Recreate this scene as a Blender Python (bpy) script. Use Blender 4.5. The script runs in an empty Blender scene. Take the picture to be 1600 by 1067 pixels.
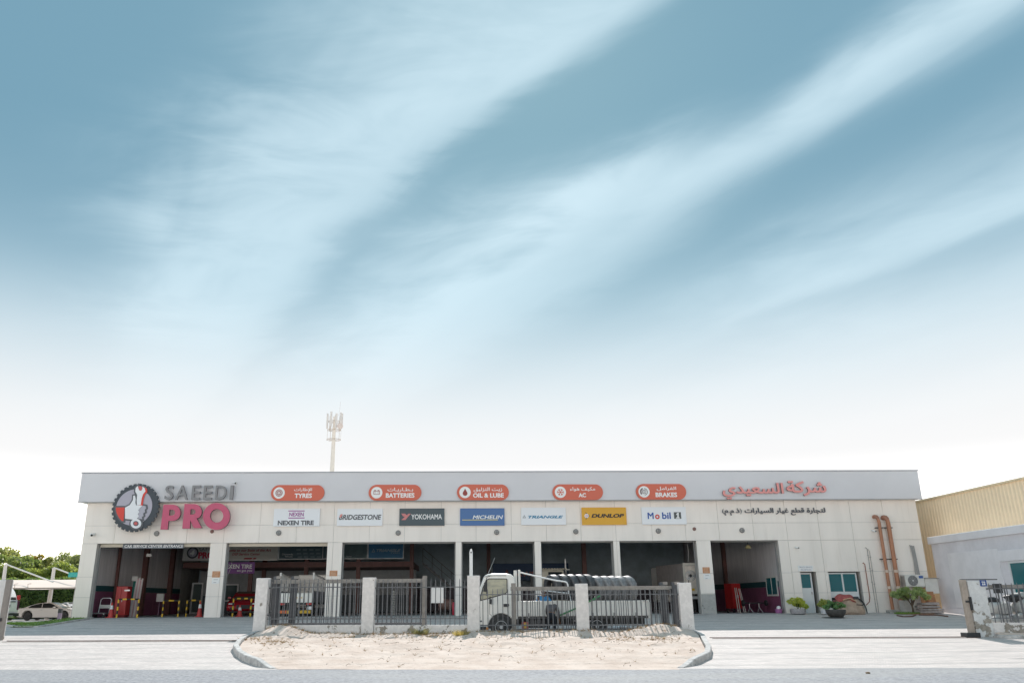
import bpy, math, random
import numpy as np
from mathutils import Vector, Matrix, noise
from mathutils.geometry import delaunay_2d_cdt

random.seed(7)
rng = np.random.default_rng(7)
SC = bpy.context.scene
COL = SC.collection
PI = math.pi
R = math.radians

# ------------------------------------------------------------------ camera
FPX, YAW, PITCH, ROLL, CX, CY, CAMZ = 1247.0, 0.0236663584, 0.314295867, -0.00665026377, 750.0, 533.5, 0.7114
D = 44.4                     # distance from the camera to the garage front
_cy, _sy, _cp, _sp = math.cos(YAW), math.sin(YAW), math.cos(PITCH), math.sin(PITCH)
_f = np.array([_sy*_cp, _cy*_cp, _sp]); _r = np.array([_cy, -_sy, 0.0]); _u = np.cross(_r, _f)
_c, _s = math.cos(ROLL), math.sin(ROLL)
RX, RD = _c*_r + _s*_u, _s*_r - _c*_u          # image right, image down
cam = bpy.data.cameras.new('camera')
cam.sensor_width = 36.0
cam.lens = FPX/1600*36
cam.shift_x = (800-CX)/1600
cam.clip_start, cam.clip_end = 0.1, 3000
camo = bpy.data.objects.new('camera', cam)
M = Matrix.Identity(4)
for i in range(3):
    M[i][0], M[i][1], M[i][2] = RX[i], -RD[i], -_f[i]
M[2][3] = CAMZ
camo.matrix_world = M
COL.objects.link(camo)
SC.camera = camo

# survey helpers: a sight line from the photograph meets a plane of known distance / the sloping yard
def ray(px, py):
    return RX*((px-CX)/FPX) + RD*((py-CY)/FPX) + _f
def P(px, py, Y):
    d = ray(px, py); d = d*(Y/d[1])
    return (float(d[0]), float(Y), float(d[2]+CAMZ))
def F(px, py, off=0.0):
    q = P(px, py, D-off); return q[0], q[2]
def G(px, py):
    d = ray(px, py); t = (-.049*D-CAMZ)/(d[2]-.049*d[1]); q = d*t
    return float(q[0]), float(q[1])
def sstep(a, b, x):
    t = min(1, max(0, (x-a)/(b-a))); return t*t*(3-2*t)
def gz(x, y):
    z = max(-.049*(D-y), -1.04) if y < D else 0.0
    if y > 33.34-.085*(x-.4)+.12 and y < 39:      # the yard lies lower just behind the fence
        z -= .23*sstep(38.8, 36.2, y)*sstep(-8.3, -7.2, x)*sstep(9.2, 8.2, x)
    if x < -20:
        zl = z if y < 40 else min(z, -.216-(y-40)*.011)
        zl = max(zl, -.55)
        if y < 40: zl = z
        t = sstep(-20.3, -21.3, x) if y > 40 else 1
        z = z*(1-t) + zl*t
    return z

# ------------------------------------------------------------------ world, sun, exposure
SUN_EL, SUN_AZ = R(40), R(5)           # azimuth measured from +Y towards +X
W = bpy.data.worlds.new('World'); SC.world = W; W.use_nodes = True
nt = W.node_tree; N = nt.nodes; L = nt.links
for n in list(N): N.remove(n)
def nd(tree, typ, **kw):
    n = tree.nodes.new(typ)
    for k, v in kw.items(): setattr(n, k, v)
    return n
def mth(op, a, b=None, c=None, tree=nt, clamp=False):
    n = tree.nodes.new('ShaderNodeMath'); n.operation = op; n.use_clamp = clamp
    for i, v in enumerate((a, b, c)):
        if v is None: continue
        if isinstance(v, (int, float)): n.inputs[i].default_value = v
        else: tree.links.new(v, n.inputs[i])
    return n.outputs[0]
def smooth(x, a, b, tree=nt, lo=0.0, hi=1.0):
    n = tree.nodes.new('ShaderNodeMapRange'); n.interpolation_type = 'SMOOTHSTEP'
    tree.links.new(x, n.inputs[0])
    for i, v in zip((1, 2, 3, 4), (a, b, lo, hi)): n.inputs[i].default_value = v
    return n.outputs[0]
def mixc(f, a, b, tree=nt, blend='MIX'):
    n = tree.nodes.new('ShaderNodeMix'); n.data_type = 'RGBA'; n.blend_type = blend
    for sk, v in ((n.inputs[0], f), (n.inputs[6], a), (n.inputs[7], b)):
        if isinstance(v, (int, float)): sk.default_value = v
        elif isinstance(v, tuple): sk.default_value = (*v, 1) if len(v) == 3 else v
        else: tree.links.new(v, sk)
    return n.outputs[2]

sky = nd(nt, 'ShaderNodeTexSky', sky_type='NISHITA')
sky.sun_disc = False; sky.sun_elevation = SUN_EL; sky.sun_rotation = SUN_AZ
sky.air_density = 1.0; sky.dust_density = 0.6; sky.ozone_density = 1.5
tc = nd(nt, 'ShaderNodeTexCoord'); sx = nd(nt, 'ShaderNodeSeparateXYZ')
L.new(tc.outputs['Generated'], sx.inputs[0])
dx, dy, dz = sx.outputs
den = mth('ADD', mth('MAXIMUM', dz, 0.0), 0.12)
pu, pv = mth('DIVIDE', dx, den), mth('DIVIDE', dy, den)
cu = mth('ADD', mth('MULTIPLY', pu, -.5), mth('MULTIPLY', pv, .866))       # along the streaks of high cloud
cv = mth('ADD', mth('MULTIPLY', pu, .866), mth('MULTIPLY', pv, .5))        # across them
def cnoise(su, sv, detail, rough, off, dist=0.0):
    cb = nd(nt, 'ShaderNodeCombineXYZ')
    L.new(mth('MULTIPLY', cu, su), cb.inputs[0]); L.new(mth('MULTIPLY', cv, sv), cb.inputs[1]); cb.inputs[2].default_value = off
    n = nd(nt, 'ShaderNodeTexNoise'); n.inputs['Scale'].default_value = 1.0
    n.inputs['Detail'].default_value = detail; n.inputs['Roughness'].default_value = rough; n.inputs['Distortion'].default_value = dist
    L.new(cb.outputs[0], n.inputs['Vector']); return n.outputs[0]
n_big = cnoise(1.2, 1.6, 2, .5, 3.0)
n_fine = cnoise(1.9, 6.0, 3, .5, 7.0, .6)
n_wisp = cnoise(3.5, 17.0, 2, .5, 1.0, .8)
hcb = nd(nt, 'ShaderNodeCombineXYZ'); L.new(mth('MULTIPLY', dx, 5.0), hcb.inputs[0]); L.new(mth('MULTIPLY', mth('ADD', dz, mth('MULTIPLY', dx, -.10)), 19.0), hcb.inputs[1]); L.new(mth('MULTIPLY', dy, 5.0), hcb.inputs[2])
n_h = nd(nt, 'ShaderNodeTexNoise'); n_h.inputs['Scale'].default_value = 1.0; n_h.inputs['Detail'].default_value = 4; n_h.inputs['Roughness'].default_value = .55; n_h.inputs['Distortion'].default_value = .5
L.new(hcb.outputs[0], n_h.inputs['Vector']); n_h = n_h.outputs[0]                # level wisps, as ice streaks seen low over the horizon
wv = mth('ADD', cv, mth('MULTIPLY', mth('SUBTRACT', n_fine, .5), .07))
wv = mth('ADD', wv, mth('MULTIPLY', mth('SUBTRACT', n_h, .5), mth('MULTIPLY', smooth(cu, .7, 1.5, lo=.05, hi=.30), 1.0)))
wv = mth('ADD', wv, mth('MULTIPLY', mth('SUBTRACT', n_big, .5), .10))
wv = mth('ADD', wv, mth('MULTIPLY', mth('SUBTRACT', n_wisp, .5), .022))
def band(center, wm, wp, amp, flat=False):
    d = mth('SUBTRACT', wv, center)
    s = mth('GREATER_THAN', d, 0.0)
    if isinstance(wm, (int, float)) and isinstance(wp, (int, float)):
        w = mth('ADD', wm, mth('MULTIPLY', s, wp-wm))
    else:
        w = mth('ADD', mth('MULTIPLY', wm, mth('SUBTRACT', 1.0, s)), mth('MULTIPLY', wp, s))
    q = mth('DIVIDE', d, w)
    q2 = mth('MULTIPLY', q, q)
    if flat: q2 = mth('ADD', mth('MULTIPLY', q2, mth('SUBTRACT', 1.0, s)), mth('MULTIPLY', mth('MULTIPLY', mth('MULTIPLY', q2, q2), .8), s))     # soft on one side, firm on the other
    return mth('MULTIPLY', mth('EXPONENT', mth('MULTIPLY', q2, -1.0)), amp)
bands = [
    band(smooth(cu, 1.45, .62, lo=.44, hi=.66), smooth(cu, 1.7, .7, lo=.20, hi=.19), smooth(cu, 1.5, .75, lo=.14, hi=.07), .95, True),
    band(smooth(cu, 1.5, .6, lo=1.05, hi=1.12), smooth(cu, .75, 1.5, lo=.075, hi=.30), smooth(cu, .8, 1.4, lo=.06, hi=.15), .9),
    band(.98, .055, .05, smooth(cu, 1.2, .72, lo=.55, hi=.0)),
    band(1.68, .20, .06, smooth(cu, 1.75, .9, lo=.12, hi=.6)), band(1.725, .05, .035, smooth(cu, 1.5, .8, lo=.0, hi=.35)), band(2.05, .22, .45, .48),
    band(-.62, .2, .12, .8), band(2.75, .22, .1, .7), band(-1.3, .15, .2, .7), band(3.6, .3, .2, .6),
]
cl = bands[0]
for b in bands[1:]: cl = mth('ADD', cl, b)
cl = mth('MULTIPLY', cl, smooth(n_h, .25, .75, lo=.62, hi=1.18))
cl = mth('MULTIPLY', cl, smooth(n_fine, .25, .7, lo=.86, hi=1.06))
cl = mth('SUBTRACT', 1.0, mth('EXPONENT', mth('MULTIPLY', cl, -1.45)))
cl = mth('MAXIMUM', mth('MULTIPLY', cl, 1.04), smooth(dz, .70, .93, lo=0.0, hi=.5))     # veil added overhead, above the view, to brighten shaded ground and facade
haze = smooth(dz, .40, .15)
haze = mth('POWER', haze, 1.35)
f1 = mth('MAXIMUM', cl, 0.0)
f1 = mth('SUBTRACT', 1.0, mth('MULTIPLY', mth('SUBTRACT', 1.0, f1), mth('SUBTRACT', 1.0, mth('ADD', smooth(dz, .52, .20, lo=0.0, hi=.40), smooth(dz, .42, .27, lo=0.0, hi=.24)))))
SKY_STR = 0.10
blue = mixc(1.0, sky.outputs[0], (0.50, .66, .60), blend='MULTIPLY')
colr = mixc(smooth(dz, .2, .55, lo=.60, hi=.85), blue, (1.95, 3.72, 4.85))      # an even, thinly veiled blue
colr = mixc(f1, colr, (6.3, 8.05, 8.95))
colr = mixc(haze, colr, (8.95, 8.95, 8.97))
colr = mixc(smooth(dz, .165, .02), colr, (30.0, 28.2, 26.4))        # horizon glow added well above white, all round, to brighten the shaded facade
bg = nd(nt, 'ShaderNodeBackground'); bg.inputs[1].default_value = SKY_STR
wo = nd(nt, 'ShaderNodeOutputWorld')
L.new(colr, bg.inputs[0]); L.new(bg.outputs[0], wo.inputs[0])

sl = bpy.data.lights.new('sun', 'SUN'); sl.energy = 4.5; sl.angle = R(.6); sl.color = (1, .955, .915)
so = bpy.data.objects.new('sun', sl); COL.objects.link(so)
sd = Vector((math.sin(SUN_AZ)*math.cos(SUN_EL), math.cos(SUN_AZ)*math.cos(SUN_EL), math.sin(SUN_EL)))
so.rotation_euler = sd.to_track_quat('Z', 'Y').to_euler(); so.location = (0, 60, 60)
SC.view_settings.view_transform = 'Standard'; SC.view_settings.look = 'None'
SC.view_settings.exposure = 0.1; SC.view_settings.gamma = 1.0; SC.view_settings.use_curve_mapping = False

# ------------------------------------------------------------------ materials
MATS = {}
def mat(name, col, rough=.6, metal=0.0, vary=.0, scale=3.0, bump=0.0, bscale=40.0, col2=None, stretch=(1, 1, 1), spec=.5,
        emit=None, trans=0.0, rand=0.0, alpha=None):
    if name in MATS: return MATS[name]
    m = bpy.data.materials.new(name); m.use_nodes = True; t = m.node_tree
    b = t.nodes['Principled BSDF']
    b.inputs['Base Color'].default_value = (*col, 1); b.inputs['Roughness'].default_value = rough
    b.inputs['Metallic'].default_value = metal; b.inputs['Specular IOR Level'].default_value = spec
    if trans: b.inputs['Transmission Weight'].default_value = trans
    c = t.nodes.new('ShaderNodeTexCoord'); mp = t.nodes.new('ShaderNodeMapping')
    mp.inputs['Scale'].default_value = stretch; t.links.new(c.outputs['Object'], mp.inputs[0])
    out = None
    if vary or col2:
        n = t.nodes.new('ShaderNodeTexNoise'); n.inputs['Scale'].default_value = scale; n.inputs['Detail'].default_value = 6
        n.inputs['Roughness'].default_value = .62
        t.links.new(mp.outputs[0], n.inputs['Vector'])
        fac = smooth(n.outputs[0], .3, .7, t)
        c2 = col2 or tuple(x*(1-vary) for x in col)
        c1 = col if col2 else tuple(min(1, x*(1+vary*.6)) for x in col)
        out = mixc(fac, c2, c1, t)
    if rand:
        oi = t.nodes.new('ShaderNodeObjectInfo')
        out = mixc(mth('MULTIPLY', oi.outputs['Random'], rand, tree=t), out if out is not None else col, tuple(x*.55 for x in col), t)
    if out is not None: t.links.new(out, b.inputs['Base Color'])
    if bump:
        n = t.nodes.new('ShaderNodeTexNoise'); n.inputs['Scale'].default_value = bscale; n.inputs['Detail'].default_value = 4
        t.links.new(mp.outputs[0], n.inputs['Vector'])
        bp = t.nodes.new('ShaderNodeBump'); bp.inputs['Strength'].default_value = bump; bp.inputs['Distance'].default_value = .02
        t.links.new(n.outputs[0], bp.inputs['Height']); t.links.new(bp.outputs[0], b.inputs['Normal'])
    if emit: b.inputs['Emission Color'].default_value = (*emit[0], 1); b.inputs['Emission Strength'].default_value = emit[1]
    MATS[name] = m; return m
def glass(name, tint, clear=.5, rough=.05):
    if name in MATS: return MATS[name]
    m = bpy.data.materials.new(name); m.use_nodes = True; t = m.node_tree
    b = t.nodes['Principled BSDF']; b.inputs['Base Color'].default_value = (*tint, 1); b.inputs['Roughness'].default_value = rough
    b.inputs['Specular IOR Level'].default_value = .8
    tr = t.nodes.new('ShaderNodeBsdfTransparent'); tr.inputs[0].default_value = (*[min(1, .35+x*1.6) for x in tint], 1)
    mx = t.nodes.new('ShaderNodeMixShader'); mx.inputs[0].default_value = clear
    t.links.new(b.outputs[0], mx.inputs[1]); t.links.new(tr.outputs[0], mx.inputs[2])
    t.links.new(mx.outputs[0], t.nodes['Material Output'].inputs[0]); MATS[name] = m; return m

def plaster(name, base, patch, top, soft, amount):
    """painted render that has come away in patches, mostly low down (top: height where the patches end)"""
    m = bpy.data.materials.new(name); m.use_nodes = True; t = m.node_tree; b = t.nodes['Principled BSDF']
    b.inputs['Roughness'].default_value = .85
    c = t.nodes.new('ShaderNodeNewGeometry'); s = t.nodes.new('ShaderNodeSeparateXYZ'); t.links.new(c.outputs['Position'], s.inputs[0])
    n = t.nodes.new('ShaderNodeTexNoise'); n.inputs['Scale'].default_value = 2.4; n.inputs['Detail'].default_value = 7; n.inputs['Roughness'].default_value = .6
    t.links.new(c.outputs['Position'], n.inputs['Vector'])
    h = smooth(s.outputs[2], top, top-soft, t)
    k = mth('ADD', n.outputs[0], mth('MULTIPLY', h, amount, tree=t), tree=t)
    f = smooth(k, .66, .69, t)
    n2 = t.nodes.new('ShaderNodeTexNoise'); n2.inputs['Scale'].default_value = 7; n2.inputs['Detail'].default_value = 5
    t.links.new(c.outputs['Position'], n2.inputs['Vector'])
    bb = mixc(smooth(n2.outputs[0], .35, .75, t), tuple(x*.86 for x in base), base, t)
    pp = mixc(smooth(n2.outputs[0], .3, .7, t), tuple(x*.7 for x in patch), patch, t)
    t.links.new(mixc(f, bb, pp, t), b.inputs['Base Color'])
    bp = t.nodes.new('ShaderNodeBump'); bp.inputs['Strength'].default_value = .5; bp.inputs['Distance'].default_value = .02
    t.links.new(mth('SUBTRACT', mth('MULTIPLY', n2.outputs[0], .35, tree=t), f, tree=t), bp.inputs['Height']); t.links.new(bp.outputs[0], b.inputs['Normal'])
    MATS[name] = m; return m

PANEL = mat('cream_panel', (.92, .85, .785), .55, vary=.05, scale=.7, stretch=(1.5, 1.5, .35), rand=.05)
CORE = mat('wall_render', (.60, .58, .55), .8, vary=.12, scale=2)
t = PANEL.node_tree; b = t.nodes['Principled BSDF']; c = t.nodes.new('ShaderNodeTexCoord')
mp = t.nodes.new('ShaderNodeMapping'); mp.inputs['Scale'].default_value = (3.2, 3.2, .22); t.links.new(c.outputs['Object'], mp.inputs[0])
n = t.nodes.new('ShaderNodeTexNoise'); n.inputs['Scale'].default_value = 1; n.inputs['Detail'].default_value = 7; n.inputs['Roughness'].default_value = .65; t.links.new(mp.outputs[0], n.inputs['Vector'])
src = b.inputs['Base Color'].links[0].from_socket
t.links.new(mixc(mth('MULTIPLY', smooth(n.outputs[0], .52, .74, t), .20, tree=t), src, (.60, .53, .44), t), b.inputs['Base Color'])
SEAL = mat('joint_sealant', (.38, .37, .35), .8)
FASC = mat('grey_cladding', (.64, .635, .66), .42, vary=.03, scale=.5)
WHITE = mat('white_paint', (.80, .80, .79), .35, vary=.03, scale=4)
OFFWH = mat('offwhite_paint', (.72, .70, .66), .5, vary=.08, scale=3)
BOARDW = mat('white_board', (.80, .82, .85), .3)
DARK = mat('dark_trim', (.03, .032, .035), .5)
BLACK = mat('black_rubber', (.02, .02, .021), .75)
IRON = mat('grey_iron', (.14, .145, .155), .5, metal=.3, vary=.3, scale=9)
IRONLT = mat('weathered_iron', (.30, .275, .25), .6, metal=.15, vary=.2, scale=5)
STEEL = mat('bare_steel', (.5, .5, .5), .35, metal=.8, vary=.2, scale=6)
ALU = mat('white_aluminium', (.72, .73, .73), .4)
TEAL = glass('teal_glass', (.0, .13, .15), .05, .12)
DGLASS = glass('dark_glass', (.015, .02, .024), .12, .05)
CABGLASS = glass('cab_glass', (.20, .22, .17), .45, .06)
CLAD = mat('grey_cladding_inside', (.72, .69, .69), .6, vary=.12, scale=1.5, stretch=(3, 3, .3))
MAROON = mat('maroon_paint', (.28, .085, .165), .5, vary=.15, scale=2)
GREENB = mat('dark_green_paint', (.015, .085, .095), .5)
COLM = mat('red_oxide_steel', (.17, .075, .065), .55, vary=.2, scale=3)
DARKIN = mat('dark_blue_grey_cladding', (.36, .44, .48), .6, vary=.2, scale=1.2)
PLAST = plaster('peeling_white_render', (.78, .745, .72), (.34, .305, .26), .25, .9, .16)
PLASTP = plaster('pillar_render', (.78, .745, .72), (.36, .325, .28), -.15, .7, .16)
CONC = mat('concrete', (.40, .385, .36), .85, vary=.25, scale=5, bump=.4, bscale=30)
KERB = mat('kerb_concrete', (.55, .53, .51), .85, vary=.3, scale=6, bump=.4, bscale=40, rand=.3)
SIGNRED = mat('sign_red', (.62, .125, .07), .4)
PINKRED = mat('letter_crimson', (.55, .085, .17), .4, vary=.05, scale=3)
SALMON = mat('letter_salmon_red', (.76, .30, .28), .45)
SLATE = mat('slate_letter', (.10, .11, .125), .4)
GUNMET = mat('gunmetal_letter', (.19, .195, .205), .35, metal=.3)
LETDARK = mat('letter_return', (.10, .06, .065), .5)
PRINTW = mat('print_white', (.84, .84, .83), .45)
YEL = mat('yellow_paint', (.75, .46, .03), .5, vary=.15, scale=6)
BLK = mat('black_paint', (.02, .02, .02), .5)
REDP = mat('red_enamel', (.42, .02, .02), .35, vary=.1, scale=3)
CONEO = mat('cone_red', (.58, .065, .06), .55, vary=.1)
TYRE = mat('tyre_rubber', (.030, .031, .033), .72, vary=.3, scale=12, col2=(.06, .06, .06))
DUSTY = mat('dusty_tyre_rubber', (.30, .30, .305), .5, vary=.3, scale=9, col2=(.17, .17, .175))
PIPE = mat('brown_pipe', (.44, .20, .115), .5, vary=.1, scale=2)
GREENL = mat('leaf_green', (.05, .10, .022), .6, vary=.4, scale=2.2)

# ------------------------------------------------------------------ mesh helpers
class MB:
    def __init__(s): s.v, s.f = [], []
    def add(s, vs, fs, mx=None):
        o = len(s.v)
        s.v += [tuple(mx @ Vector(q)) if mx is not None else tuple(q) for q in vs]
        s.f += [tuple(i+o for i in f) for f in fs]; return s
    def box(s, x0, x1, y0, y1, z0, z1, mx=None):
        return s.add([(x0, y0, z0), (x1, y0, z0), (x1, y1, z0), (x0, y1, z0), (x0, y0, z1), (x1, y0, z1), (x1, y1, z1), (x0, y1, z1)],
                     [(0, 3, 2, 1), (4, 5, 6, 7), (0, 1, 5, 4), (1, 2, 6, 5), (2, 3, 7, 6), (3, 0, 4, 7)], mx)
    def tube(s, pts, r, n=8, cap=True):
        pts = [Vector(p) for p in pts]; rs = r if isinstance(r, (list, tuple)) else [r]*len(pts)
        vs, fs = [], []; up = Vector((0, 0, 1))
        t0 = (pts[1]-pts[0]).normalized()
        a = t0.cross(up if abs(t0.z) < .95 else Vector((1, 0, 0))).normalized()
        for i, p in enumerate(pts):
            t = ((pts[min(i+1, len(pts)-1)]-p).normalized() + (p-pts[max(i-1, 0)]).normalized()).normalized()
            a = (a - t*a.dot(t)).normalized(); b = t.cross(a)
            vs += [p + (a*math.cos(2*PI*k/n) + b*math.sin(2*PI*k/n))*rs[i] for k in range(n)]
        for i in range(len(pts)-1):
            for k in range(n): fs.append((i*n+k, i*n+(k+1) % n, (i+1)*n+(k+1) % n, (i+1)*n+k))
        if cap: fs += [tuple(range(n))[::-1], tuple((len(pts)-1)*n+k for k in range(n))]
        return s.add(vs, fs)
    def lathe(s, prof, n=20, mx=None, cap=True):      # profile of (radius, height), around z
        vs, fs = [], []
        for r, z in prof: vs += [(r*math.cos(2*PI*k/n), r*math.sin(2*PI*k/n), z) for k in range(n)]
        for i in range(len(prof)-1):
            for k in range(n): fs.append((i*n+k, i*n+(k+1) % n, (i+1)*n+(k+1) % n, (i+1)*n+k))
        if cap:
            if prof[0][0] > 1e-4: fs.append(tuple(range(n))[::-1])
            if prof[-1][0] > 1e-4: fs.append(tuple((len(prof)-1)*n+k for k in range(n)))
        return s.add(vs, fs, mx)
    def prism(s, poly, y0, y1, mx=None):      # polygon in x,z pushed from y0 to y1
        n = len(poly); vs = [(x, y0, z) for x, z in poly] + [(x, y1, z) for x, z in poly]
        fs = [tuple(range(n)), tuple(range(n, 2*n))[::-1]] + [(i, i+n, (i+1) % n+n, (i+1) % n) for i in range(n)]
        return s.add(vs, fs, mx)
    def layers(s, polys, mx=None):            # stack of same-count polygons (list of 3d point loops), capped
        n = len(polys[0]); vs = [q for p in polys for q in p]; fs = []
        for j in range(len(polys)-1):
            for i in range(n): fs.append((j*n+i, j*n+(i+1) % n, (j+1)*n+(i+1) % n, (j+1)*n+i))
        fs += [tuple(range(n))[::-1], tuple((len(polys)-1)*n+i for i in range(n))]
        return s.add(vs, fs, mx)
    def build(s, name, m, parent=None, smooth_=False, local=False, bevel=0, kind=None, label=None):
        me = bpy.data.meshes.new(name)
        off = Vector((0, 0, 0)) if (local or parent is None) else wloc(parent)
        me.from_pydata([tuple(Vector(q)-off) for q in s.v], [], s.f); me.update()
        return link(name, me, m, parent, smooth_, bevel, kind, label)
def wloc(o):
    v = Vector(o.location)
    while o.parent: o = o.parent; v += Vector(o.location)
    return v
def fixn(me):
    import bmesh
    b = bmesh.new(); b.from_mesh(me); bmesh.ops.recalc_face_normals(b, faces=b.faces); b.to_mesh(me); b.free()
def link(name, me, m, parent=None, smooth_=False, bevel=0, kind=None, label=None):
    fixn(me)
    if m is not None and not len(me.materials): me.materials.append(m)
    if smooth_:
        me.polygons.foreach_set('use_smooth', [True]*len(me.polygons)); me.set_sharp_from_angle(angle=R(42))
    o = bpy.data.objects.new(name, me); COL.objects.link(o)
    if parent is not None: o.parent = parent
    if bevel:
        b = o.modifiers.new('b', 'BEVEL'); b.width = bevel; b.segments = 2; b.limit_method = 'ANGLE'
    if kind: o['kind'] = kind
    if label: o['label'] = label
    return o
def tag(o, label, cat, group=None, kind=None):
    o['label'] = label; o['category'] = cat
    if group: o['group'] = group
    if kind: o['kind'] = kind
    return o
def thing(name, label, cat, loc=(0, 0, 0), group=None, rotz=0):
    o = bpy.data.objects.new(name, None); COL.objects.link(o); o.location = loc; o.rotation_euler.z = rotz
    o.empty_display_size = .2
    return tag(o, label, cat, group)
def inst(src, parent=None, loc=None, rot=None):
    c = src.copy(); COL.objects.link(c)
    if parent is not None: c.parent = parent
    if loc is not None: c.location = loc
    if rot is not None: c.rotation_euler = rot
    return c
def dup(root, loc, label=None, rotz=None):
    r = root.copy(); COL.objects.link(r); r.location = loc
    if rotz is not None: r.rotation_euler.z = rotz
    if label: r['label'] = label
    for ch in list(root.children):
        c = ch.copy(); COL.objects.link(c); c.parent = r
        for g in ch.children:
            d = g.copy(); COL.objects.link(d); d.parent = c
    return r
def smat(m): return m

# ------------------------------------------------------------------ lettering
AR = {}
import unicodedata
for cp in range(0xFE80, 0xFEFD):
    dd = unicodedata.decomposition(chr(cp)).split()
    if len(dd) >= 2: AR.setdefault(tuple(int(x, 16) for x in dd[1:]), {})[dd[0][1:-1]] = chr(cp)
def arabic(s):
    right = set('اأإآدذرزوةءؤ'); q = []; i = 0
    while i < len(s):
        if s[i] == 'ل' and i+1 < len(s) and s[i+1] in 'اأإآ': q.append(s[i:i+2]); i += 2
        else: q.append(s[i]); i += 1
    isar = lambda c: c != 'ـ' and tuple(ord(x) for x in c) in AR
    nx = lambda c: c == 'ـ' or (isar(c) and c[-1] not in right)
    pv_ = lambda c: c == 'ـ' or (isar(c) and c != 'ء')
    out = []
    for k, c in enumerate(q):
        if not isar(c): out.append(c); continue
        a = k > 0 and nx(q[k-1]) and pv_(c); b = k+1 < len(q) and nx(c) and pv_(q[k+1])
        f = AR[tuple(ord(x) for x in c)]
        out.append(f.get('medial' if a and b else 'final' if a else 'initial' if b else 'isolated') or f['isolated'])
    return ''.join(reversed(out)).translate(str.maketrans('()', ')('))
_tc = {}
def outlines(s):
    if s in _tc: return _tc[s]
    cu_ = bpy.data.curves.new('t', 'FONT'); cu_.body = s; cu_.size = 1; cu_.resolution_u = 3; cu_.fill_mode = 'NONE'
    o = bpy.data.objects.new('t', cu_); COL.objects.link(o)
    me = o.to_mesh()
    nxt = {}
    for e in me.edges: nxt.setdefault(e.vertices[0], []).append(e.vertices[1]); nxt.setdefault(e.vertices[1], []).append(e.vertices[0])
    seen = set(); loops = []
    for st in range(len(me.vertices)):
        if st in seen or st not in nxt: continue
        lp = [st]; seen.add(st); cur = st
        order = sorted(nxt[st]); cur = order[0] if order[0] == st+1 else order[-1]
        cur = st+1 if st+1 in nxt[st] else order[0]
        while cur not in seen:
            lp.append(cur); seen.add(cur)
            c2 = [q for q in nxt[cur] if q not in seen]
            if not c2: break
            cur = c2[0]
        loops.append(np.array([me.vertices[i].co[:2] for i in lp]))
    o.to_mesh_clear(); bpy.data.objects.remove(o); bpy.data.curves.remove(cu_)
    _tc[s] = loops; return loops
def area(p): return .5*np.sum(p[:, 0]*np.roll(p[:, 1], -1)-np.roll(p[:, 0], -1)*p[:, 1])
def fatten(loops, d):
    if not d: return loops
    sgn = np.sign(max((area(l) for l in loops), key=abs)); out = []
    for l in loops:
        t1 = l-np.roll(l, 1, 0); t2 = np.roll(l, -1, 0)-l
        t1 /= np.maximum(np.linalg.norm(t1, axis=1, keepdims=True), 1e-9); t2 /= np.maximum(np.linalg.norm(t2, axis=1, keepdims=True), 1e-9)
        n1 = np.stack([t1[:, 1], -t1[:, 0]], 1)*sgn; n2 = np.stack([t2[:, 1], -t2[:, 0]], 1)*sgn
        n = n1+n2; q = np.sum(n*n, 1, keepdims=True); n = n*2/np.maximum(q, .9)
        out.append(l+n*d)
    return out
def fill(loops):
    """solid area of outlines that may overlap (non-zero winding) -> vertices, triangles, boundary edges"""
    vs = []; es = []
    for l in loops:
        keep = [0]
        for i in range(1, len(l)):
            if np.linalg.norm(l[i]-l[keep[-1]]) > 1e-4: keep.append(i)
        l = l[keep]
        o = len(vs); vs += [Vector((float(a), float(b))) for a, b in l]; es += [(o+i, o+(i+1) % len(l)) for i in range(len(l))]
    ov, oe, of, *_ = delaunay_2d_cdt(vs, es, [], 0, 1e-5)
    V = np.array([tuple(q) for q in ov]); T = np.array([f for f in of if len(f) == 3])
    if not len(T): return [], [], []
    C = V[T].mean(1); wind = np.zeros(len(T))
    for l in loops:
        a = l; b = np.roll(l, -1, 0)
        for (ax, ay), (bx, by) in zip(a, b):
            up = (ay <= C[:, 1]) & (by > C[:, 1]); dn = (ay > C[:, 1]) & (by <= C[:, 1])
            cr = (bx-ax)*(C[:, 1]-ay)-(C[:, 0]-ax)*(by-ay)
            wind += (up & (cr > 0)).astype(int); wind -= (dn & (cr < 0)).astype(int)
    T = T[wind != 0]; cnt = {}
    for t in T:
        for i in range(3): cnt[(t[i], t[(i+1) % 3])] = 1
    bd = [(a, b) for a, b in cnt if (b, a) not in cnt]
    return V, T, bd
def solid(loops, depth, name, m, parent, yfront, loc_off=(0, 0, 0), side=None, kind=None):
    """letters or a cut-out plate: outlines in world x,z, front face at y=yfront, going back by depth"""
    V, T, bd = fill(loops)
    if not len(T): return None
    n = len(V)
    vs = [(x, yfront, z) for x, z in V] + [(x, yfront+depth, z) for x, z in V]
    fs = [tuple(int(q) for q in t) for t in T]; k = len(fs)
    fs += [tuple(int(q)+n for q in t[::-1]) for t in T]
    fs += [(int(a), int(a)+n, int(b)+n, int(b)) for a, b in bd]
    used = sorted({i for f in fs for i in f}); rm = {j: i for i, j in enumerate(used)}
    off = wloc(parent) if parent is not None else Vector((0, 0, 0))
    me = bpy.data.meshes.new(name); me.from_pydata([tuple(Vector(vs[i])-off) for i in used], [], [tuple(rm[i] for i in f) for f in fs]); me.update()
    me.materials.append(m)
    if side is not None:
        me.materials.append(side)
        for p_ in me.polygons:
            if p_.index >= 2*k: p_.material_index = 1
    return link(name, me, None, parent, kind=kind)
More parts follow.
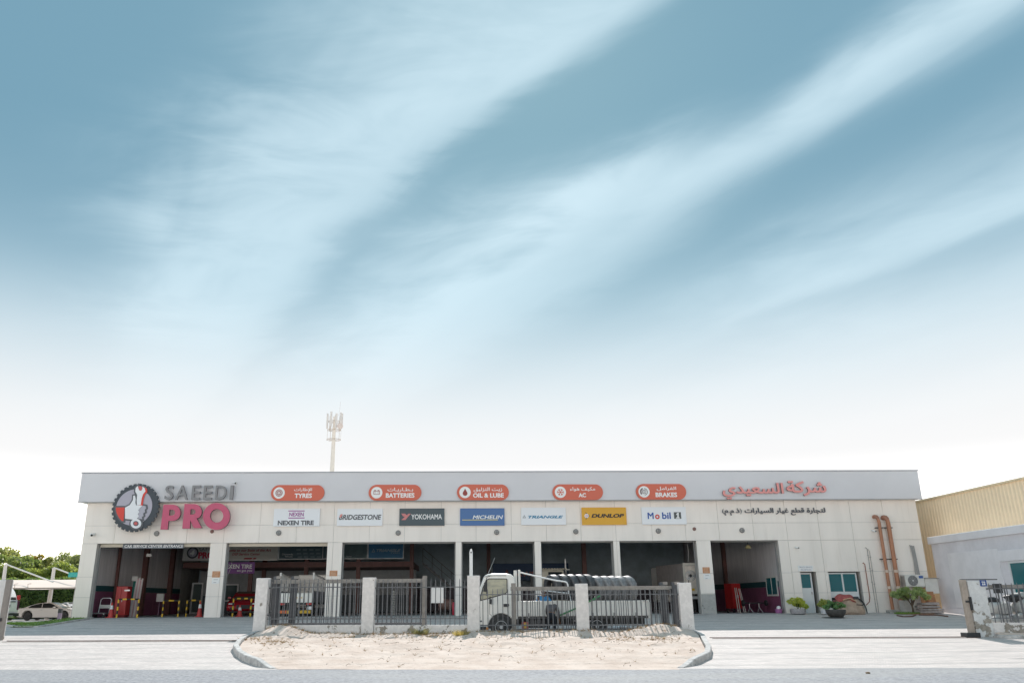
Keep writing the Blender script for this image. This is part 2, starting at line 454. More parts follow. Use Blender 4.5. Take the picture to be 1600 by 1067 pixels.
def letters(s, x0, z0, x1, z1, yfront, depth, m, parent, bold=0.0, shear=0.0, name='lettering', side=None, slant=0.0):
    lp = fatten(outlines(s), bold)
    if shear: lp = [np.stack([l[:, 0]+l[:, 1]*shear, l[:, 1]], 1) for l in lp]
    A = np.concatenate(lp); mn, mx_ = A.min(0), A.max(0)
    sc = np.array([(x1-x0)/(mx_[0]-mn[0]), (z1-z0)/(mx_[1]-mn[1])])
    lp = [(l-mn)*sc+np.array([x0, z0]) for l in lp]
    return solid(lp, depth, name, m, parent, yfront, side=side)
def lettersF(s, px0, py0, px1, py1, off, depth, m, parent, **k):
    """lettering that covers the given photo rectangle on a plane `off` in front of the garage"""
    x0, z1 = F(px0, py0, off); x1, z0 = F(px1, py1, off)
    xa, zb = F(px0, py1, off); xc, za = F(px1, py0, off)
    return letters(s, (x0+xa)/2, (z0+zb)/2, (x1+xc)/2, (z1+za)/2, D-off, depth, m, parent, **k)
def circ(cx_, cz_, r, n=28, a0=0, a1=2*PI):
    return np.array([(cx_+r*math.cos(a0+(a1-a0)*i/n), cz_+r*math.sin(a0+(a1-a0)*i/n)) for i in range(n)])
def offs(poly, d):
    return fatten([np.array(poly, float)], d)[0]

# ================================================================== GROUND
def sheet(name, xs, ys, m, dz=0.0, hf=None, clip=None, kind='structure'):
    vs = [(x, y, (hf or gz)(x, y)+dz) for y in ys for x in xs]; nx = len(xs); fs = []
    for j in range(len(ys)-1):
        for i in range(nx-1):
            if clip and not clip((xs[i]+xs[i+1])/2, (ys[j]+ys[j+1])/2): continue
            fs.append((j*nx+i, j*nx+i+1, (j+1)*nx+i+1, (j+1)*nx+i))
    me = bpy.data.meshes.new(name); me.from_pydata(vs, [], fs); me.update()
    o = link(name, me, m, None, True); o['kind'] = kind; return o
def lin(a, b, n): return [a+(b-a)*i/n for i in range(n+1)]
GROUNDM = mat('sandy_soil', (.56, .50, .42), .9, vary=.2, scale=.8, bump=.3, bscale=6)
xs = [-900, -400, -200, -120, -80, -60, -50] + lin(-44, 48, 46) + [60, 80, 120, 200, 400, 900]
ys = [-60, -20, 0, 10] + lin(14, 80, 66) + [95, 120, 180, 300, 600, 1200]
def gfar(x, y):
    return gz(x, y) if y < D else (gz(x, y) if x < -20 else -.3*sstep(70, 120, y))
sheet('ground', xs, ys, GROUNDM, -.05, hf=lambda x, y: min(gfar(x, y), -.02 if y > D-.5 else 9))

def roadedge(x): return 23.2-.06*x
# asphalt
m = mat('asphalt', (.25, .255, .265), .85); t = m.node_tree; b = t.nodes['Principled BSDF']
c = t.nodes.new('ShaderNodeTexCoord')
def tn(t, c, scale, det=3, rough=.6, st=None):
    n = t.nodes.new('ShaderNodeTexNoise'); n.inputs['Scale'].default_value = scale; n.inputs['Detail'].default_value = det; n.inputs['Roughness'].default_value = rough
    v = c.outputs['Object']
    if st:
        mp = t.nodes.new('ShaderNodeMapping'); mp.inputs['Scale'].default_value = st; t.links.new(v, mp.inputs[0]); v = mp.outputs[0]
    t.links.new(v, n.inputs['Vector']); return n.outputs[0]
g1, g2, g3 = tn(t, c, 9, 5, .8), tn(t, c, .5, 3, .5, (.25, 1, 1)), tn(t, c, 120, 1)
col = mixc(smooth(g1, .32, .68, t), (.145, .148, .162), (.35, .355, .375), t)
col = mixc(mth('MULTIPLY', smooth(g2, .35, .7, t), .4, tree=t), col, (.36, .35, .33), t)
edge = t.nodes.new('ShaderNodeSeparateXYZ'); t.links.new(c.outputs['Object'], edge.inputs[0])
t.links.new(col, b.inputs['Base Color'])
bp = t.nodes.new('ShaderNodeBump'); bp.inputs['Strength'].default_value = .5; bp.inputs['Distance'].default_value = .01
t.links.new(g1, bp.inputs['Height']); t.links.new(bp.outputs[0], b.inputs['Normal'])
ASPH = m
rx = lin(-60, 60, 60)
me = bpy.data.meshes.new('road'); vs = []; fs = []
for x in rx: vs += [(x, roadedge(x)+.05*math.sin(x*1.3)+.03*math.sin(x*3.1), gz(x, roadedge(x))+.006), (x, 17.5-.06*x, -1.034), (x, 13, -1.034), (x, 5, -1.05)]
for i in range(len(rx)-1):
    for k in range(3): fs.append((i*4+k, i*4+k+1, i*4+k+5, i*4+k+4))
me.from_pydata(vs, [], fs); o = link('road', me, ASPH, None, True); o['kind'] = 'structure'

# interlocking pavers of the forecourt
m = mat('pavers', (.40, .395, .385), .8); t = m.node_tree; b = t.nodes['Principled BSDF']
c = t.nodes.new('ShaderNodeTexCoord')
mp = t.nodes.new('ShaderNodeMapping'); mp.inputs['Rotation'].default_value = (0, 0, R(45)); t.links.new(c.outputs['Object'], mp.inputs[0])
br = t.nodes.new('ShaderNodeTexBrick'); br.inputs['Scale'].default_value = 1; br.inputs['Brick Width'].default_value = .22; br.inputs['Row Height'].default_value = .11
br.inputs['Mortar Size'].default_value = .008; br.inputs['Color1'].default_value = (.57, .505, .475, 1); br.inputs['Color2'].default_value = (.67, .60, .565, 1); br.inputs['Mortar'].default_value = (.40, .365, .34, 1)
br.inputs['Mortar Smooth'].default_value = .3
t.links.new(mp.outputs[0], br.inputs['Vector'])
g1, g2, g3 = tn(t, c, .35, 4, .6, (.5, 1.6, 1)), tn(t, c, 1.6, 5, .65, (.35, 1.5, 1)), tn(t, c, 22, 2)
col = mixc(mth('MULTIPLY', smooth(g2, .45, .75, t), .5, tree=t), br.outputs[0], (.39, .365, .35), t)
col = mixc(mth('MULTIPLY', smooth(g1, .5, .8, t), .45, tree=t), col, (.58, .55, .50), t)
g5 = tn(t, c, 3.1, 4, .7, (.3, 1.3, 1))
col = mixc(mth('MULTIPLY', smooth(g5, .40, .68, t), .38, tree=t), col, (.30, .28, .27), t)
sp = t.nodes.new('ShaderNodeSeparateXYZ'); t.links.new(c.outputs['Object'], sp.inputs[0])
wav = t.nodes.new('ShaderNodeTexWave'); wav.bands_direction = 'Y'; wav.inputs['Scale'].default_value = .22; wav.inputs['Distortion'].default_value = 2.2; wav.inputs['Detail'].default_value = 3; wav.inputs['Detail Scale'].default_value = .35; t.links.new(c.outputs['Object'], wav.inputs['Vector'])
col = mixc(mth('MULTIPLY', mth('MULTIPLY', smooth(wav.outputs[1], .80, .97, t), smooth(g2, .3, .6, t), tree=t), .30, tree=t), col, (.22, .21, .205), t)
g4 = tn(t, c, .9, 4, .7, (.22, 1.2, 1))
col = mixc(mth('MULTIPLY', smooth(g4, .60, .74, t), .5, tree=t), col, (.15, .145, .14), t)
t.links.new(col, b.inputs['Base Color'])
bp = t.nodes.new('ShaderNodeBump'); bp.inputs['Strength'].default_value = .6; bp.inputs['Distance'].default_value = .012
t.links.new(mth('ADD', mth('MULTIPLY', br.outputs[1], -1.0, tree=t), mth('MULTIPLY', g3, .4, tree=t), tree=t), bp.inputs['Height']); t.links.new(bp.outputs[0], b.inputs['Normal'])
PAVE = m
vs = []; fs = []; px_ = lin(-24, 34, 116); py_ = lin(0, 1, 44)
for v in py_:
    for x in px_:
        y = roadedge(x)+.02+(D+.02-roadedge(x))*v; vs.append((x, y, gz(x, y)+.002))
for j in range(44):
    for i in range(116):
        xm, ym = px_[i], vs[j*117+i][1]
        if xm < -19.3 and ym > 38.6 and not (xm < -20.4 and ym < 39.2+(-20.4-xm)*.9): continue
        fs.append((j*117+i, j*117+i+1, (j+1)*117+i+1, (j+1)*117+i))
me = bpy.data.meshes.new('forecourt_paving'); me.from_pydata(vs, [], fs); o = link('forecourt_paving', me, PAVE, None, True); o['kind'] = 'structure'
# garage floor
FLOORM = mat('garage_floor', (.52, .51, .50), .55, vary=.3, scale=1.0)
mb = MB(); mb.box(-20.2, 17.3, D+.02, 66, -.3, -.004); mb.build('floor', FLOORM, kind='structure')
# car park paving and lawn strip left of the garage
LOT = mat('car_park_paving', (.40, .39, .375), .85, vary=.15, scale=.6)
sheet('car_park', lin(-70, -20.5, 40), lin(50, 84, 30), LOT, .004, hf=lambda x, y: gz(x, y)-.008)
sheet('driveway', lin(-60, -24.0, 30), lin(24.6, 43, 20), LOT, -.002)
GRASSM = mat('lawn_soil', (.15, .25, .05), .9, vary=.35, scale=5)
LAWN = lambda x, y: x < -19.3 and y > 38.5 and not (x < -20.3 and y < 39.4+(-20.3-x)*.9) and not (x > -20.4 and y > 44.3)
sheet('lawn', lin(-34, -19.2, 74), lin(38.4, 52, 68), GRASSM, .03, clip=LAWN)
mb = MB()
for i in range(9000):
    x = rng.uniform(-30, -19.3); y = rng.uniform(38.6, 50); z = gz(x, y)+.025; h = rng.uniform(.03, .075); a = rng.uniform(0, PI); w = .03
    if not LAWN(x, y): continue
    mb.add([(x-w*math.cos(a), y-w*math.sin(a), z), (x+w*math.cos(a), y+w*math.sin(a), z), (x+rng.uniform(-.03, .03), y+rng.uniform(-.03, .03), z+h)], [(0, 1, 2)])
BLADE = mat('grass_blade', (.16, .28, .045), .7, vary=.4, scale=1.5)
me = bpy.data.meshes.new('grass'); me.from_pydata(mb.v, [], mb.f); me.materials.append(BLADE)
o = bpy.data.objects.new('grass', me); COL.objects.link(o); tag(o, 'bright green mown lawn strip beside the car park', 'grass', kind='stuff')
# lawn edging kerb
mb = MB()
LK = [(-19.22, 44.2), (-19.22, 38.75), (-20.3, 38.9), (-22, 40.45), (-26, 44.1), (-32, 49.5)]
for (x0, y0), (x1, y1) in zip(LK, LK[1:]):
    n = max(1, int(math.hypot(x1-x0, y1-y0)))
    for k in range(n):
        a, b_ = k/n, (k+1)/n-.015; p, q_ = (x0+(x1-x0)*a, y0+(y1-y0)*a), (x0+(x1-x0)*b_, y0+(y1-y0)*b_)
        mb.layers([[(p[0], p[1]-.06, z+gz(*p)), (q_[0]+.001, q_[1]-.06, z+gz(*q_)), (q_[0]+.1, q_[1]+.06, z+gz(*q_)), (p[0]+.1, p[1]+.06, z+gz(*p))] for z in (-.1, .06)])
mb.build('lawn_kerb', KERB, kind='structure')

# ------------------------------------------------------------------ sand verge with rounded kerb ends
KL = [(-8.08, 33.6), (-8.06, 31.58), (-7.84, 29.99), (-7.51, 28.36), (-6.89, 26.54), (-6.3, 25.24), (-5.67, 24.2), (-5.2, 23.7)]
KR = [(9.0, 32.5), (8.85, 31.0), (8.41, 29.19), (7.86, 26.88), (7.33, 25.24), (6.61, 23.94), (5.94, 23.1)]
def along(path, y):
    p = sorted(path, key=lambda q: q[1])
    if y <= p[0][1]: return p[0][0]
    for (x0, y0), (x1, y1) in zip(p, p[1:]):
        if y <= y1: return x0+(x1-x0)*(y-y0)/(y1-y0)
    return p[-1][0]
def fenceY(x): return 33.3-.085*(x-.4)
def sandh(x, y):
    ye = roadedge(x); t = sstep(0, 5.5, y-ye); xl, xr = along(KL, y)+.15, along(KR, y)-.15
    e = sstep(0, 1.2, min(x-xl, xr-x))
    b_ = gz(x, y)+.007+t*(.10+.02*e)
    far = sstep(6, 9.5, y-ye)
    b_ -= far*e*.06
    b_ += .32*math.exp(-((x+7.0)/.8)**2-((y-33.2)/1.0)**2) + .34*math.exp(-((x-7.6)/1.1)**2-((y-32.3)/1.1)**2) + .10*math.exp(-((x-3.5)/3)**2-((y-32.6)/.8)**2)
    n_ = noise.noise(Vector((x*.9, y*.9, 1)))*.07 + noise.noise(Vector((x*2.7, y*2.7, 5)))*.05 + noise.noise(Vector((x*7, y*7, 9)))*.022
    r_ = noise.noise(Vector((x*.25, y*3.2, 3)))*.05*(1-t)          # wheel ruts along the road
    return max(b_+n_*t*(.3+.7*e)+r_*min(1, t*8), gz(x, y)+.007)
m = mat('sand', (.56, .47, .37), .95); t = m.node_tree; b = t.nodes['Principled BSDF']; c = t.nodes.new('ShaderNodeTexCoord')
g1, g2, g3 = tn(t, c, 1.1, 5, .6), tn(t, c, 9, 4, .65), tn(t, c, 2.6, 5, .7)
col = mixc(smooth(g1, .3, .7, t), (.575, .455, .38), (.71, .59, .51), t)
col = mixc(mth('MULTIPLY', smooth(g2, .60, .72, t), .55, tree=t), col, (.27, .20, .14), t)
col = mixc(mth('MULTIPLY', smooth(g3, .62, .75, t), .5, tree=t), col, (.42, .28, .16), t)
t.links.new(col, b.inputs['Base Color'])
bp = t.nodes.new('ShaderNodeBump'); bp.inputs['Strength'].default_value = .8; bp.inputs['Distance'].default_value = .05
t.links.new(g2, bp.inputs['Height']); t.links.new(bp.outputs[0], b.inputs['Normal'])
SAND = m
NU, NV = 170, 96; vs = []; fs = []
for j in range(NV+1):
    v = (j/NV)
    for i in range(NU+1):
        u = i/NU; x = -8.2+17.3*u; y0 = roadedge(x)-.10+.12*noise.noise(Vector((x*.6, 0, 0))); y = y0+(fenceY(x)+.1-y0)*v
        xl, xr = along(KL, y)+.16, along(KR, y)-.16; x = xl+(xr-xl)*u
        vs.append((x, y, sandh(x, y)))
for j in range(NV):
    for i in range(NU): fs.append((j*(NU+1)+i, j*(NU+1)+i+1, (j+1)*(NU+1)+i+1, (j+1)*(NU+1)+i))
me = bpy.data.meshes.new('sand_verge'); me.from_pydata(vs, [], fs); o = link('sand_verge', me, SAND, None, True); o['kind'] = 'structure'
# kerb stones: each its own piece under a kerb
def kerbrun(path, name, label, w=.17, top=.19, inner=1):
    kp = thing(name, label, 'kerb', (path[0][0], path[0][1], gz(*path[0])))
    pts = []
    for (x0, y0), (x1, y1) in zip(path, path[1:]):
        n = max(1, round(math.hypot(x1-x0, y1-y0)/.25))
        pts += [(x0+(x1-x0)*i/n, y0+(y1-y0)*i/n) for i in range(n)]
    pts.append(path[-1])
    i = 0; k = 0
    while i < len(pts)-1:
        j = min(i+4, len(pts)-1); seg = pts[i:j+1]; mb = MB(); rows = []
        for q, (x, y) in enumerate(seg):
            a = pts[min(i+q+1, len(pts)-1)]; c_ = pts[max(i+q-1, 0)]; d = Vector((a[0]-c_[0], a[1]-c_[1], 0)).normalized(); nrm = Vector((d.y, -d.x, 0))*inner
            tp = top if (len(pts)-1-(i+q)) > 3 else top*max(.12, (len(pts)-1-(i+q))/3.5)
            if q == 0: x += d.x*.028; y += d.y*.028
            zb = gz(x, y)
            rows.append([(x, y, zb-.1), (x, y, zb+tp*.9), (x+nrm.x*.018, y+nrm.y*.018, zb+tp), (x+nrm.x*w, y+nrm.y*w, zb+tp), (x+nrm.x*w, y+nrm.y*w, zb-.1)])
        mb.layers(rows); mb.build('kerb_stone', KERB, kp); i = j
    return kp
kerbrun([(x-.05, y) for x, y in KL], 'kerb', 'grey concrete kerb curving round the sand at the left driveway', inner=-1)
kerbrun([(x+.05, y) for x, y in KR], 'kerb', 'grey concrete kerb curving round the sand at the right driveway', inner=1)
# pebbles, twigs, dry weeds
def scatter(name, n, fn, m, label, cat):
    mb = MB()
    for _ in range(n): fn(mb)
    me = bpy.data.meshes.new(name); me.from_pydata(mb.v, [], mb.f); o = link(name, me, m); tag(o, label, cat, kind='stuff'); return o
def rsand(p=1.0):
    x = rng.uniform(-7.6, 8.4); ye = roadedge(x); y = ye+(fenceY(x)-ye-.2)*(rng.uniform(.0, 1)**p)
    while not (along(KL, y)+.3 < x < along(KR, y)-.3): x = rng.uniform(-7.6, 8.4)
    return x, y
def peb(mb):
    x, y = rsand(.6); r = rng.choice([.018, .026, .036, .055], p=[.5, .34, .13, .03])*rng.uniform(.7, 1.2); z = sandh(x, y)
    q = [(x+r*rng.uniform(.7, 1.2)*math.cos(a), y+r*rng.uniform(.7, 1.2)*math.sin(a), z-.01) for a in (0, 1.25, 2.5, 3.8, 5.0)]
    mb.add(q+[(x+rng.uniform(-.3, .3)*r, y, z+r*.9)], [(i, (i+1) % 5, 5) for i in range(5)])
scatter('pebbles', 230, peb, mat('pebble', (.30, .24, .19), .9, vary=.4, scale=3), 'small brown stones strewn over the sand', 'stones')
def twig(mb):
    x, y = rsand(.45); z = sandh(x, y)+.02; a = rng.normal(0, .5); l = rng.uniform(.06, .22)
    mb.tube([(x, y, z), (x+l*.5*math.cos(a), y+l*.5*math.sin(a), z+rng.uniform(0, .05)), (x+l*math.cos(a+.3), y+l*math.sin(a+.3), z+rng.uniform(0, .04))], .0055, 4, False)
scatter('twigs', 120, twig, mat('dry_twig', (.23, .14, .075), .9, vary=.4, scale=3), 'dry brown twigs lying on the sand', 'twigs')
def dryweed(mb):
    if rng.random() < .45:
        x = rng.uniform(-7.6, 8.2); y = fenceY(x)-.30-abs(rng.normal(0, .25))
    elif rng.random() < .5:
        cx_, cy_ = [(-7.4, 31.0), (-4.4, 31.3), (5.7, 30.0), (7.0, 29.9), (-1.0, 32.2), (-6.4, 29.5)][rng.integers(6)]; x = cx_+rng.normal(0, .35); y = cy_+rng.normal(0, .3)
    else: x, y = rsand(.5)
    z = sandh(x, y)
    for k in range(6):
        a = rng.uniform(0, 2*PI); l = rng.uniform(.06, .2); h = rng.uniform(.02, .13); w = .006
        mb.add([(x-w, y, z), (x+w, y, z), (x+l*math.cos(a), y+l*math.sin(a), z+h)], [(0, 1, 2)])
scatter('dry_weeds', 650, dryweed, mat('dry_weed', (.40, .26, .12), .9, vary=.4, scale=2), 'dry straw coloured weeds along the foot of the fence wall', 'dry weeds')
# gate track across the two driveways
for a, b_ in (((-17.0, 32.2), (-8.3, 31.75)), ((9.2, 31.4), (18.9, 30.95))):
    for dy in (0, .34):
        mb = MB(); n = 12
        pts = [(a[0]+(b_[0]-a[0])*i/n, a[1]+(b_[1]-a[1])*i/n-dy) for i in range(n+1)]
        mb.tube([(x, y, gz(x, y)+.006) for x, y in pts], .022 if dy == 0 else .014, 6)
        mb.build('gate_track', mat('rusty_track', (.20, .12, .09), .7, vary=.3, scale=4), kind='structure')

# ================================================================== GARAGE
GB = thing('garage_building', 'long single storey car service garage with cream panels and grey parapet', 'garage', (2.4, D, 0))
ZO, ZF = 3.77, 5.93                 # top of the bay openings, underside of the parapet cladding
BAYS = [(-19.52, -13.49), (-12.64, -7.23), (-6.44, -.34), (-.02, 3.93), (4.27, 8.21), (8.55, 12.75), (13.52, 17.24)]
XL, XR = -20.33, 25.2
DOOR = (18.35, 19.12, 0, 2.08); WIN = (19.95, 21.95, .02, 2.08)
d0, d1 = F(1250, 893)[0], F(1275, 893)[0]; w0, w1 = F(1293.5, 893)[0], F(1344, 893)[0]
DOOR = (d0, d1, -.05, 2.11); WIN = (w0, w1, .02, 2.11)
CT = .60
core0, core1 = D+.03, D+.03+CT
def part(name, m, fn, parent=None, **k):
    mb = MB(); fn(mb); return mb.build(name, m, parent or GB, **k)
segs = [(XL, BAYS[0][0])]+[(BAYS[i][1], BAYS[i+1][0]) for i in range(6)]
for i, (a, b_) in enumerate(segs):
    part('pillar', CORE, lambda q: q.box(a+.015, b_-.015, core0, core1, -.3, ZO))
part('lintel', CORE, lambda q: q.box(XL+.015, XR-.015, core0, core1, ZO+.002, 7.2))
for a, b_, z0, z1 in ((BAYS[6][1]+.015, DOOR[0], -.3, ZO), (DOOR[0], DOOR[1], 2.11, ZO), (DOOR[1], WIN[0], -.3, ZO), (WIN[0], WIN[1], 2.11, ZO), (WIN[1], XR-.015, -.3, ZO), (WIN[0], WIN[1], -.3, .02)):
    part('wall', CORE, lambda q: q.box(a, b_, core0, core1, z0, z1-.002))
# cladding panels, one object each
JX = [XL, -18.66, -16.78, -14.8, -12.82, -10.93, -8.94, -6.94, -5.01, -3.11, -1.13, .77, 2.69, 4.6, 6.48, 8.39, 10.37, 12.21, 14.05, 15.95, 17.79, 19.59, 21.43, 23.27, XR]
JZ = [-.12, 1.03, 2.06, ZO, 4.70, ZF+.15]
holes = [(a, b_, -1, ZO) for a, b_ in BAYS]+[(DOOR[0], DOOR[1], -1, 2.10), (WIN[0], WIN[1], -1, 2.10)]
g = .009
for j in range(5):
    for i in range(24):
        iv = [(JX[i], JX[i+1])]; z0, z1 = JZ[j], JZ[j+1]
        if abs(z1-2.06) < .01 or abs(z0-2.06) < .01:
            right = JX[i] > 17; 
            if right: z0, z1 = (z0+.05 if abs(z0-2.06) < .01 else z0), (z1+.05 if abs(z1-2.06) < .01 else z1)
        for h0, h1, hz0, hz1 in holes:
            if hz1 <= z0+.05: continue
            nv = []
            for a, b_ in iv:
                if h1 <= a or h0 >= b_: nv.append((a, b_)); continue
                if a < h0: nv.append((a, h0+.0))
                if b_ > h1: nv.append((h1, b_))
            iv = nv
        for a, b_ in iv:
            if b_-a < .06: continue
            yy = rng.uniform(-.003, .003)
            ga = g if a in JX else 0; gb = g if b_ in JX else 0
            part('wall_panel', PANEL, lambda q: q.box(a+ga, b_-gb, D+yy, D+.028, z0+g, z1-g))
# worn bare render on the pillar between the last two truck bays
part('bare_render', plaster('worn_render', (.46, .45, .43), (.22, .21, .20), 1.3, 2.2, .12), lambda q: q.box(12.76, 13.515, D-.012, D-.004, -.1, 1.0))
# parapet cladding
part('parapet', FASC, lambda q: q.layers([[(XL-.36, D-.38, ZF), (XR+.20, D-.38, ZF), (XR+.20, D+.9, ZF), (XL-.36, D+.9, ZF)], [(XL-.36, D-.38, 7.47), (XR+.20, D-.38, 7.47), (XR+.20, D+.9, 7.47), (XL-.36, D+.9, 7.47)]]), bevel=.015)
part('parapet_coping', mat('coping', (.40, .42, .45), .4), lambda q: q.box(XL-.39, XR+.23, D-.41, D+.93, 7.472, 7.52))
part('drip_edge', mat('drip', (.36, .36, .36), .5), lambda q: q.box(XL-.37, XR+.21, D-.39, D-.30, ZF-.03, ZF-.002))
# other walls and the roof
DEP = 66
part('side_wall', CORE, lambda q: q.box(XL+.01, XL+.13, core1+.004, DEP, -.3, 6.9))
part('side_wall', CORE, lambda q: q.box(XR-.13, XR-.01, core1+.004, DEP, -.3, 6.9))
part('back_wall', CORE, lambda q: q.box(XL+.01, XR-.01, DEP+.004, DEP+.2, -.3, 6.9))
part('roof', mat('roof_lining', (.62, .62, .62), .5), lambda q: q.box(XL+.02, XR-.02, core1+.01, DEP, 6.6, 6.75))
# inside: left wall lining, with maroon dado and dark green band; partition at the right of the last bay
def lined(x, y0, y1, face):
    s = 1 if face > 0 else -1
    nb = 6
    for k in range(nb):
        a = y0+(y1-y0)*k/nb+.01; b_ = y0+(y1-y0)*(k+1)/nb-.01
        part('cladding_sheet', CLAD, lambda q: q.box(min(x, x+s*.05), max(x, x+s*.05), a, b_, 1.68, 6.5))
        part('dado_panel', MAROON, lambda q: q.box(min(x, x+s*.06), max(x, x+s*.06), a, b_, 0, 1.36))
    part('green_band', GREENB, lambda q: q.box(min(x, x+s*.07), max(x, x+s*.07), y0, y1, 1.37, 1.67))
lined(-20.15, core1+.02, 60, 1)
PX = 17.32
part('partition_wall', CLAD, lambda q: q.box(PX+.07, PX+.2, core1+.01, DEP-.1, 0, 6.5))
lined(PX+.06, core1+.02, 60, -1)
# back wall lining with columns
part('back_lining', DARKIN, lambda q: q.box(-20.1, 17.3, 64, 64.2, 1.7, 6.5))
part('back_dado', mat('dado_dark', (.10, .085, .11), .5), lambda q: q.box(-20.1, 17.3, 63.95, 64.2, 0, 1.6))
for x, y in ((-19.95, 48.6), (-19.95, 52.7), (-19.95, 57.5), (PX-.05, 54), (-14.2, 60), (8.3, 56), (2, 62)):
    w = .14 if (x, y) != (-19.95, 48.6) else .07
    part('steel_column', COLM, lambda q: q.box(x-w, x+w, y-w*1.2, y+w*1.2, 0, 6.5))
for x in (-14.2, -10.5, -7.0, -3.4):
    part('steel_column', COLM, lambda q: q.box(x-.13, x+.13, 56.1, 56.36, 0, 6.4))
part('mezzanine_floor', COLM, lambda q: q.box(-18.7, -3.3, 56.0, 63.9, 2.95, 3.3))
part('mezzanine_wall', mat('interior_grey', (.36, .38, .39), .7, vary=.1), lambda q: q.box(-18.7, -3.3, 60, 60.15, 0, 2.9))
part('mezzanine_dado', mat('dado_slate', (.10, .125, .145), .5, vary=.2), lambda q: q.box(-18.7, -3.3, 59.93, 59.99, 0, 1.2))
# roller shutter housings inside the openings
for i, (a, b_) in enumerate(BAYS):
    mm = mat('cream_shutter', (.62, .57, .47), .5) if i < 2 else mat('grey_shutter', (.30, .30, .29), .5)
    sh = part('roller_shutter', mm, lambda q: q.box(a+.06, b_-.06, core0+.28, core0+.50, ZO-.17 if i < 2 else ZO-.06, ZO-.004))
    for s in (a+.02, b_-.06): part('guide_rail', mat('rail_grey', (.33, .33, .33), .5), lambda q: q.box(s, s+.04, core0+.32, core0+.42, 0, ZO-.006))
# door to the reception
dr = part('door', ALU, lambda q: q.box(DOOR[0]+.03, DOOR[1]-.22, D+.22, D+.27, 0, 1.28))
def frame_(q, x0, x1, z0, z1, y0, y1, t_):
    q.box(x0, x0+t_, y0, y1, z0, z1); q.box(x1-t_, x1, y0, y1, z0, z1); q.box(x0+t_, x1-t_, y0, y1, z1-t_, z1); q.box(x0+t_, x1-t_, y0, y1, z0, z0+t_)
part('door_frame', ALU, lambda q: frame_(q, DOOR[0]+.02, DOOR[1]-.20, 0, 2.06, D+.18, D+.218, .07))
part('pane', TEAL, lambda q: q.box(DOOR[0]+.09, DOOR[1]-.27, D+.225, D+.24, 1.05, 1.98), dr)
part('mid_rail', ALU, lambda q: q.box(DOOR[0]+.09, DOOR[1]-.27, D+.20, D+.219, .95, 1.045), dr)
part('handle', STEEL, lambda q: q.box(DOOR[1]-.31, DOOR[1]-.28, D+.12, D+.20, .95, 1.08), dr)
# shop window
wn = part('window', ALU, lambda q: (frame_(q, WIN[0]+.02, WIN[1]-.16, .03, 2.06, D+.15, D+.21, .07), q.box((WIN[0]+WIN[1]-.14)/2-.04, (WIN[0]+WIN[1]-.14)/2+.04, D+.15, D+.21, .10, 1.99), q.box(WIN[0]+.09, WIN[1]-.23, D+.155, D+.205, .78, 1.08)))
xm = (WIN[0]+WIN[1]-.14)/2
for a, b_, z0, z1, mm in ((WIN[0]+.09, xm-.04, 1.08, 1.99, TEAL), (xm+.04, WIN[1]-.23, 1.08, 1.99, TEAL), (WIN[0]+.09, xm-.04, .10, .78, DGLASS), (xm+.04, WIN[1]-.23, .10, .78, DGLASS)):
    part('pane', mm, lambda q: q.box(a, b_, D+.175, D+.19, z0, z1), wn)
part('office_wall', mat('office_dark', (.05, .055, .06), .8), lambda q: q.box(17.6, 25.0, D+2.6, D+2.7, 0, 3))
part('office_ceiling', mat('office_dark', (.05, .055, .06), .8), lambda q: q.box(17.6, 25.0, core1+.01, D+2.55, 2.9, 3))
# office window in the partition wall of the last bay
wy0, wy1 = 44.4*1.015+.3, 47.0
iw = part('window', OFFWH, lambda q: [q.box(PX-.06, PX-.01, a, b_, z0, z1) for a, b_, z0, z1 in ((wy0, wy1, .88, .97), (wy0, wy1, 1.85, 1.93), (wy0, wy0+.07, .97, 1.85), (wy1-.07, wy1, .97, 1.85), ((wy0+wy1)/2-.03, (wy0+wy1)/2+.03, .97, 1.85))])
for a, b_ in ((wy0+.07, (wy0+wy1)/2-.03), ((wy0+wy1)/2+.03, wy1-.07)):
    part('pane', TEAL, lambda q: q.box(PX-.045, PX-.03, a, b_, .97, 1.85), iw)
# doors and windows under the mezzanine
for x0, x1, z0, z1 in ((-19.2, -18.4, 0, 2.1), (-17.6, -15.9, .8, 2.0), (-13.6, -12.2, .1, 2.1)):
    f_ = part('window', ALU, lambda q: frame_(q, x0, x1, z0, z1, 59.8, 59.9, .1))
    part('pane', glass('pale_glass', (.10, .15, .15), .3), lambda q: q.box(x0+.1, x1-.1, 59.84, 59.86, z0+.1, z1-.1), f_)
# stair inside the third bay
SX0, SX1 = -2.6, 1.2
stm = mat('dark_steel', (.06, .06, .065), .5)
part('stringer', stm, lambda q: [q.layers([[(SX0, y, 3.2), (SX1, y, .1), (SX1, y, -.0), (SX0-.0, y, 3.0)], [(SX0, y+.05, 3.2), (SX1, y+.05, .1), (SX1, y+.05, 0), (SX0, y+.05, 3.0)]]) for y in (55, 56.2)])
for k in range(14):
    t_ = (k+.5)/14
    part('stair_tread', stm, lambda q: q.box(SX0+(SX1-SX0)*t_-.12, SX0+(SX1-SX0)*t_+.14, 55.06, 56.19, 3.15-3.1*t_-.02, 3.15-3.1*t_+.01))
part('stair_handrail', IRON, lambda q: [q.tube([(SX0, 55, 4.1), (SX1, 55, 1.0)], .025, 6), q.tube([(SX0, 55, 3.65), (SX1, 55, .55)], .018, 6)]+[q.tube([(SX0+(SX1-SX0)*k/6, 55, 3.1-3.1*k/6), (SX0+(SX1-SX0)*k/6, 55, 4.1-3.1*k/6)], .02, 6) for k in range(7)])
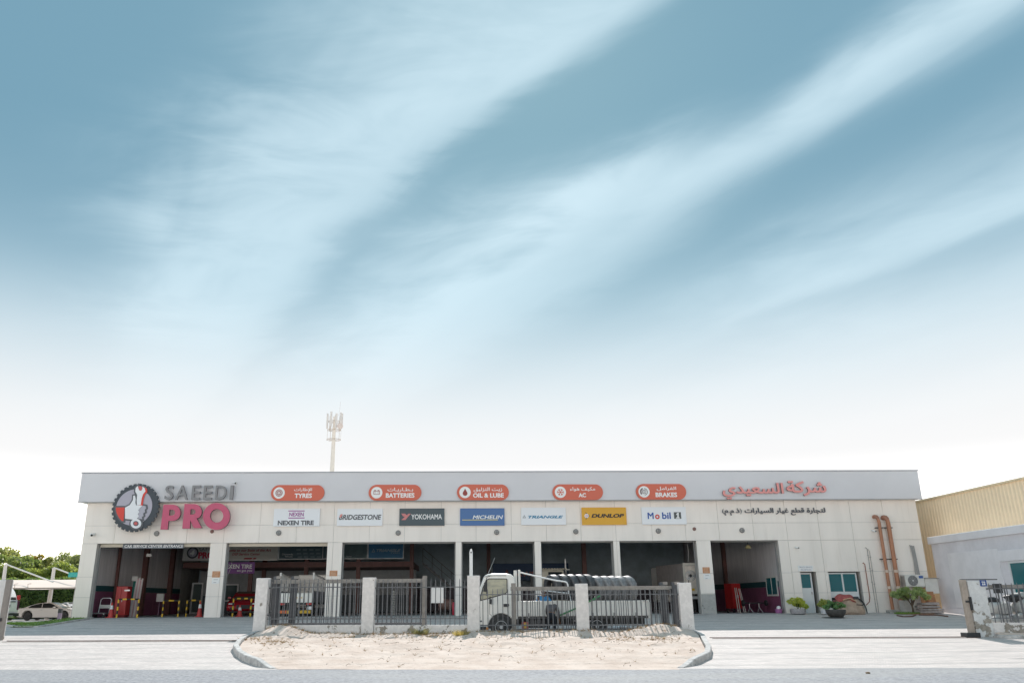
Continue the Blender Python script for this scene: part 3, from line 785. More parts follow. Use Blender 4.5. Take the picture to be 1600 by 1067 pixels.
# ------------------------------------------------------------------ signs
def sign_thing(name, label, cat, px, py, off, group=None):
    x, z = F(px, py, off); return thing(name, label, cat, (x, D-off, z), group)
def rectF(px0, py0, px1, py1, off):
    x0, z1 = F(px0, py0, off); x1, z0 = F(px1, py1, off); xa, zb = F(px0, py1, off); xc, za = F(px1, py0, off)
    return (x0+xa)/2, (z0+zb)/2, (x1+xc)/2, (z1+za)/2
PO = .44                                     # signs on the parapet stand this far in front of the panels
pills = [(423.6, 757.5, 507, 782.2, 'الإطارات', 'TYRES', (459.5, 762, 487.5, 768.5), (460.3, 770.5, 487.3, 777.6), 'wheel', 'tyre wheel symbol'),
         (576, 757, 658.5, 781.8, 'بـطـاريـات', 'BATTERIES', (605.5, 761.5, 645.5, 768.5), (602.8, 770, 647.6, 777.2), 'battery', 'car battery symbol'),
         (714, 756.6, 795, 781.4, 'زيت التزليق', 'OIL & LUBE', (740, 761, 784.5, 768.5), (739, 770, 787.2, 777), 'drop', 'oil drop symbol'),
         (863, 756.4, 942, 781, 'مكيف هواء', 'AC', (890.5, 760.5, 930, 767.5), (904, 770, 915.6, 776.5), 'flake', 'snowflake symbol'),
         (993.6, 755.8, 1072, 780.4, 'الفرامل', 'BRAKES', (1026, 760, 1056.5, 766.5), (1024.4, 769, 1058, 776.3), 'disc', 'brake disc symbol')]
for a, b0, c_, d_, ar, en, rb, re_, ic, word in pills:
    s = sign_thing('service_sign', 'red rounded parapet sign with white %s' % word, 'sign', (a+c_)/2, d_, PO, 'red rounded service signs on the grey parapet')
    x0, z0, x1, z1 = rectF(a, b0, c_, d_, PO-.02); r = (z1-z0)/2; zc = (z0+z1)/2
    poly = np.concatenate([circ(x1-r, zc, r, 16, -PI/2, PI/2), circ(x0+r, zc, r, 16, PI/2, 1.5*PI)])
    solid([poly], .06, 'panel', SIGNRED, s, D-.45, side=mat('sign_return', (.42, .09, .06), .5))
    cxx = x0+r*1.03; solid([circ(cxx, zc, r*.72, 24)], .012, 'roundel', PRINTW, s, D-.463)
    Rr = r*.72; yf = D-.469
    icm = SIGNRED if ic != 'battery' else mat('icon_slate', (.20, .16, .17), .5)
    if ic == 'wheel':
        sh = [circ(cxx, zc, Rr*.62, 24), circ(cxx, zc, Rr*.50, 24)[::-1], circ(cxx, zc, Rr*.40, 20), circ(cxx, zc, Rr*.30, 20)[::-1]]
        for k in range(5):
            t_ = PI/2+k*2*PI/5; sh.append(circ(cxx+Rr*.2*math.cos(t_), zc+Rr*.2*math.sin(t_), Rr*.08, 8))
        solid(sh, .006, 'icon', mat('icon_brown', (.30, .05, .04), .5), s, yf)
    elif ic == 'battery':
        w, h = Rr*.55, Rr*.32
        sh = [np.array([(cxx-w, zc-h), (cxx+w, zc-h), (cxx+w, zc+h), (cxx-w, zc+h)]), np.array([(cxx-w*.84, zc-h*.74), (cxx-w*.84, zc+h*.74), (cxx+w*.84, zc+h*.74), (cxx+w*.84, zc-h*.74)])]
        for q in (-.55, .55): sh.append(np.array([(cxx+w*q-.05, zc+h), (cxx+w*q+.05, zc+h), (cxx+w*q+.05, zc+h*1.35), (cxx+w*q-.05, zc+h*1.35)]))
        sh += [np.array([(cxx+w*.3, zc-.015), (cxx+w*.62, zc-.015), (cxx+w*.62, zc+.015), (cxx+w*.3, zc+.015)]), np.array([(cxx-w*.62, zc-.015), (cxx-w*.3, zc-.015), (cxx-w*.3, zc+.015), (cxx-w*.62, zc+.015)])]
        solid(sh, .006, 'icon', mat('icon_brown', (.30, .05, .04), .5), s, yf)
    elif ic == 'drop':
        q = [(cxx+Rr*.42*math.cos(t_), zc-Rr*.18+Rr*.42*math.sin(t_)) for t_ in np.linspace(PI*1.0-.5+PI*0, PI*2+.5, 20)]
        q += [(cxx+Rr*.12, zc+Rr*.42), (cxx, zc+Rr*.68), (cxx-Rr*.12, zc+Rr*.42)]
        solid([np.array(q)], .006, 'icon', mat('icon_brown', (.30, .05, .04), .5), s, yf)
    elif ic == 'flake':
        sh = []
        for k in range(6):
            t_ = k*PI/3; d1 = np.array([math.cos(t_), math.sin(t_)]); n1 = np.array([-d1[1], d1[0]]); o_ = np.array([cxx, zc])
            bar = lambda p0, p1, w: np.array([p0+w*np.array([-(p1-p0)[1], (p1-p0)[0]])/np.linalg.norm(p1-p0), p0-w*np.array([-(p1-p0)[1], (p1-p0)[0]])/np.linalg.norm(p1-p0), p1-w*np.array([-(p1-p0)[1], (p1-p0)[0]])/np.linalg.norm(p1-p0), p1+w*np.array([-(p1-p0)[1], (p1-p0)[0]])/np.linalg.norm(p1-p0)])
            sh.append(bar(o_, o_+d1*Rr*.62, Rr*.055))
            for q in (-1, 1): sh.append(bar(o_+d1*Rr*.34, o_+d1*Rr*.55+n1*q*Rr*.2, Rr*.045))
        solid(sh, .006, 'icon', icm, s, yf)
    else:
        def arc(r0, r1, a0, a1): return np.concatenate([circ(cxx, zc, r1, 18, a0, a1), circ(cxx, zc, r0, 18, a1, a0)])
        solid([arc(Rr*.26, Rr*.38, 0, 2*PI-.01), arc(Rr*.52, Rr*.64, -1.5, 1.6), arc(Rr*.46, Rr*.74, 1.9, 4.0), circ(cxx, zc, Rr*.12, 10)], .006, 'icon', mat('icon_slate', (.20, .16, .17), .5), s, yf)
    lettersF(arabic(ar), *rb, PO+.02, .02, PRINTW, s, bold=.012, name='arabic_lettering')
    lettersF(en, *re_, PO+.02, .02, PRINTW, s, bold=.035)
def board(px0, py0, px1, py1, m, label, side=None):
    s = sign_thing('brand_board', label, 'sign', (px0+px1)/2, py1, .1, 'brand boards over the bays')
    x0, z0, x1, z1 = rectF(px0, py0, px1, py1, .1)
    part('panel', m, lambda q: q.box(x0, x1, D-.10, D-.012, z0, z1), s, bevel=.008); return s
BO = .115
PURP = mat('purple_print', (.33, .06, .30), .5)
s = board(427.5, 794.2, 499.7, 822, BOARDW, 'white sign board with purple striped mark above dark lettering')
lettersF('NEXEN', 452, 800.2, 474.5, 806.2, BO, .02, PURP, s, bold=.02, name='purple_mark')
for q in (797.2, 808.2):
    x0, z0, x1, z1 = rectF(450.5, q, 475.8, q+1.3, BO); part('stripe', PURP, lambda v: v.box(x0, x1, D-BO, D-.1, z0, z1), s)
lettersF('NEXEN TIRE', 434, 812.8, 490.2, 820, BO, .03, GUNMET if 0 else SLATE, s, bold=.04)
s = board(526.7, 794.4, 597.7, 821.2, BOARDW, 'white sign board with wide dark italic lettering and red flash')
lettersF('BRIDGESTONE', 529.5, 803.6, 595.8, 811.7, BO, .03, SLATE, s, bold=.03, shear=.22)
xa, za = F(530, 803, BO+.01); xb, zb = F(534.5, 808, BO+.01)
solid([np.array([(xa, zb), (xa+.1, zb), (xb+.03, za), (xb-.08, za)])], .01, 'red_flash', SALMON, s, D-BO-.012)
s = board(624, 794, 694.4, 820.8, mat('board_slate', (.055, .085, .10), .4), 'dark slate sign board with white lettering and red arrow mark')
lettersF('YOKOHAMA', 642.5, 803, 690.6, 811, BO, .03, PRINTW, s, bold=.018)
def polyF(pts, off): return np.array([F(x, y, off) for x, y in pts])
solid([polyF([(627, 802), (633, 802.2), (636, 804.5), (637.5, 802.2), (642, 802.2), (638, 806.5), (633.5, 812), (627, 812), (632.5, 807), (629.5, 806)], BO)], .02, 'red_mark', mat('pink_print', (.62, .22, .22), .5), s, D-BO)
s = board(718.9, 793.8, 788.2, 820.7, mat('board_blue', (.06, .16, .38), .4), 'blue sign board with white italic lettering and yellow underline')
lettersF('MICHELIN', 738.5, 804.6, 786, 810.6, BO, .03, PRINTW, s, bold=.022, shear=.22)
x0, z0, x1, z1 = rectF(722, 811.4, 778, 812.5, BO); part('yellow_stripe', mat('stripe_yellow', (.70, .60, .22), .5), lambda v: v.box(x0, x1, D-BO, D-.1, z0, z1), s)
s = board(814.3, 792.7, 884.2, 819.8, BOARDW, 'white sign board with small blue italic lettering and triangle mark')
TBL = mat('print_blue', (.05, .25, .42), .5)
lettersF('TRIANGLE', 825, 805, 880, 809.4, BO, .03, TBL, s, bold=.04, shear=.3)
tri = polyF([(816.5, 809), (822, 809), (819.2, 804)], BO); c0 = tri.mean(0)
solid([tri, (c0+(tri-c0)*.5)[::-1]], .02, 'triangle_mark', mat('print_grey', (.33, .35, .38), .5), s, D-BO)
s = board(909.2, 792.4, 978.8, 819.5, mat('board_yellow', (.74, .38, .02), .4), 'yellow sign board with black wide lettering and round arrow mark')
lettersF('DUNLOP', 924, 802.4, 975.2, 808.4, BO, .03, BLK, s, bold=.045, shear=.22)
cx_, cz_ = F(916.5, 805.6, BO); ax_, _q = F(921.5, 805.6, BO)
solid([np.array([(cx_-.06, cz_+.2), (cx_-.02, cz_+.17), (ax_, cz_), (cx_-.02, cz_-.17), (cx_-.06, cz_-.2), (cx_+.03, cz_)])], .012, 'arrow', BLK, s, D-BO)
solid([circ(cx_, cz_, .115, 18)], .012, 'disc', PRINTW, s, D-BO-.013); solid([circ(cx_, cz_, .065, 14), circ(cx_, cz_, .035, 12)[::-1]], .006, 'letter_ring', SALMON, s, D-BO-.02)
s = board(1002.9, 791.8, 1072.2, 818.9, BOARDW, 'white sign board with blue letters, red ring and numeral tile')
MBL = mat('print_royal_blue', (.02, .09, .36), .5)
lettersF('M', 1012, 800.4, 1021.3, 810.3, BO, .03, MBL, s, bold=.02); 
cx_, cz_ = F(1027.2, 806.9, BO); solid([circ(cx_, cz_, .125, 20), circ(cx_, cz_, .055, 14)[::-1]], .02, 'red_ring', mat('print_red', (.62, .05, .04), .5), s, D-BO)
lettersF('bil', 1034.6, 800, 1048, 810.4, BO, .03, MBL, s, bold=.02)
x0, z0, x1, z1 = rectF(1053.2, 799.8, 1064.2, 810, BO); part('numeral_tile', mat('tile_dark', (.09, .10, .10), .5), lambda v: v.box(x0, x1, D-BO, D-.1, z0, z1), s)
solid([polyF([(1056.2, 803.4), (1058.6, 800.5), (1060.6, 800.5), (1060.6, 807.9), (1062, 807.9), (1062, 809.5), (1056.4, 809.5), (1056.4, 807.9), (1058.2, 807.9), (1058.2, 803.2), (1057, 804.4)], BO+.01)], .012, 'numeral', PRINTW, s, D-BO-.013)
# round emblem
em = sign_thing('round_emblem', 'round tyre emblem with white hand gripping a spanner', 'sign', 211, 793, .55)
EO = .60
def zp(pts): return [(165+x/7.62, 740+y/7.62) for x, y in pts]
def zF(pts, off=EO): return polyF(zp(pts), off)
cx_, cz_ = F(211.2, 792.7, EO); ex = abs(F(174.2, 792.7, EO)[0]-F(248.2, 792.7, EO)[0])/2; ez = abs(F(211, 755, EO)[1]-F(211, 830.6, EO)[1])/2
pts = []
for k in range(30):
    for dr, a in ((1.0, 0), (1.0, .5), (.945, .55), (.945, .95)): 
        t_ = 2*PI*(k+a)/30; pts.append((cx_+ex*dr*math.cos(t_), cz_+ez*dr*math.sin(t_)))
solid([np.array(pts)], .12, 'tyre_ring', mat('emblem_slate', (.045, .058, .072), .5), em, D-.56)
c2x, c2z = F(209.2, 792, EO); r2 = abs(F(181, 792, EO)[0]-F(237.3, 792, EO)[0])/2
solid([circ(c2x, c2z, r2, 40)], .02, 'disc', mat('emblem_lilac', (.42, .40, .47), .5), em, D-.575)
wr = [(375, 372), (372, 320), (378, 250), (355, 210), (360, 168), (385, 145), (392, 172), (405, 200), (428, 200), (440, 180), (442, 150), (468, 172), (476, 208), (448, 242), (432, 290), (420, 372)]
hand = [(235, 402), (292, 372), (330, 312), (333, 262), (352, 258), (362, 300), (357, 345), (368, 374), (440, 378), (415, 405), (392, 432), (405, 455), (385, 480), (400, 505), (378, 530), (360, 548), (235, 534)]
fing = [(440, 378), (478, 384), (482, 410), (466, 428), (470, 455), (448, 470), (452, 500), (432, 512), (436, 538), (378, 532), (400, 505), (385, 480), (405, 455), (392, 432), (415, 405)]
cuff = [(124, 400), (228, 400), (214, 562), (196, 562), (165, 528), (138, 478), (126, 440)]
ring = [(365+64*math.cos(t_), 592+58*math.sin(t_)) for t_ in np.linspace(0, 2*PI, 24, endpoint=False)]
ol = [offs(zF(q), .085) for q in (wr, hand, fing, cuff, ring)]
ol = [q if area(q) > 0 else q[::-1] for q in ol]
solid(ol, .02, 'outline', SLATE, em, D-.597)
EW = mat('emblem_white', (.80, .81, .84), .5)
solid([zF(fing)], .02, 'fingers', mat('emblem_grey_lilac', (.44, .43, .50), .5), em, D-.615)
solid([zF([(x+22, y+6) for x, y in wr])], .018, 'spanner_edge', mat('emblem_red', (.70, .06, .045), .5), em, D-.613)
solid([zF(wr)], .02, 'spanner', EW, em, D-.632)
solid([zF(hand)], .02, 'hand', EW, em, D-.645)
solid([zF(cuff)], .02, 'cuff', mat('emblem_red', (.70, .06, .045), .5), em, D-.62)
solid([zF([(412+27*math.cos(t_), 172+27*math.sin(t_)) for t_ in np.linspace(0, 2*PI, 18, endpoint=False)])], .02, 'nut', mat('emblem_red_dull', (.55, .10, .10), .5), em, D-.618)
rg = zF(ring); solid([rg], .02, 'spanner_ring', EW, em, D-.65)
c0 = rg.mean(0); solid([c0+(rg-c0)*.52], .012, 'ring_dark', SLATE, em, D-.66); solid([c0+(rg-c0)*.33], .012, 'ring_bore', mat('emblem_red_dull', (.55, .10, .10), .5), em, D-.668)  # dark printed ring between the white ring and its red bore
# name letters, one object per letter
nm = sign_thing('name_letters', 'grey raised capital letters of the shop name on the parapet', 'sign', 312, 781, .5)
for ch, a, b_ in (('S', 705, 808), ('A', 832, 982), ('E', 1025, 1128), ('E', 1165, 1268), ('D', 1305, 1440), ('I', 1480, 1518)):
    lettersF(ch, 165+a/7.62, 740+137/7.62, 165+b_/7.62, 740+308/7.62, .62, .10, GUNMET, nm, bold=.012, name='letter', side=LETDARK)
nm2 = sign_thing('name_letters', 'large crimson block letters beneath the grey shop name', 'sign', 305, 827, .5)
PD = .55
def pF(pts): return polyF(zp(pts), PD)
def arcp(cx0, cy0, rx, ry, a0, a1, n=14): return [(cx0+rx*math.cos(a0+(a1-a0)*i/n), cy0+ry*math.sin(a0+(a1-a0)*i/n)) for i in range(n+1)]
Pp_ = [(652, 662), (690, 366)]+[(800, 366)]+arcp(800, 462, 92, 96, -PI/2, PI/2)+[(748, 560), (738, 662)]
Ph_ = [(760, 425)]+arcp(792, 460, 34, 34, -PI/2, PI/2)+[(754, 494)]
Rp_ = [(912, 650), (940, 358)]+[(1050, 358)]+arcp(1050, 450, 95, 92, -PI/2, .9)+[(1085, 530), (1145, 645), (1050, 645), (1008, 552), (1003, 650)]
Rh_ = [(1012, 420)]+arcp(1040, 452, 30, 32, -PI/2, PI/2)+[(1008, 484)]
for o_, h_ in ((Pp_, Ph_), (Rp_, Rh_)):
    A_, B_ = pF(o_), pF(h_)
    if area(A_)*area(B_) > 0: B_ = B_[::-1]
    solid([A_, B_], .16, 'letter', PINKRED, nm2, D-PD, side=LETDARK)
O1 = pF(arcp(1320, 506, 161, 160, 0, 2*PI-.15, 44)); O2 = pF(arcp(1322, 500, 78, 80, 0, 2*PI-.15, 34))[::-1]
solid([O1, O2], .16, 'letter', PINKRED, nm2, D-PD, side=LETDARK)
# arabic names
s = sign_thing('arabic_name', 'salmon red Arabic lettering on the parapet', 'sign', 1210, 779, .5)
lettersF(arabic('شركة'), 1229, 750.8, 1291.2, 774.5, .52, .09, SALMON, s, bold=.026, name='word', side=LETDARK)
lettersF(arabic('السعيدي'), 1129, 754.2, 1225, 779.6, .52, .09, SALMON, s, bold=.026, name='word', side=LETDARK)
s = sign_thing('arabic_subtitle', 'dark Arabic lettering line on the cream wall under the red name', 'sign', 1210, 804, .1)
lettersF(arabic('لتجارة قطع غيار السيارات (ذ.م.م)'), 1129, 793, 1290, 804.6, .08, .06, SLATE, s, bold=.022)
# entrance banner
s = sign_thing('entrance_sign', 'grey entrance banner with white capitals hung in the first opening', 'sign', 240, 857, 0)
x0, z0, x1, z1 = rectF(192, 849.2, 287, 856.6, -.2); part('banner', mat('banner_slate', (.11, .13, .16), .5), lambda q: q.box(x0, x1, D+.20, D+.23, z0, z1), s)
lettersF('CAR SERVICE CENTER ENTRANCE', 194.5, 850.6, 286.4, 855.2, -.185, .01, PRINTW, s, bold=.02, shear=.15)
# reception sign
s = sign_thing('reception_sign', 'small white reception sign over the door', 'sign', 1258, 892, .05)
x0, z0, x1, z1 = rectF(1247, 883.2, 1270.5, 892, .03); part('plate', PRINTW, lambda q: q.box(x0, x1, D-.03, D-.006, z0, z1), s)
lettersF('TRUCK SERVICE', 1248.5, 884.6, 1269, 886.8, .034, .005, mat('print_violet_grey', (.32, .30, .40), .6), s); lettersF('RECEPTION', 1251.5, 888.6, 1267.5, 890.8, .034, .005, mat('print_violet_grey', (.32, .30, .40), .6), s)
# notices on the pillars
ORN = mat('orange_notice', (.58, .27, .13), .6, vary=.25, scale=9)
for i, (a, b0, c_, d_, lab) in enumerate(((331.7, 892, 343.6, 901.6, 'the first pillar'), (515, 891, 527, 899.6, 'the second pillar'), (1098, 885.8, 1109, 895, 'the worn pillar'))):
    s = sign_thing('notice', 'small faded orange notice on %s from the left' % lab if i < 2 else 'small faded orange notice on the pillar with the bare worn foot', 'notice', (a+c_)/2, d_, .02, 'orange notices on the pillars')
    x0, z0, x1, z1 = rectF(a, b0, c_, d_, .02); part('plate', ORN, lambda q: q.box(x0, x1, D-.02, D-.006, z0, z1), s)
    for k in range(4): part('text_line', mat('notice_text', (.62, .42, .30), .6), lambda q: q.box(x0+.05, x1-.05-.04*(k % 2), D-.023, D-.0205, z1-.07-.07*k, z1-.045-.07*k), s)
for i, (a, b0, c_, d_, lab) in enumerate(((331, 902.4, 343, 911.2, 'first pillar, under the orange one'), (1099.5, 896, 1110.5, 904.4, 'pillar with the bare worn foot'))):
    s = sign_thing('notice', 'white paper notice on the ' + lab, 'notice', (a+c_)/2, d_, .02, 'white notices on the pillars')
    x0, z0, x1, z1 = rectF(a, b0, c_, d_, .02); part('plate', PRINTW, lambda q: q.box(x0, x1, D-.018, D-.006, z0, z1), s)
    for k in (0, 2): part('text_line', mat('notice_grey', (.40, .40, .42), .6), lambda q: q.box(x0+.09, x1-.09-.04*k, D-.021, D-.0185, z1-.10-.07*k, z1-.075-.07*k), s)
# bulkhead lamps
LAMPG = mat('lamp_grey', (.22, .215, .21), .5); LENS = mat('lamp_lens', (.42, .41, .39), .25)
spots_ = [(244, 833, 'under the round emblem and left of the crimson letters'), (435, 832, 'under the board with the purple mark'), (622, 832, 'between the red flash board and the slate board'), (776, 831, 'under the blue board'),
          (900, 830, 'between the plain white board and the yellow board'), (1029, 829, 'under the board with the red ring'), (1160, 828, 'under the dark Arabic line')]
lp0 = None
for px, py, w in spots_:
    x, z = F(px, py, .1)
    if lp0 is None:
        lp0 = thing('bulkhead_lamp', '', 'lamp', (x, D, z), 'round lamps over the bays')
        mx = Matrix.Translation((x, D, z)) @ Matrix.Rotation(PI/2, 4, 'X')
        q = MB(); q.lathe([(.14, .004), (.14, .06), (.12, .085), (.10, .085)], 20, mx); q.build('housing', LAMPG, lp0, True)
        q = MB(); q.lathe([(.10, .08), (.085, .105), (.045, .12), (.0, .125)], 20, mx); q.build('lens', LENS, lp0, True)
        q = MB(); q.box(x-.012, x+.012, D-.14, D-.11, z-.11, z+.11); q.box(x-.11, x+.11, D-.14, D-.11, z-.012, z+.012); q.build('guard', LAMPG, lp0); o = lp0
    else: o = dup(lp0, (x, D, z))
    o['label'] = 'grey round wall lamp ' + w
# cameras and little boxes on the wall
def cctv(px, py, off, label, s=1.0, left=False):
    x, z = F(px, py, off); t_ = thing('security_camera', label, 'camera', (x, D-off, z))
    q = MB(); q.box(x-.05*s, x+.05*s, D-off-.03, D-off+.02, z-.05*s, z+.07*s); q.tube([(x, D-off-.02, z), (x, D-off-.16*s, z-.02)], .02*s, 6); q.build('bracket', OFFWH, t_)
    q = MB(); q.tube([(x-.06*s, D-off-.12*s, z), (x+.06*s, D-off-.34*s, z-.05*s)], .055*s, 10); q.build('camera_body', WHITE, t_, True)
    q = MB(); q.tube([(x+.06*s, D-off-.34*s, z-.05*s), (x+.066*s, D-off-.36*s, z-.053*s)], .045*s, 10); q.build('lens', BLK, t_)
cctv(147, 835, .02, 'white security camera near the left corner of the cream wall', 1.3)
cctv(368.5, 754.5, .40, 'small white camera on the parapet beside the grey name letters', .9)
cctv(1243, 855, .02, 'small dark eyed camera on the wall above the reception door', .8)
cctv(1363, 829, .02, 'small camera on the cream wall left of the brown pipes', .8)
for px, py, lab in ((331, 830, 'small brown vent below the crimson round letter'), (1085, 826, 'small brown vent right of the red ring board')):
    x, z = F(px, py, .03); t_ = thing('wall_vent', lab, 'vent', (x, D, z), 'small brown vents')
    q = MB(); q.lathe([(.10, .004), (.09, .05), (.05, .07), (0, .07)], 14, Matrix.Translation((x, D, z)) @ Matrix.Rotation(PI/2, 4, 'X')); q.build('cap', mat('vent_brown', (.22, .12, .10), .6), t_, True)

# ================================================================== FENCE
FW = thing('boundary_wall', 'low white rendered fence wall with five pillars and peeling paint', 'wall', (.4, 33.3, -.5))
PIL = [(411.5, 903, -8.05), (580, 902, -3.72), (741, 899, .47), (912, 911.5, 4.72), (1075, 910, 8.72)]
pil_x = []
FANG = math.atan(-.085)
for px, py, x in PIL:
    y = fenceY(x); zt = P(px, py, y)[2]; pil_x.append(x)
    mx = Matrix.Translation((x, y, 0)) @ Matrix.Rotation(FANG, 4, 'Z')
    q = MB(); q.layers([[tuple(mx @ Vector((a*.245+.004*(z > 0), b_*.2, z))) for a, b_ in ((-1, -1), (1, -1), (1, 1), (-1, 1))] for z in (-.9, zt-.6, zt)])
    q.build('pillar', PLASTP, FW, bevel=.018)
wall_top = [P(500, 976, fenceY(-5.9))[2], P(660, 976, fenceY(-1.6))[2], P(830, 984.5, fenceY(2.6))[2], P(990, 984, fenceY(6.7))[2]]
for i in range(4):
    x0, x1 = pil_x[i]+.25, pil_x[i+1]-.25
    q = MB(); q.layers([[(x, fenceY(x)+s*.11, z) for x, s in ((x0, -1), (x1, -1), (x1, 1), (x0, 1))] for z in (-.95, wall_top[i])])
    q.build('wall_panel', PLAST if i < 2 else CONC, FW, bevel=.012)

def barmesh(name, z0, z1, w, spike):
    q = MB(); q.box(-w, w, -w, w, z0, z1)
    if spike: q.add([(-w, -w, z1+.002), (w, -w, z1+.002), (w, w, z1+.002), (-w, w, z1+.002), (0, 0, z1+spike)], [(0, 1, 4), (1, 2, 4), (2, 3, 4), (3, 0, 4), (3, 2, 1, 0)])
    me = bpy.data.meshes.new(name); me.from_pydata(q.v, [], q.f); return me
def bars(parent, me, m, xs_, jitter=0.0):
    if not me.materials: me.materials.append(m)
    for x in xs_:
        o = bpy.data.objects.new('bar', me); COL.objects.link(o); o.parent = parent; o.location = (x, 0, 0)
        if jitter: o.rotation_euler = (random.uniform(-jitter, jitter), random.uniform(-jitter, jitter), 0)
def railing(x0, x1, zb, zl, zu, zt, label, fy=fenceY, ang=FANG, step=.19):
    r_ = thing('iron_railing', label, 'railing', (x0, fy(x0), 0), 'iron railings between the pillars', ang)
    Lh = (x1-x0)/math.cos(ang)
    for z in (zl, zu):
        q = MB(); q.box(0.01, Lh-.01, -.016, .016, z-.018, z+.018); q.build('rail', IRON, r_, local=True)
    for x in (.03, Lh-.03):
        for z in (zl+.15, zu-.02):
            q = MB(); q.box(x-.05, x+.05, -.03, .03, z-.03, z+.03); q.build('bracket', IRON, r_, local=True)
    n = int(Lh/step); me = barmesh('railing_bar', zb-.02, zt-.07, .0145, .09)
    bars(r_, me, IRON, [Lh*(k+.6)/(n+.2) for k in range(n)], .006); return r_
lab = ['grey spiked railing between the first two pillars at the left end', 'grey spiked railing holding the blank white board', 'grey spiked railing in front of the truck cab', 'grey spiked railing in front of the loaded tyres']
for i in range(4):
    xm_ = (pil_x[i]+pil_x[i+1])/2; pxm = (PIL[i][0]+PIL[i+1][0])/2; y = fenceY(xm_)
    rows = (966, 917, 904) if i < 2 else (976, 928, 919)
    zl, zu, zt = [P(pxm, r__, y)[2] for r__ in rows]
    railing(pil_x[i]+.245, pil_x[i+1]-.245, wall_top[i], zl, zu, zt, lab[i])
def gatepanel(pxs, rows, label, endpx, dpx, ymid, dy=.36):
    """sliding gate parked behind the fence: pxs = (left,right), rows = (top beam top, beam bottom, lower rail, base)"""
    fy = lambda x: fenceY(x)+dy
    xa = P(pxs[0], 940, fy(ymid))[0]; xb = P(pxs[1], 940, fy(ymid))[0]
    pm = (pxs[0]+pxs[1])/2; zt, zb2, zl, z0 = [P(pm, r__, fy((xa+xb)/2))[2] for r__ in rows]
    g_ = thing('sliding_gate', label, 'gate', (xa, fy(xa), 0), 'sliding gates parked behind the railings', FANG)
    Lh = xb-xa
    q = MB(); q.box(0, Lh, -.04, .04, zb2, zt); q.build('top_beam', IRONLT, g_, local=True)
    q = MB(); q.box(0, Lh, -.035, .035, z0, z0+.09); q.build('bottom_beam', IRON, g_, local=True)
    q = MB(); q.box(0, Lh, -.02, .02, zl-.02, zl+.02); q.build('rail', IRON, g_, local=True)
    xe = P(endpx, 940, fy(ymid))[0]-xa; ze = P(endpx, rows[0]-5, fy((xa+xb)/2))[2]
    q = MB(); q.box(xe-.09, xe+.09, -.06, .06, z0-.05, ze); q.build('end_post', IRONLT, g_, local=True)
    n = int(Lh/.17); me = barmesh('gate_bar', z0+.09, zb2+.02, .0145, 0)
    bars(g_, me, IRON, [Lh*(k+.5)/n for k in range(n)], .008)
    return fy
fy = gatepanel((424, 668), (904.5, 910.5, 966, 976), 'long grey barred gate with tan end post behind the left railings', 664.5, 0, -4)
fy2 = gatepanel((799, 1046), (915.5, 921.5, 976, 985), 'long grey barred gate with brown top beam beside the truck', 803.5, 0, 6)
def guide(pxs, top, base, fyy, ym, label):
    x0, x1 = [P(p_, 940, fyy(ym)+.05)[0] for p_ in pxs]; y = fyy(ym)+.10
    zt = P(sum(pxs)/2, top, y)[2]; z0 = gz(x0, y)-.05
    g_ = thing('gate_guide', label, 'gate post', ((x0+x1)/2, y, z0), 'dark twin guide posts of the sliding gates')
    for x in (x0, x1):
        q = MB(); q.box(x-.12, x+.12, y-.02, y+.18, z0, zt); pp = q.build('post', mat('dark_grey_post', (.075, .08, .09), .5, vary=.2), g_)
        q = MB(); q.box(x+.0, x+.19, y-.03, y+.19, zt-.10, zt+.012); q.build('cap', IRONLT, pp)
    q = MB(); q.box(x0+.12, x1-.12, y+.02, y+.12, zt-.26, zt-.14); q.build('cross_bar', IRONLT, g_)
guide((429, 457), 900, 976, fy, -7, 'pair of dark grey gate posts at the left end of the fence')
guide((1038, 1056.5), 909, 980, fy2, 8, 'pair of dark grey gate posts at the right end of the fence')
# blank white board on the gate
y = fenceY(-1.2)+.30; x0, _, z1 = P(674, 916.5, y); x1, _, z0 = P(693, 941.5, y)
q = MB(); q.box(x0, x1, y, y+.02, z0, z1); o = q.build('blank_board', PRINTW); tag(o, 'blank white board hung behind the second railing', 'board')
# pale tall pole behind the fence
y = 35.2; x0, _, z1 = P(736, 858, y)
t_ = thing('white_pole', 'tall white square pole with rounded top rising behind the third pillar', 'pole', (x0, y, gz(x0, y)))
q = MB(); q.layers([[(x0-.07, y-.05, z), (x0+.07, y-.05, z), (x0+.07, y+.05, z), (x0-.07, y+.05, z)] for z in (gz(x0, y), z1-.12)]+[[(x0-.04, y-.05, z1), (x0+.04, y-.05, z1), (x0+.04, y+.05, z1), (x0-.04, y+.05, z1)]]); q.build('shaft', WHITE, t_, bevel=.02)
q = MB(); q.tube([(x0, y-.06, z1-.13), (x0, y-.05, z1-.13)], .03, 8); q.build('bolt', DARK, t_)

# left gate pillar with its steel post at the edge of the picture
t_ = thing('gate_pillar', 'white gate pillar at the left edge of the picture with a taupe steel post', 'pillar', (-17.6, 32.5, -.6))
a = P(4, 906, 32.9); b_ = P(19.5, 905, 32.6)
q = MB(); q.box(b_[0]-.75, b_[0]-.20, 32.6, 33.1, -.8, a[2]); q.build('pillar', PLASTP, t_, bevel=.02)
q = MB(); q.box(b_[0]-.19, b_[0]+.02, 32.5, 32.62, gz(-17.5, 32.5)-.02, b_[2]); pp = q.build('post', mat('taupe_steel', (.27, .235, .21), .5, vary=.15), t_, bevel=.01)
q = MB(); q.box(b_[0]-.20, b_[0]-.10, 32.44, 32.5, .10, .22); q.build('latch', DARK, pp)
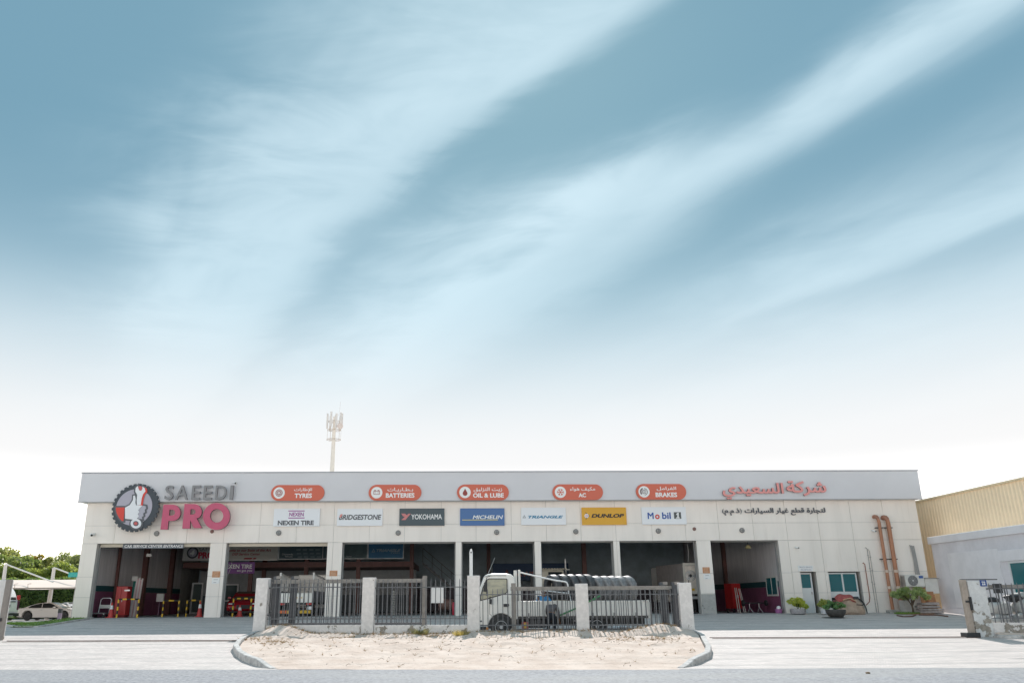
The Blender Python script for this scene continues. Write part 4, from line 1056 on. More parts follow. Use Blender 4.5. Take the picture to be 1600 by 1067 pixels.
# right gate pillar, number plate, wall and railing
GX, GY = 19.35, 30.9
zt = P(1536, 907, GY)[2]
t_ = thing('gate_pillar', 'white gate pillar with bare grey patches and a leaning tan steel post', 'pillar', (GX, GY, -.65))
xl, xr = P(1514.5, 930, GY)[0], P(1542, 930, GY)[0]
q = MB(); q.layers([[(xl+.02, GY, z), (xr+.02, GY, z), (xr+.02, GY+.5, z), (xl+.02, GY+.5, z)] for z in (-.9, 0, zt)]); q.build('pillar', plaster('gate_pillar_render', (.74, .74, .73), (.38, .345, .295), 1.6, 2.4, .17), t_, bevel=.02)
q = MB(); q.box(xl-.22, xl-.03, GY-.02, GY+.16, gz(GX, GY), zt+.04); pp = q.build('post', mat('tan_steel', (.40, .335, .28), .55, vary=.2), t_, bevel=.01)
q = MB(); q.box(xl-.06, xl+.02, GY-.08, GY-.02, .28, .75); q.box(xl-.20, xl+.0, GY-.06, GY-.02, .55, .62); q.build('latch', DARK, pp)
q = MB(); q.box(xl-.2, xr+.55, GY+.05, GY+.10, zt+.03, zt+.07); q.build('cross_bar', IRON, t_)
q = MB(); q.box(xl-.42, xl+.08, GY-.12, GY+.3, gz(GX, GY), gz(GX, GY)+.16); q.build('foot_plate', DARK, t_, bevel=.01)
s = thing('number_plate', 'small blue house number plate with white digits on the right gate pillar', 'number plate', (xr-.2, GY, zt-.2))
x0, _, z1 = P(1530.5, 906, GY-.02); x1, _, z0 = P(1542.5, 915.5, GY-.02)
q = MB(); q.box(x0, x1, GY-.03, GY-.006, z0, z1); q.build('plate', mat('plate_blue', (.03, .075, .26), .4), s, bevel=.004)
letters('22', x0+.055, z0+.045, x1-.055, z1-.04, GY-.037, .006, PRINTW, s, bold=.03)
x0, _, z0 = P(1553, 978, 30.4); zt2 = P(1570, 910, 30.4)[2]; zw = P(1570, 973, 30.4)[2]; zlow = P(1570, 965.5, 30.4)[2]; zup = P(1570, 918.5, 30.4)[2]
RANG = -.26
fyr = lambda x: GY-.02+math.tan(RANG)*(x-xr)
w_ = thing('boundary_wall', 'low white wall right of the numbered gate pillar', 'wall', (xr, GY, -.7))
q = MB(); q.layers([[(x, fyr(x)+d_, z) for x, d_ in ((xr+.02, 0), (xr+6, 0), (xr+6, .22), (xr+.02, .22))] for z in (-1.0, zw)]); q.build('wall_panel', PLAST, w_, bevel=.01)
railing(xr+.05, xr+6, zw, zlow, zup, zt2, 'grey spiked railing right of the numbered gate pillar', fy=lambda x: fyr(x)+.1, ang=RANG, step=.19)
g_ = thing('sliding_gate', 'dark barred gate parked behind the far right railing', 'gate', (xr+.3, fyr(xr+.3)+.4, 0), 'sliding gates parked behind the railings', RANG)
q = MB(); q.box(0, 6, -.04, .04, zt2-.22, zt2-.06); q.build('top_beam', IRONLT, g_, local=True)
q = MB(); q.box(0.15, .45, -.08, .0, zt2-.36, zt2-.02); q.build('end_block', DARK, g_, local=True)
bars(g_, barmesh('gate_bar', zw, zt2-.1, .02, 0), IRON, [.3+.24*k for k in range(24)], .01)
# kerb and sand in front of that wall
def fy3(x): return fyr(x)-.42
q = MB(); k_ = thing('kerb', 'grey concrete kerb in front of the low wall at the right gate', 'kerb', (xr, GY-.4, -.7))
for k in range(9):
    xa, xb = xr-.05+k*.7, xr-.05+k*.7+.69
    q = MB(); q.layers([[(x, fy3(x)+d_+(-.05 if k else .1*(x < xa+.1)), z) for x, d_ in ((xa, 0), (xb, 0), (xb, .14), (xa, .14))] for z in (-1.1, gz(xa, 30)+.13)]); q.build('kerb_stone', KERB, k_, bevel=.02)
me = bpy.data.meshes.new('sand_strip'); vs = []; fs = []
for i in range(31):
    x = xr+i*.2
    for j in range(4): vs.append((x, fy3(x)+.1+.3*j/3, gz(x, 30)+.10+.1*j/3+.04*noise.noise(Vector((x*3, j*.7, 2)))))
for i in range(30):
    for j in range(3): fs.append((i*4+j, i*4+j+4, i*4+j+5, i*4+j+1))
me.from_pydata(vs, [], fs); o = link('sand_strip', me, SAND, None, True); o['kind'] = 'structure'
# sacks stored behind that railing
def blob(name, m, parent, c_, s_, seed, amp=.12, n=14, flat=0.0):
    vs = []; fs = []; rs_ = n
    for i in range(rs_+1):
        th = PI*i/rs_
        for k in range(n*2):
            ph = 2*PI*k/(n*2); d = Vector((math.sin(th)*math.cos(ph), math.sin(th)*math.sin(ph), math.cos(th)))
            e = .75
            d2 = Vector([math.copysign(abs(q)**e, q) for q in d])
            r_ = 1+amp*noise.noise(d*1.7+Vector((seed, 0, 0)))+amp*.6*noise.noise(d*4+Vector((0, seed, 0)))
            z = d2.z*r_*s_[2]
            if flat: z = max(z, -s_[2]*flat)
            vs.append((c_[0]+d2.x*r_*s_[0], c_[1]+d2.y*r_*s_[1], c_[2]+z))
    for i in range(rs_):
        for k in range(n*2): fs.append((i*n*2+k, i*n*2+(k+1) % (n*2), (i+1)*n*2+(k+1) % (n*2), (i+1)*n*2+k))
    q = MB(); q.add(vs, fs); return q.build(name, m, parent, True)
SACK = mat('woven_sack', (.50, .49, .47), .8, vary=.2, scale=4, bump=.4, bscale=30)
BAGB = mat('black_bag', (.03, .03, .033), .45)
i = 0
for x, y, z, s_, mm, lab_ in ((20.5, 31.8, -.28, (.5, .4, .36), SACK, 'bulging pale sack nearest the numbered gate pillar'), (21.5, 31.7, -.25, (.6, .4, .42), SACK, 'large pale sack behind the far right railing'), (22.5, 31.6, -.28, (.5, .4, .4), SACK, 'pale sack at the picture edge behind the far right railing'),
        (20.75, 32.1, .30, (.46, .36, .28), SACK, 'pale sack on the second layer behind the numbered gate pillar'), (21.75, 32.0, .36, (.5, .36, .3), SACK, 'pale sack in the middle of the second layer behind the far right railing'), (22.7, 31.9, .32, (.46, .36, .3), SACK, 'pale sack of the second layer cut by the picture edge'),
        (20.6, 32.2, .62, (.26, .22, .13), BAGB, 'small black bag on the sacks nearest the numbered pillar'), (21.35, 32.0, .70, (.30, .22, .14), BAGB, 'crumpled black bag in the dip between two pale sacks'), (22.2, 31.9, .66, (.28, .22, .15), BAGB, 'black bag on the sacks close to the picture edge'), (21.9, 32.3, .78, (.26, .2, .14), SACK, 'small crumpled white sack on top of the heap')):
    o = blob('sack', mm, None, (x, y, z), s_, i*3.1, .22); tag(o, lab_, 'sack', 'sacks behind the right railing'); i += 1

# ================================================================== TRUCK WITH TYRES
TY = 34.7
def T(px, py, y=TY): q = P(px, py, y); return (q[0], q[2])
def tp(pts, y=TY): return [T(a, b_, y) for a, b_ in pts]
TW = 1.95
zg = gz(2, TY)
TR = thing('flatbed_truck', 'white flatbed truck with its bed full of upright tyres behind the fence', 'truck', (4, TY, zg))
TWHITE = mat('truck_white', (.86, .84, .79), .35, vary=.05, scale=2)
wc = T(783.3, 979.5); wr_ = wc[1]-zg
cab_px = [(745.5, 976), (745.2, 940), (747.5, 925), (755.5, 902), (758, 898.5), (762, 896.3), (770, 895.4), (790, 895.6), (798, 896.5), (802, 899.5), (804.5, 904), (806, 912), (806.3, 962)]
cab = tp(cab_px)
arch = [(wc[0]+wr_*1.33*math.cos(a), wc[1]+wr_*1.33*math.sin(a)) for a in np.linspace(.25, PI-.08, 14)]
poly = cab+[(cab[-1][0], arch[0][1])]+arch+[(arch[-1][0]-.02, wc[1]-.08), T(762, 977)]
def inset(pl, d): 
    a = np.array(pl); 
    if area(a) < 0: a = a[::-1]
    return [tuple(q) for q in offs(a, -d)]
p0 = inset(poly, 0.0); p1 = inset(poly, .035)
q = MB(); q.layers([[(x, y, z) for x, z in pl] for pl, y in ((p1, TY), (p0, TY+.05), (p0, TY+TW-.05), (p1, TY+TW))]); q.build('cab', TWHITE, TR, True)
def plate(name, pts, m, parent, y0, y1): q = MB(); q.prism(tp(pts), y0, y1); return q.build(name, m, parent)
winpx = [(750.5, 938.5), (750, 932), (754, 917), (760, 905), (764, 903.2), (791.5, 903.2), (792.6, 905), (793, 924), (790.5, 927.5), (768, 934)]
sw = plate('side_window', winpx, mat('window_seal', (.03, .03, .03), .6), TR, TY-.004, TY+.02)
wi = [(752, 936.6), (751.6, 932), (755.4, 917.6), (761, 906.2), (764.5, 904.6), (790.6, 904.6), (791.4, 906), (791.6, 923.6), (789.6, 926.2), (768, 932.4)]
plate('pane', wi, mat('cab_window', (.24, .25, .19), .12, vary=.5, scale=1.6, col2=(.42, .40, .27), stretch=(1, 1, 2.2)), sw, TY-.012, TY-.005)
q = MB(); a, b_ = T(761, 906), T(758, 934); q.box(T(760, 945)[0], T(761.5, 945)[0], TY-.02, TY-.013, T(800, 930)[1], T(800, 906)[1]); q.build('quarter_bar', DARK, sw)
# windscreen on the sloping front
fr0, fr1 = T(746.6, 926), T(756.2, 900.8)
q = MB(); q.layers([[(fr0[0]-.012, TY+.12, fr0[1]), (fr1[0]-.012, TY+.16, fr1[1]), (fr1[0]-.012, TY+TW-.16, fr1[1]), (fr0[0]-.012, TY+TW-.12, fr0[1])], [(fr0[0]+.02, TY+.12, fr0[1]), (fr1[0]+.02, TY+.16, fr1[1]), (fr1[0]+.02, TY+TW-.16, fr1[1]), (fr0[0]+.02, TY+TW-.12, fr0[1])]]); q.build('windscreen', DGLASS, TR)
q = MB()
for seg_ in ([(765, 933.5), (764.5, 958)], [(793.5, 904), (794.3, 962)], [(764.5, 958), (768.5, 962)]):
    a, b_ = T(*seg_[0]), T(*seg_[1]); q.tube([(a[0], TY-.001, a[1]), (b_[0], TY-.001, b_[1])], .008, 4)
q.build('door_gap', mat('gap_grey', (.22, .215, .20), .7), TR)
plate('door_handle', [(786.5, 943.6), (788.5, 942.8), (795, 942.8), (795.4, 945.5), (794, 947.6), (787, 947.4)], DARK, TR, TY-.03, TY-.004)
plate('lamp_cluster', [(746.5, 978.5), (760, 978.5), (760, 983.5), (746.5, 983.5)], DARK, TR, TY-.03, TY+.06)
a = T(761.8, 981.5); q = MB(); q.lathe([(.055, 0), (.055, .03), (.03, .045), (0, .045)], 12, Matrix.Translation((a[0], TY-.03, a[1])) @ Matrix.Rotation(PI/2, 4, 'X')); q.build('indicator', mat('amber_lens', (.70, .25, .03), .3), TR, True)
q = MB(); a = T(766.5, 939.5); q.layers([[(a[0]-.055, TY-.22, a[1]-.09), (a[0]+.045, TY-.22, a[1]-.11), (a[0]+.055, TY-.22, a[1]+.1), (a[0]-.055, TY-.22, a[1]+.11)], [(a[0]-.055, TY-.14, a[1]-.09), (a[0]+.045, TY-.14, a[1]-.11), (a[0]+.055, TY-.14, a[1]+.1), (a[0]-.055, TY-.14, a[1]+.11)]]); mi = q.build('mirror', DARK, TR, bevel=.02)
q = MB(); q.tube([(a[0]-.03, TY-.16, a[1]+.1), (a[0]-.02, TY-.02, a[1]+.2)], .014, 6); q.build('stalk', DARK, mi)
a = T(757.5, 917); q = MB(); q.layers([[(a[0]-.07, TY-.26, a[1]-.17), (a[0]+.05, TY-.26, a[1]-.19), (a[0]+.06, TY-.26, a[1]+.17), (a[0]-.03, TY-.26, a[1]+.19)], [(a[0]-.07, TY-.19, a[1]-.17), (a[0]+.05, TY-.19, a[1]-.19), (a[0]+.06, TY-.19, a[1]+.17), (a[0]-.03, TY-.19, a[1]+.19)]]); mi = q.build('mirror', DARK, TR, bevel=.02)
q = MB(); q.tube([(a[0], TY-.2, a[1]+.16), (a[0]+.1, TY-.2, a[1]+.42), (a[0]+.22, TY+.02, a[1]+.44)], .014, 6); q.build('stalk', DARK, mi)
a, b_ = T(763.5, 894.5), T(773.5, 870.5); q = MB(); q.tube([(a[0], TY+.3, a[1]), (b_[0], TY+.3, b_[1])], .010, 5); q.build('antenna', STEEL, TR)
q = MB(); a = T(757, 898.6); b_ = T(791, 898.8); q.tube([(T(757, 945)[0], TY-.01, T(800, 900.6)[1]), (T(764, 945)[0], TY-.01, T(800, 898.8)[1]), (b_[0], TY-.01, b_[1])], .012, 5); q.build('roof_seam', mat('gap_grey', (.22, .215, .20), .7), TR)
q = MB()
for yy in (964, 970): q.box(T(747, 945)[0], T(751, 945)[0], TY-.003, TY+.01, T(800, yy+.4)[1], T(800, yy-.4)[1])
q.build('grille_slot', mat('gap_grey', (.22, .215, .20), .7), TR)
def wheel(parent, x, z, r, w, y0, m_rim=STEEL, n=26, dirn=-1, tyre_m=None, spokes=0):
    """wheel standing on edge, outer face at y0 looking to -y (dirn -1) or +y"""
    mx = Matrix.Translation((x, y0, z)) @ Matrix.Rotation(PI/2*(-1 if dirn > 0 else 1), 4, 'X')
    q = MB(); q.lathe([(r*.60, 0), (r*.66, -.012), (r*.9, -.004), (r*.985, -.05), (r, -w*.4), (r*.985, -w+.05), (r*.9, -w), (r*.6, -w)], n, mx, cap=True)
    wh = q.build('wheel', tyre_m or TYRE, parent, True)
    q = MB()
    if spokes:
        q.lathe([(0, -.035), (r*.14, -.03), (r*.16, -.05)], 14, mx, cap=False)
        q.lathe([(r*.58, -.005), (r*.63, -.004), (r*.64, -.03), (r*.54, -.05)], n, mx, cap=False)
        for k in range(spokes):
            t_ = 2*PI*k/spokes; c_, s_ = math.cos(t_), math.sin(t_); nx_, nz = -s_, c_
            pts = [(r*.10*c_+r*.07*nx_, r*.10*s_+r*.07*nz), (r*.10*c_-r*.07*nx_, r*.10*s_-r*.07*nz), (r*.6*c_-r*.09*nx_, r*.6*s_-r*.09*nz), (r*.6*c_+r*.09*nx_, r*.6*s_+r*.09*nz)]
            q.add([(a_, b__, -.02) for a_, b__ in pts]+[(a_, b__, -.06) for a_, b__ in pts], [(0, 1, 2, 3), (0, 4, 5, 1), (1, 5, 6, 2), (2, 6, 7, 3), (3, 7, 4, 0)], mx)
        q.build('rim', m_rim, wh, True)
        q = MB(); q.lathe([(0, -.10), (r*.6, -.10)], n, mx, cap=False); q.build('brake_disc', DARK, wh)
    else:
        q.lathe([(0, .02), (r*.16, .02), (r*.2, -.01), (r*.26, -.05), (r*.46, -.07), (r*.52, -.02), (r*.6, .004), (r*.64, -.006)], n, mx, cap=False)
        q.build('rim', m_rim, wh, True)
    return wh
WRIM = mat('wheel_grey', (.58, .58, .58), .5, metal=.0, vary=.2)
wheel(TR, wc[0], wc[1], wr_, .24, TY-.0, WRIM); wheel(TR, wc[0], wc[1], wr_, .24, TY+TW-.06, WRIM, dirn=1)
rw = T(934, 980)
for y_, d_ in ((TY+.10, -1), (TY+TW-.10, 1)): wheel(TR, rw[0], wc[1], wr_, .45, y_, WRIM, dirn=d_)
q = MB(); q.lathe([(wr_*1.1, -.02), (wr_*1.42, -.02), (wr_*1.42, -.3), (wr_*1.1, -.3)], 20, Matrix.Translation((wc[0], TY+.02, wc[1])) @ Matrix.Rotation(PI/2, 4, 'X'))
q.v = [(x, y+.0, max(z, wc[1]-.05)) for x, y, z in q.v]; q.build('wheel_arch', DARK, TR)
x0, x1 = T(806, 945)[0], T(1014, 945)[0]; zb = T(900, 962)[1]; zt = T(900, 938)[1]
q = MB(); q.box(x0-.4, x1-.1, TY+.55, TY+.75, zb-.34, zb-.1); q.box(x0-.4, x1-.1, TY+1.2, TY+1.4, zb-.34, zb-.1); q.build('chassis', DARK, TR)
q = MB(); q.box(x0+.45, x0+1.25, TY+.15, TY+.6, zb-.45, zb-.12); q.build('fuel_tank', mat('tank_dark', (.05, .05, .055), .5), TR, bevel=.05)
q = MB(); q.box(x0+.02, x1, TY+.04, TY+TW-.04, zb-.1, zb+.02); q.build('bed_floor', mat('bed_under', (.10, .10, .10), .7), TR)
xm_ = T(905, 945)[0]
for a, b_, y_ in ((x0+.06, xm_-.03, TY), (xm_+.03, x1-.05, TY), (x0+.06, x1-.05, TY+TW-.05)):
    q = MB(); q.box(a, b_, y_, y_+.05, zb, zt); dp = q.build('drop_side', TWHITE, TR, bevel=.008)
    if y_ == TY:
        q = MB(); n = 3
        for zz in (zb+.02, (zb+zt)/2-.04, zt-.06): q.box(a+.02, b_-.02, y_-.014, y_-.001, zz, zz+.05)
        q.build('side_rib', TWHITE, dp)
        for k in range(3):
            xx = a+(b_-a)*(.18+.32*k); q = MB(); q.box(xx-.04, xx+.04, y_-.03, y_-.015, zb-.06, zb+.13); q.build('hinge', mat('hinge_grey', (.35, .34, .33), .5), dp)
q = MB(); q.box(x1-.05, x1, TY+.02, TY+TW-.02, zb, zt); q.build('tailgate', TWHITE, TR)
for x_, w_ in ((xm_, .03), (x1-.02, .035), (x0+.03, .03)):
    q = MB(); q.box(x_-w_, x_+w_, TY-.02, TY+.05, zb-.1, zt+.02); q.build('stake_post', OFFWH, TR)
q = MB(); a = T(1014, 941); q.tube([(x1-.25, TY-.03, zt-.02), (x1-.06, TY-.03, zt-.02), (x1+.02, TY-.03, zt-.10), (x1+.02, TY-.03, zb-.3)], .022, 6); q.build('corner_tube', OFFWH, TR)
# head board and loading frame behind the cab
for (pa, pb, tpx, w_) in ((802.6, 808.4, 891, .10), (809.2, 813.8, 890, .09)):
    a = T(pa, tpx, TY+.25); b_ = T(pb, 938, TY+.25); q = MB(); q.box(a[0], b_[0], TY+.15, TY+.32, zb, a[1]); q.build('head_post', OFFWH, TR, bevel=.01)
q = MB(); a = T(812, 892, TY+1.5); q.box(x0+.05, x0+.12, TY+.33, TY+TW-.1, zb, T(800, 899, TY+.8)[1]); q.build('head_board', mat('head_board_dark', (.035, .045, .06), .5), TR)
y_ = TY+.05
def tube3(pts, r, name='loading_frame', m=WHITE): q = MB(); q.tube([(T(a, b__, y_)[0], y_, T(a, b__, y_)[1]) for a, b__ in pts], r, 8); q.build(name, m, TR, True)
tube3([(813, 894), (840, 900.5), (868, 906.5), (882, 908.3), (885.6, 909.6), (887, 913), (891.5, 938)], .032)
tube3([(813, 918), (840, 921), (878, 925.5), (889, 926.5)], .026)
# strap over the load
q = MB(); pts = [T(872, 962, TY-.03), T(900, 950, TY-.03), T(938, 930, TY-.03), T(938.5, 929.6, TY)]; pts2 = [(a, TY-.035, b_) for a, b_ in pts[:3]]
for k in range(2):
    (ax_, ay_, az_), (bx_, by_, bz_) = pts2[k], pts2[k+1]
    q.add([(ax_, ay_, az_-.035), (bx_, by_, bz_-.035), (bx_, by_, bz_+.035), (ax_, ay_, az_+.035), (ax_, ay_+.012, az_-.035), (bx_, by_+.012, bz_-.035), (bx_, by_+.012, bz_+.035), (ax_, ay_+.012, az_+.035)], [(0, 1, 2, 3), (4, 7, 6, 5), (0, 4, 5, 1), (3, 2, 6, 7), (0, 3, 7, 4), (1, 5, 6, 2)])
o = q.build('cargo_strap', mat('green_webbing', (.10, .32, .14), .7)); tag(o, 'green ratchet strap slanting over the side of the truck bed', 'strap')
# tyres standing in the bed
def tyre_mesh(name, r, w, m):
    pr = [(r*.60, -w*.40), (r*.62, -w*.46), (r*.80, -w*.52), (r*.93, -w*.49), (r*.985, -w*.43)]
    for a in (-.29, -.10, .10, .29):
        pr += [(r, (a-.08)*w if a > -.29 else -w*.38), (r, (a-.022)*w), (r*.965, (a-.018)*w), (r*.965, (a+.018)*w), (r, (a+.022)*w)]
    pr += [(r, w*.38), (r*.985, w*.43), (r*.93, w*.49), (r*.80, w*.52), (r*.62, w*.46), (r*.60, w*.40)]
    q = MB(); q.lathe(pr+[pr[0]], 40, Matrix.Rotation(PI/2, 4, 'Y'), cap=False)
    me = bpy.data.meshes.new(name); me.from_pydata(q.v, [], q.f); fixn(me); me.materials.append(m)
    me.polygons.foreach_set('use_smooth', [True]*len(me.polygons)); me.set_sharp_from_angle(angle=R(35)); return me
TM1 = tyre_mesh('tyre', .52, .30, mat('worn_tread', (.055, .057, .06), .42, vary=.3, scale=8, col2=(.11, .11, .115))); TM2 = tyre_mesh('tyre', .52, .32, DUSTY)
tops = [(862, 897.3), (875.5, 897), (888.5, 896.8), (901.5, 896.8), (914.5, 896.8), (927, 899.3), (940.5, 899.3), (951.5, 899.3), (963, 899.8), (976, 899)]
words = ['first', 'second', 'third', 'fourth', 'fifth']
for i, (px, py) in enumerate(tops):
    y_ = TY+.62; a = T(px, py, y_)
    o = bpy.data.objects.new('tyre', TM1 if i < 5 else TM2); COL.objects.link(o)
    lean = R(5 if i < 5 else 9)+random.uniform(-.04, .04)
    o.location = (a[0]+.52*math.sin(lean)*.9, y_, a[1]-.525); o.rotation_euler = (random.uniform(0, 1), 0, 0)
    o.rotation_mode = 'XYZ'
    o.rotation_euler = (Matrix.Rotation(R(31)+random.uniform(-.05, .05), 3, 'Z') @ Matrix.Rotation(-lean, 3, 'Y')).to_euler()
    if i < 5: lb = 'dark grooved tyre, %s from the cab in the truck bed' % words[i]
    else: lb = 'dusty pale tyre, %s from the tail of the truck bed' % (words[9-i] if i < 9 else 'nearest')
    tag(o, lb, 'tyre', 'tyres standing in the truck bed')
# bits beside the truck
a = T(820.5, 976, 34.3); t_ = thing('fuel_can', 'small red and yellow can standing between truck and fence', 'can', (a[0], 34.3, gz(a[0], 34.3)))
z0 = T(800, 983, 34.3)[1]; z1 = T(800, 971.5, 34.3)[1]
q = MB(); q.box(a[0]-.14, a[0]+.14, 34.22, 34.4, gz(a[0], 34.3), z1); q.build('body', mat('can_red', (.55, .06, .05), .4), t_, bevel=.02)
q = MB(); q.box(a[0]-.05, a[0]+.06, 34.2, 34.215, z0+.05, z1-.02); q.build('label', mat('can_yellow', (.72, .48, .10), .5), t_)
q = MB(); q.tube([(a[0]-.08, 34.3, z1), (a[0]-.08, 34.3, z1+.05), (a[0]+.08, 34.3, z1+.05), (a[0]+.08, 34.3, z1)], .014, 6); q.build('handle', DARK, t_)
# white plastic scrap at the right
gx, gy = 7.0, 37.2; t_ = blob('plastic_sheet', mat('white_plastic', (.75, .76, .78), .4), None, (gx, gy, gz(gx, gy)+.05), (.42, .25, .09), 4, .5); tag(t_, 'crumpled white plastic sheet on the ground behind the fourth railing', 'plastic sheet')

# ================================================================== PEOPLE
def skin(name, verts, edges, radii, m, parent, sub=1, root=0):
    me = bpy.data.meshes.new(name); me.from_pydata([tuple(v) for v in verts], edges, []); me.update()
    o = bpy.data.objects.new(name, me); COL.objects.link(o)
    md = o.modifiers.new('s', 'SKIN'); md.use_smooth_shade = True
    for i, r_ in enumerate(radii):
        sv = me.skin_vertices[0].data[i]; sv.radius = (r_, r_) if not isinstance(r_, tuple) else r_; sv.use_root = (i == root)
    md2 = o.modifiers.new('u', 'SUBSURF'); md2.levels = sub; md2.render_levels = sub
    dg = bpy.context.evaluated_depsgraph_get(); dg.update()
    me2 = bpy.data.meshes.new_from_object(o.evaluated_get(dg)); me2.name = name
    bpy.data.objects.remove(o); bpy.data.meshes.remove(me)
    me2.materials.clear(); me2.materials.append(m); me2.polygons.foreach_set('use_smooth', [True]*len(me2.polygons))
    o = bpy.data.objects.new(name, me2); COL.objects.link(o); o.parent = parent; return o
SKINM = mat('skin', (.22, .115, .07), .55); HAIR = mat('black_hair', (.012, .011, .011), .6)
def person(loc, J, label, shirt, trousers, hairm=HAIR, cap=None):
    """J: joint positions in local metres. Body, then clothing a little larger than the body."""
    t_ = thing('person', label, 'person', loc)
    V = Vector; v = []; e = []; r_ = []
    def add(p, rad, par=None):
        v.append(V(p)); r_.append(rad)
        if par is not None: e.append((par, len(v)-1))
        return len(v)-1
    pe = add(J['pelvis'], (.15, .115)); sp = add(J['spine'], (.135, .10), pe); ch = add(J['chest'], (.165, .115), sp); nk = add(J['neck'], .055, ch)
    hd0 = add(J['head0'], .075, nk); hd = add(J['head1'], .095, hd0); hd2 = add(J['head2'], .07, hd)
    nose = V(J['face']).normalized()
    for s in 'LR':
        sh = add(J['sh'+s], .065, ch); el = add(J['el'+s], .045, sh); wr2 = add(J['wr'+s], .030, el)
        d = (V(J['wr'+s])-V(J['el'+s])).normalized(); side = d.cross(nose).normalized()
        pm = add(V(J['wr'+s])+d*.05, (.038, .02), wr2)
        for k, (off, ln) in enumerate(((-.030, .075), (-.010, .088), (.011, .084), (.030, .066))):
            b0 = V(J['wr'+s])+d*.09+side*off
            f0 = add(b0, .0095, pm); f1 = add(b0+d*ln*.55+nose*.012, .009, f0); add(b0+d*ln+nose*.035, .0075, f1)
        f0 = add(V(J['wr'+s])+d*.035+side*-.045, .0105, pm); add(V(J['wr'+s])+d*.085+side*-.062+nose*.02, .009, f0)
        hp = add(J['hip'+s], .10, pe); kn = add(J['kn'+s], .062, hp); an = add(J['an'+s], .042, kn); add(J['to'+s], .035, an)
    body = skin('body', v, e, r_, SKINM, t_, 1)
    hc = V(J['head1']); up = (V(J['head2'])-V(J['head0'])).normalized()
    right = up.cross(nose).normalized()
    q = MB()
    q.tube([hc+nose*.088+up*.01, hc+nose*.118-up*.018, hc+nose*.09-up*.028], [.012, .017, .012], 6)
    q.build('nose', SKINM, t_, True, local=True)
    for s in (-1, 1):
        q = MB(); q.tube([hc+right*s*.09+up*.02, hc+right*s*.112-nose*.012+up*.03, hc+right*s*.105-up*.03, hc+right*s*.088-up*.03], [.012, .014, .013, .008], 6); q.build('ear', SKINM, t_, True, local=True)
        q = MB(); q.lathe([(0, -.012), (.012, 0), (0, .012)], 8, Matrix.Translation(hc+nose*.086+right*s*.034+up*.012)); q.build('eye', DARK, t_, True, local=True)
    q = MB(); q.tube([hc+nose*.088-up*.055-right*.025, hc+nose*.093-up*.057, hc+nose*.088-up*.055+right*.025], .006, 5); q.build('mouth', mat('lip', (.25, .08, .07), .5), t_, True, local=True)
    # hair or cap: shell over the back and top of the head
    vs = []; n = 16; fs = []
    for i in range(9):
        th = PI*.62*i/8
        for k in range(n):
            ph = 2*PI*k/n; d = up*math.cos(th)+(right*math.cos(ph)+nose*math.sin(ph))*math.sin(th)
            cut = 1.0 if not (i > 5 and d.dot(nose) > .25) else .86
            vs.append(hc+up*.012+Vector(d)*.113*cut)
    for i in range(8):
        for k in range(n): fs.append((i*n+k, i*n+(k+1) % n, (i+1)*n+(k+1) % n, (i+1)*n+k))
    q = MB(); q.add(vs, fs)
    if cap:
        q.tube([hc+nose*.10+up*.045-right*.05, hc+nose*.17+up*.03, hc+nose*.10+up*.045+right*.05], [.012, .016, .012], 6)
    q.build('cap' if cap else 'hair', cap or hairm, t_, True, local=True)
    # shirt
    v2 = [J['pelvis'], J['spine'], J['chest'], V(J['chest']).lerp(V(J['neck']), .75)]; e2 = [(0, 1), (1, 2), (2, 3)]; r2 = [(.175, .14), (.16, .125), (.19, .14), .075]
    for s in 'LR':
        b0 = len(v2); v2 += [J['sh'+s], J['el'+s], V(J['el'+s]).lerp(V(J['wr'+s]), .8)]; e2 += [(2, b0), (b0, b0+1), (b0+1, b0+2)]; r2 += [.085, .064, .050]
    skin('shirt', v2, e2, r2, shirt, t_, 1)
    v3 = [V(J['pelvis'])+V((0, 0, .02)), V(J['pelvis']).lerp(V(J['spine']), .3)]; e3 = [(0, 1)]; r3 = [(.18, .145), (.165, .13)]
    for s in 'LR':
        b0 = len(v3); v3 += [J['hip'+s], J['kn'+s], V(J['kn'+s]).lerp(V(J['an'+s]), .97)]; e3 += [(0, b0), (b0, b0+1), (b0+1, b0+2)]; r3 += [.118, .082, .066]
    skin('trousers', v3, e3, r3, trousers, t_, 1)
    for s in 'LR':
        a_, b__ = V(J['an'+s]), V(J['to'+s]); d = (b__-a_).normalized()
        q = MB(); q.tube([a_-d*.06-V((0, 0, .035)), a_-V((0, 0, .03)), b__-V((0, 0, .015)), b__+d*.05-V((0, 0, .02))], [.038, .048, .044, .025], 8); q.build('shoe', mat('shoe_dark', (.04, .04, .045), .6), t_, True, local=True)
    return t_
# bending person between fence and truck, seen from behind
fx, fyy = T(862, 984, 34.15)[0], 34.15
J = dict(pelvis=(0, 0, .90), spine=(.02, .10, 1.07), chest=(.08, .26, 1.20), neck=(.15, .38, 1.24), head0=(.18, .43, 1.24), head1=(.23, .50, 1.22), head2=(.29, .58, 1.21), face=(.25, .40, -.85),
         shL=(-.10, .29, 1.24), elL=(-.14, .40, .98), wrL=(-.04, .50, .80), shR=(.26, .22, 1.20), elR=(.33, .24, .93), wrR=(.36, .30, .70),
         hipL=(-.09, 0, .86), knL=(-.13, .05, .47), anL=(-.14, -.02, .09), toL=(-.15, .12, .05), hipR=(.09, 0, .86), knR=(.12, .06, .47), anR=(.11, -.02, .09), toR=(.13, .12, .05))
person((fx, fyy, gz(fx, fyy)), J, 'person in a grey shirt and dark trousers bending beside the truck bed', mat('grey_shirt', (.13, .12, .125), .85, vary=.2, scale=6), mat('navy_trousers', (.022, .027, .038), .85))
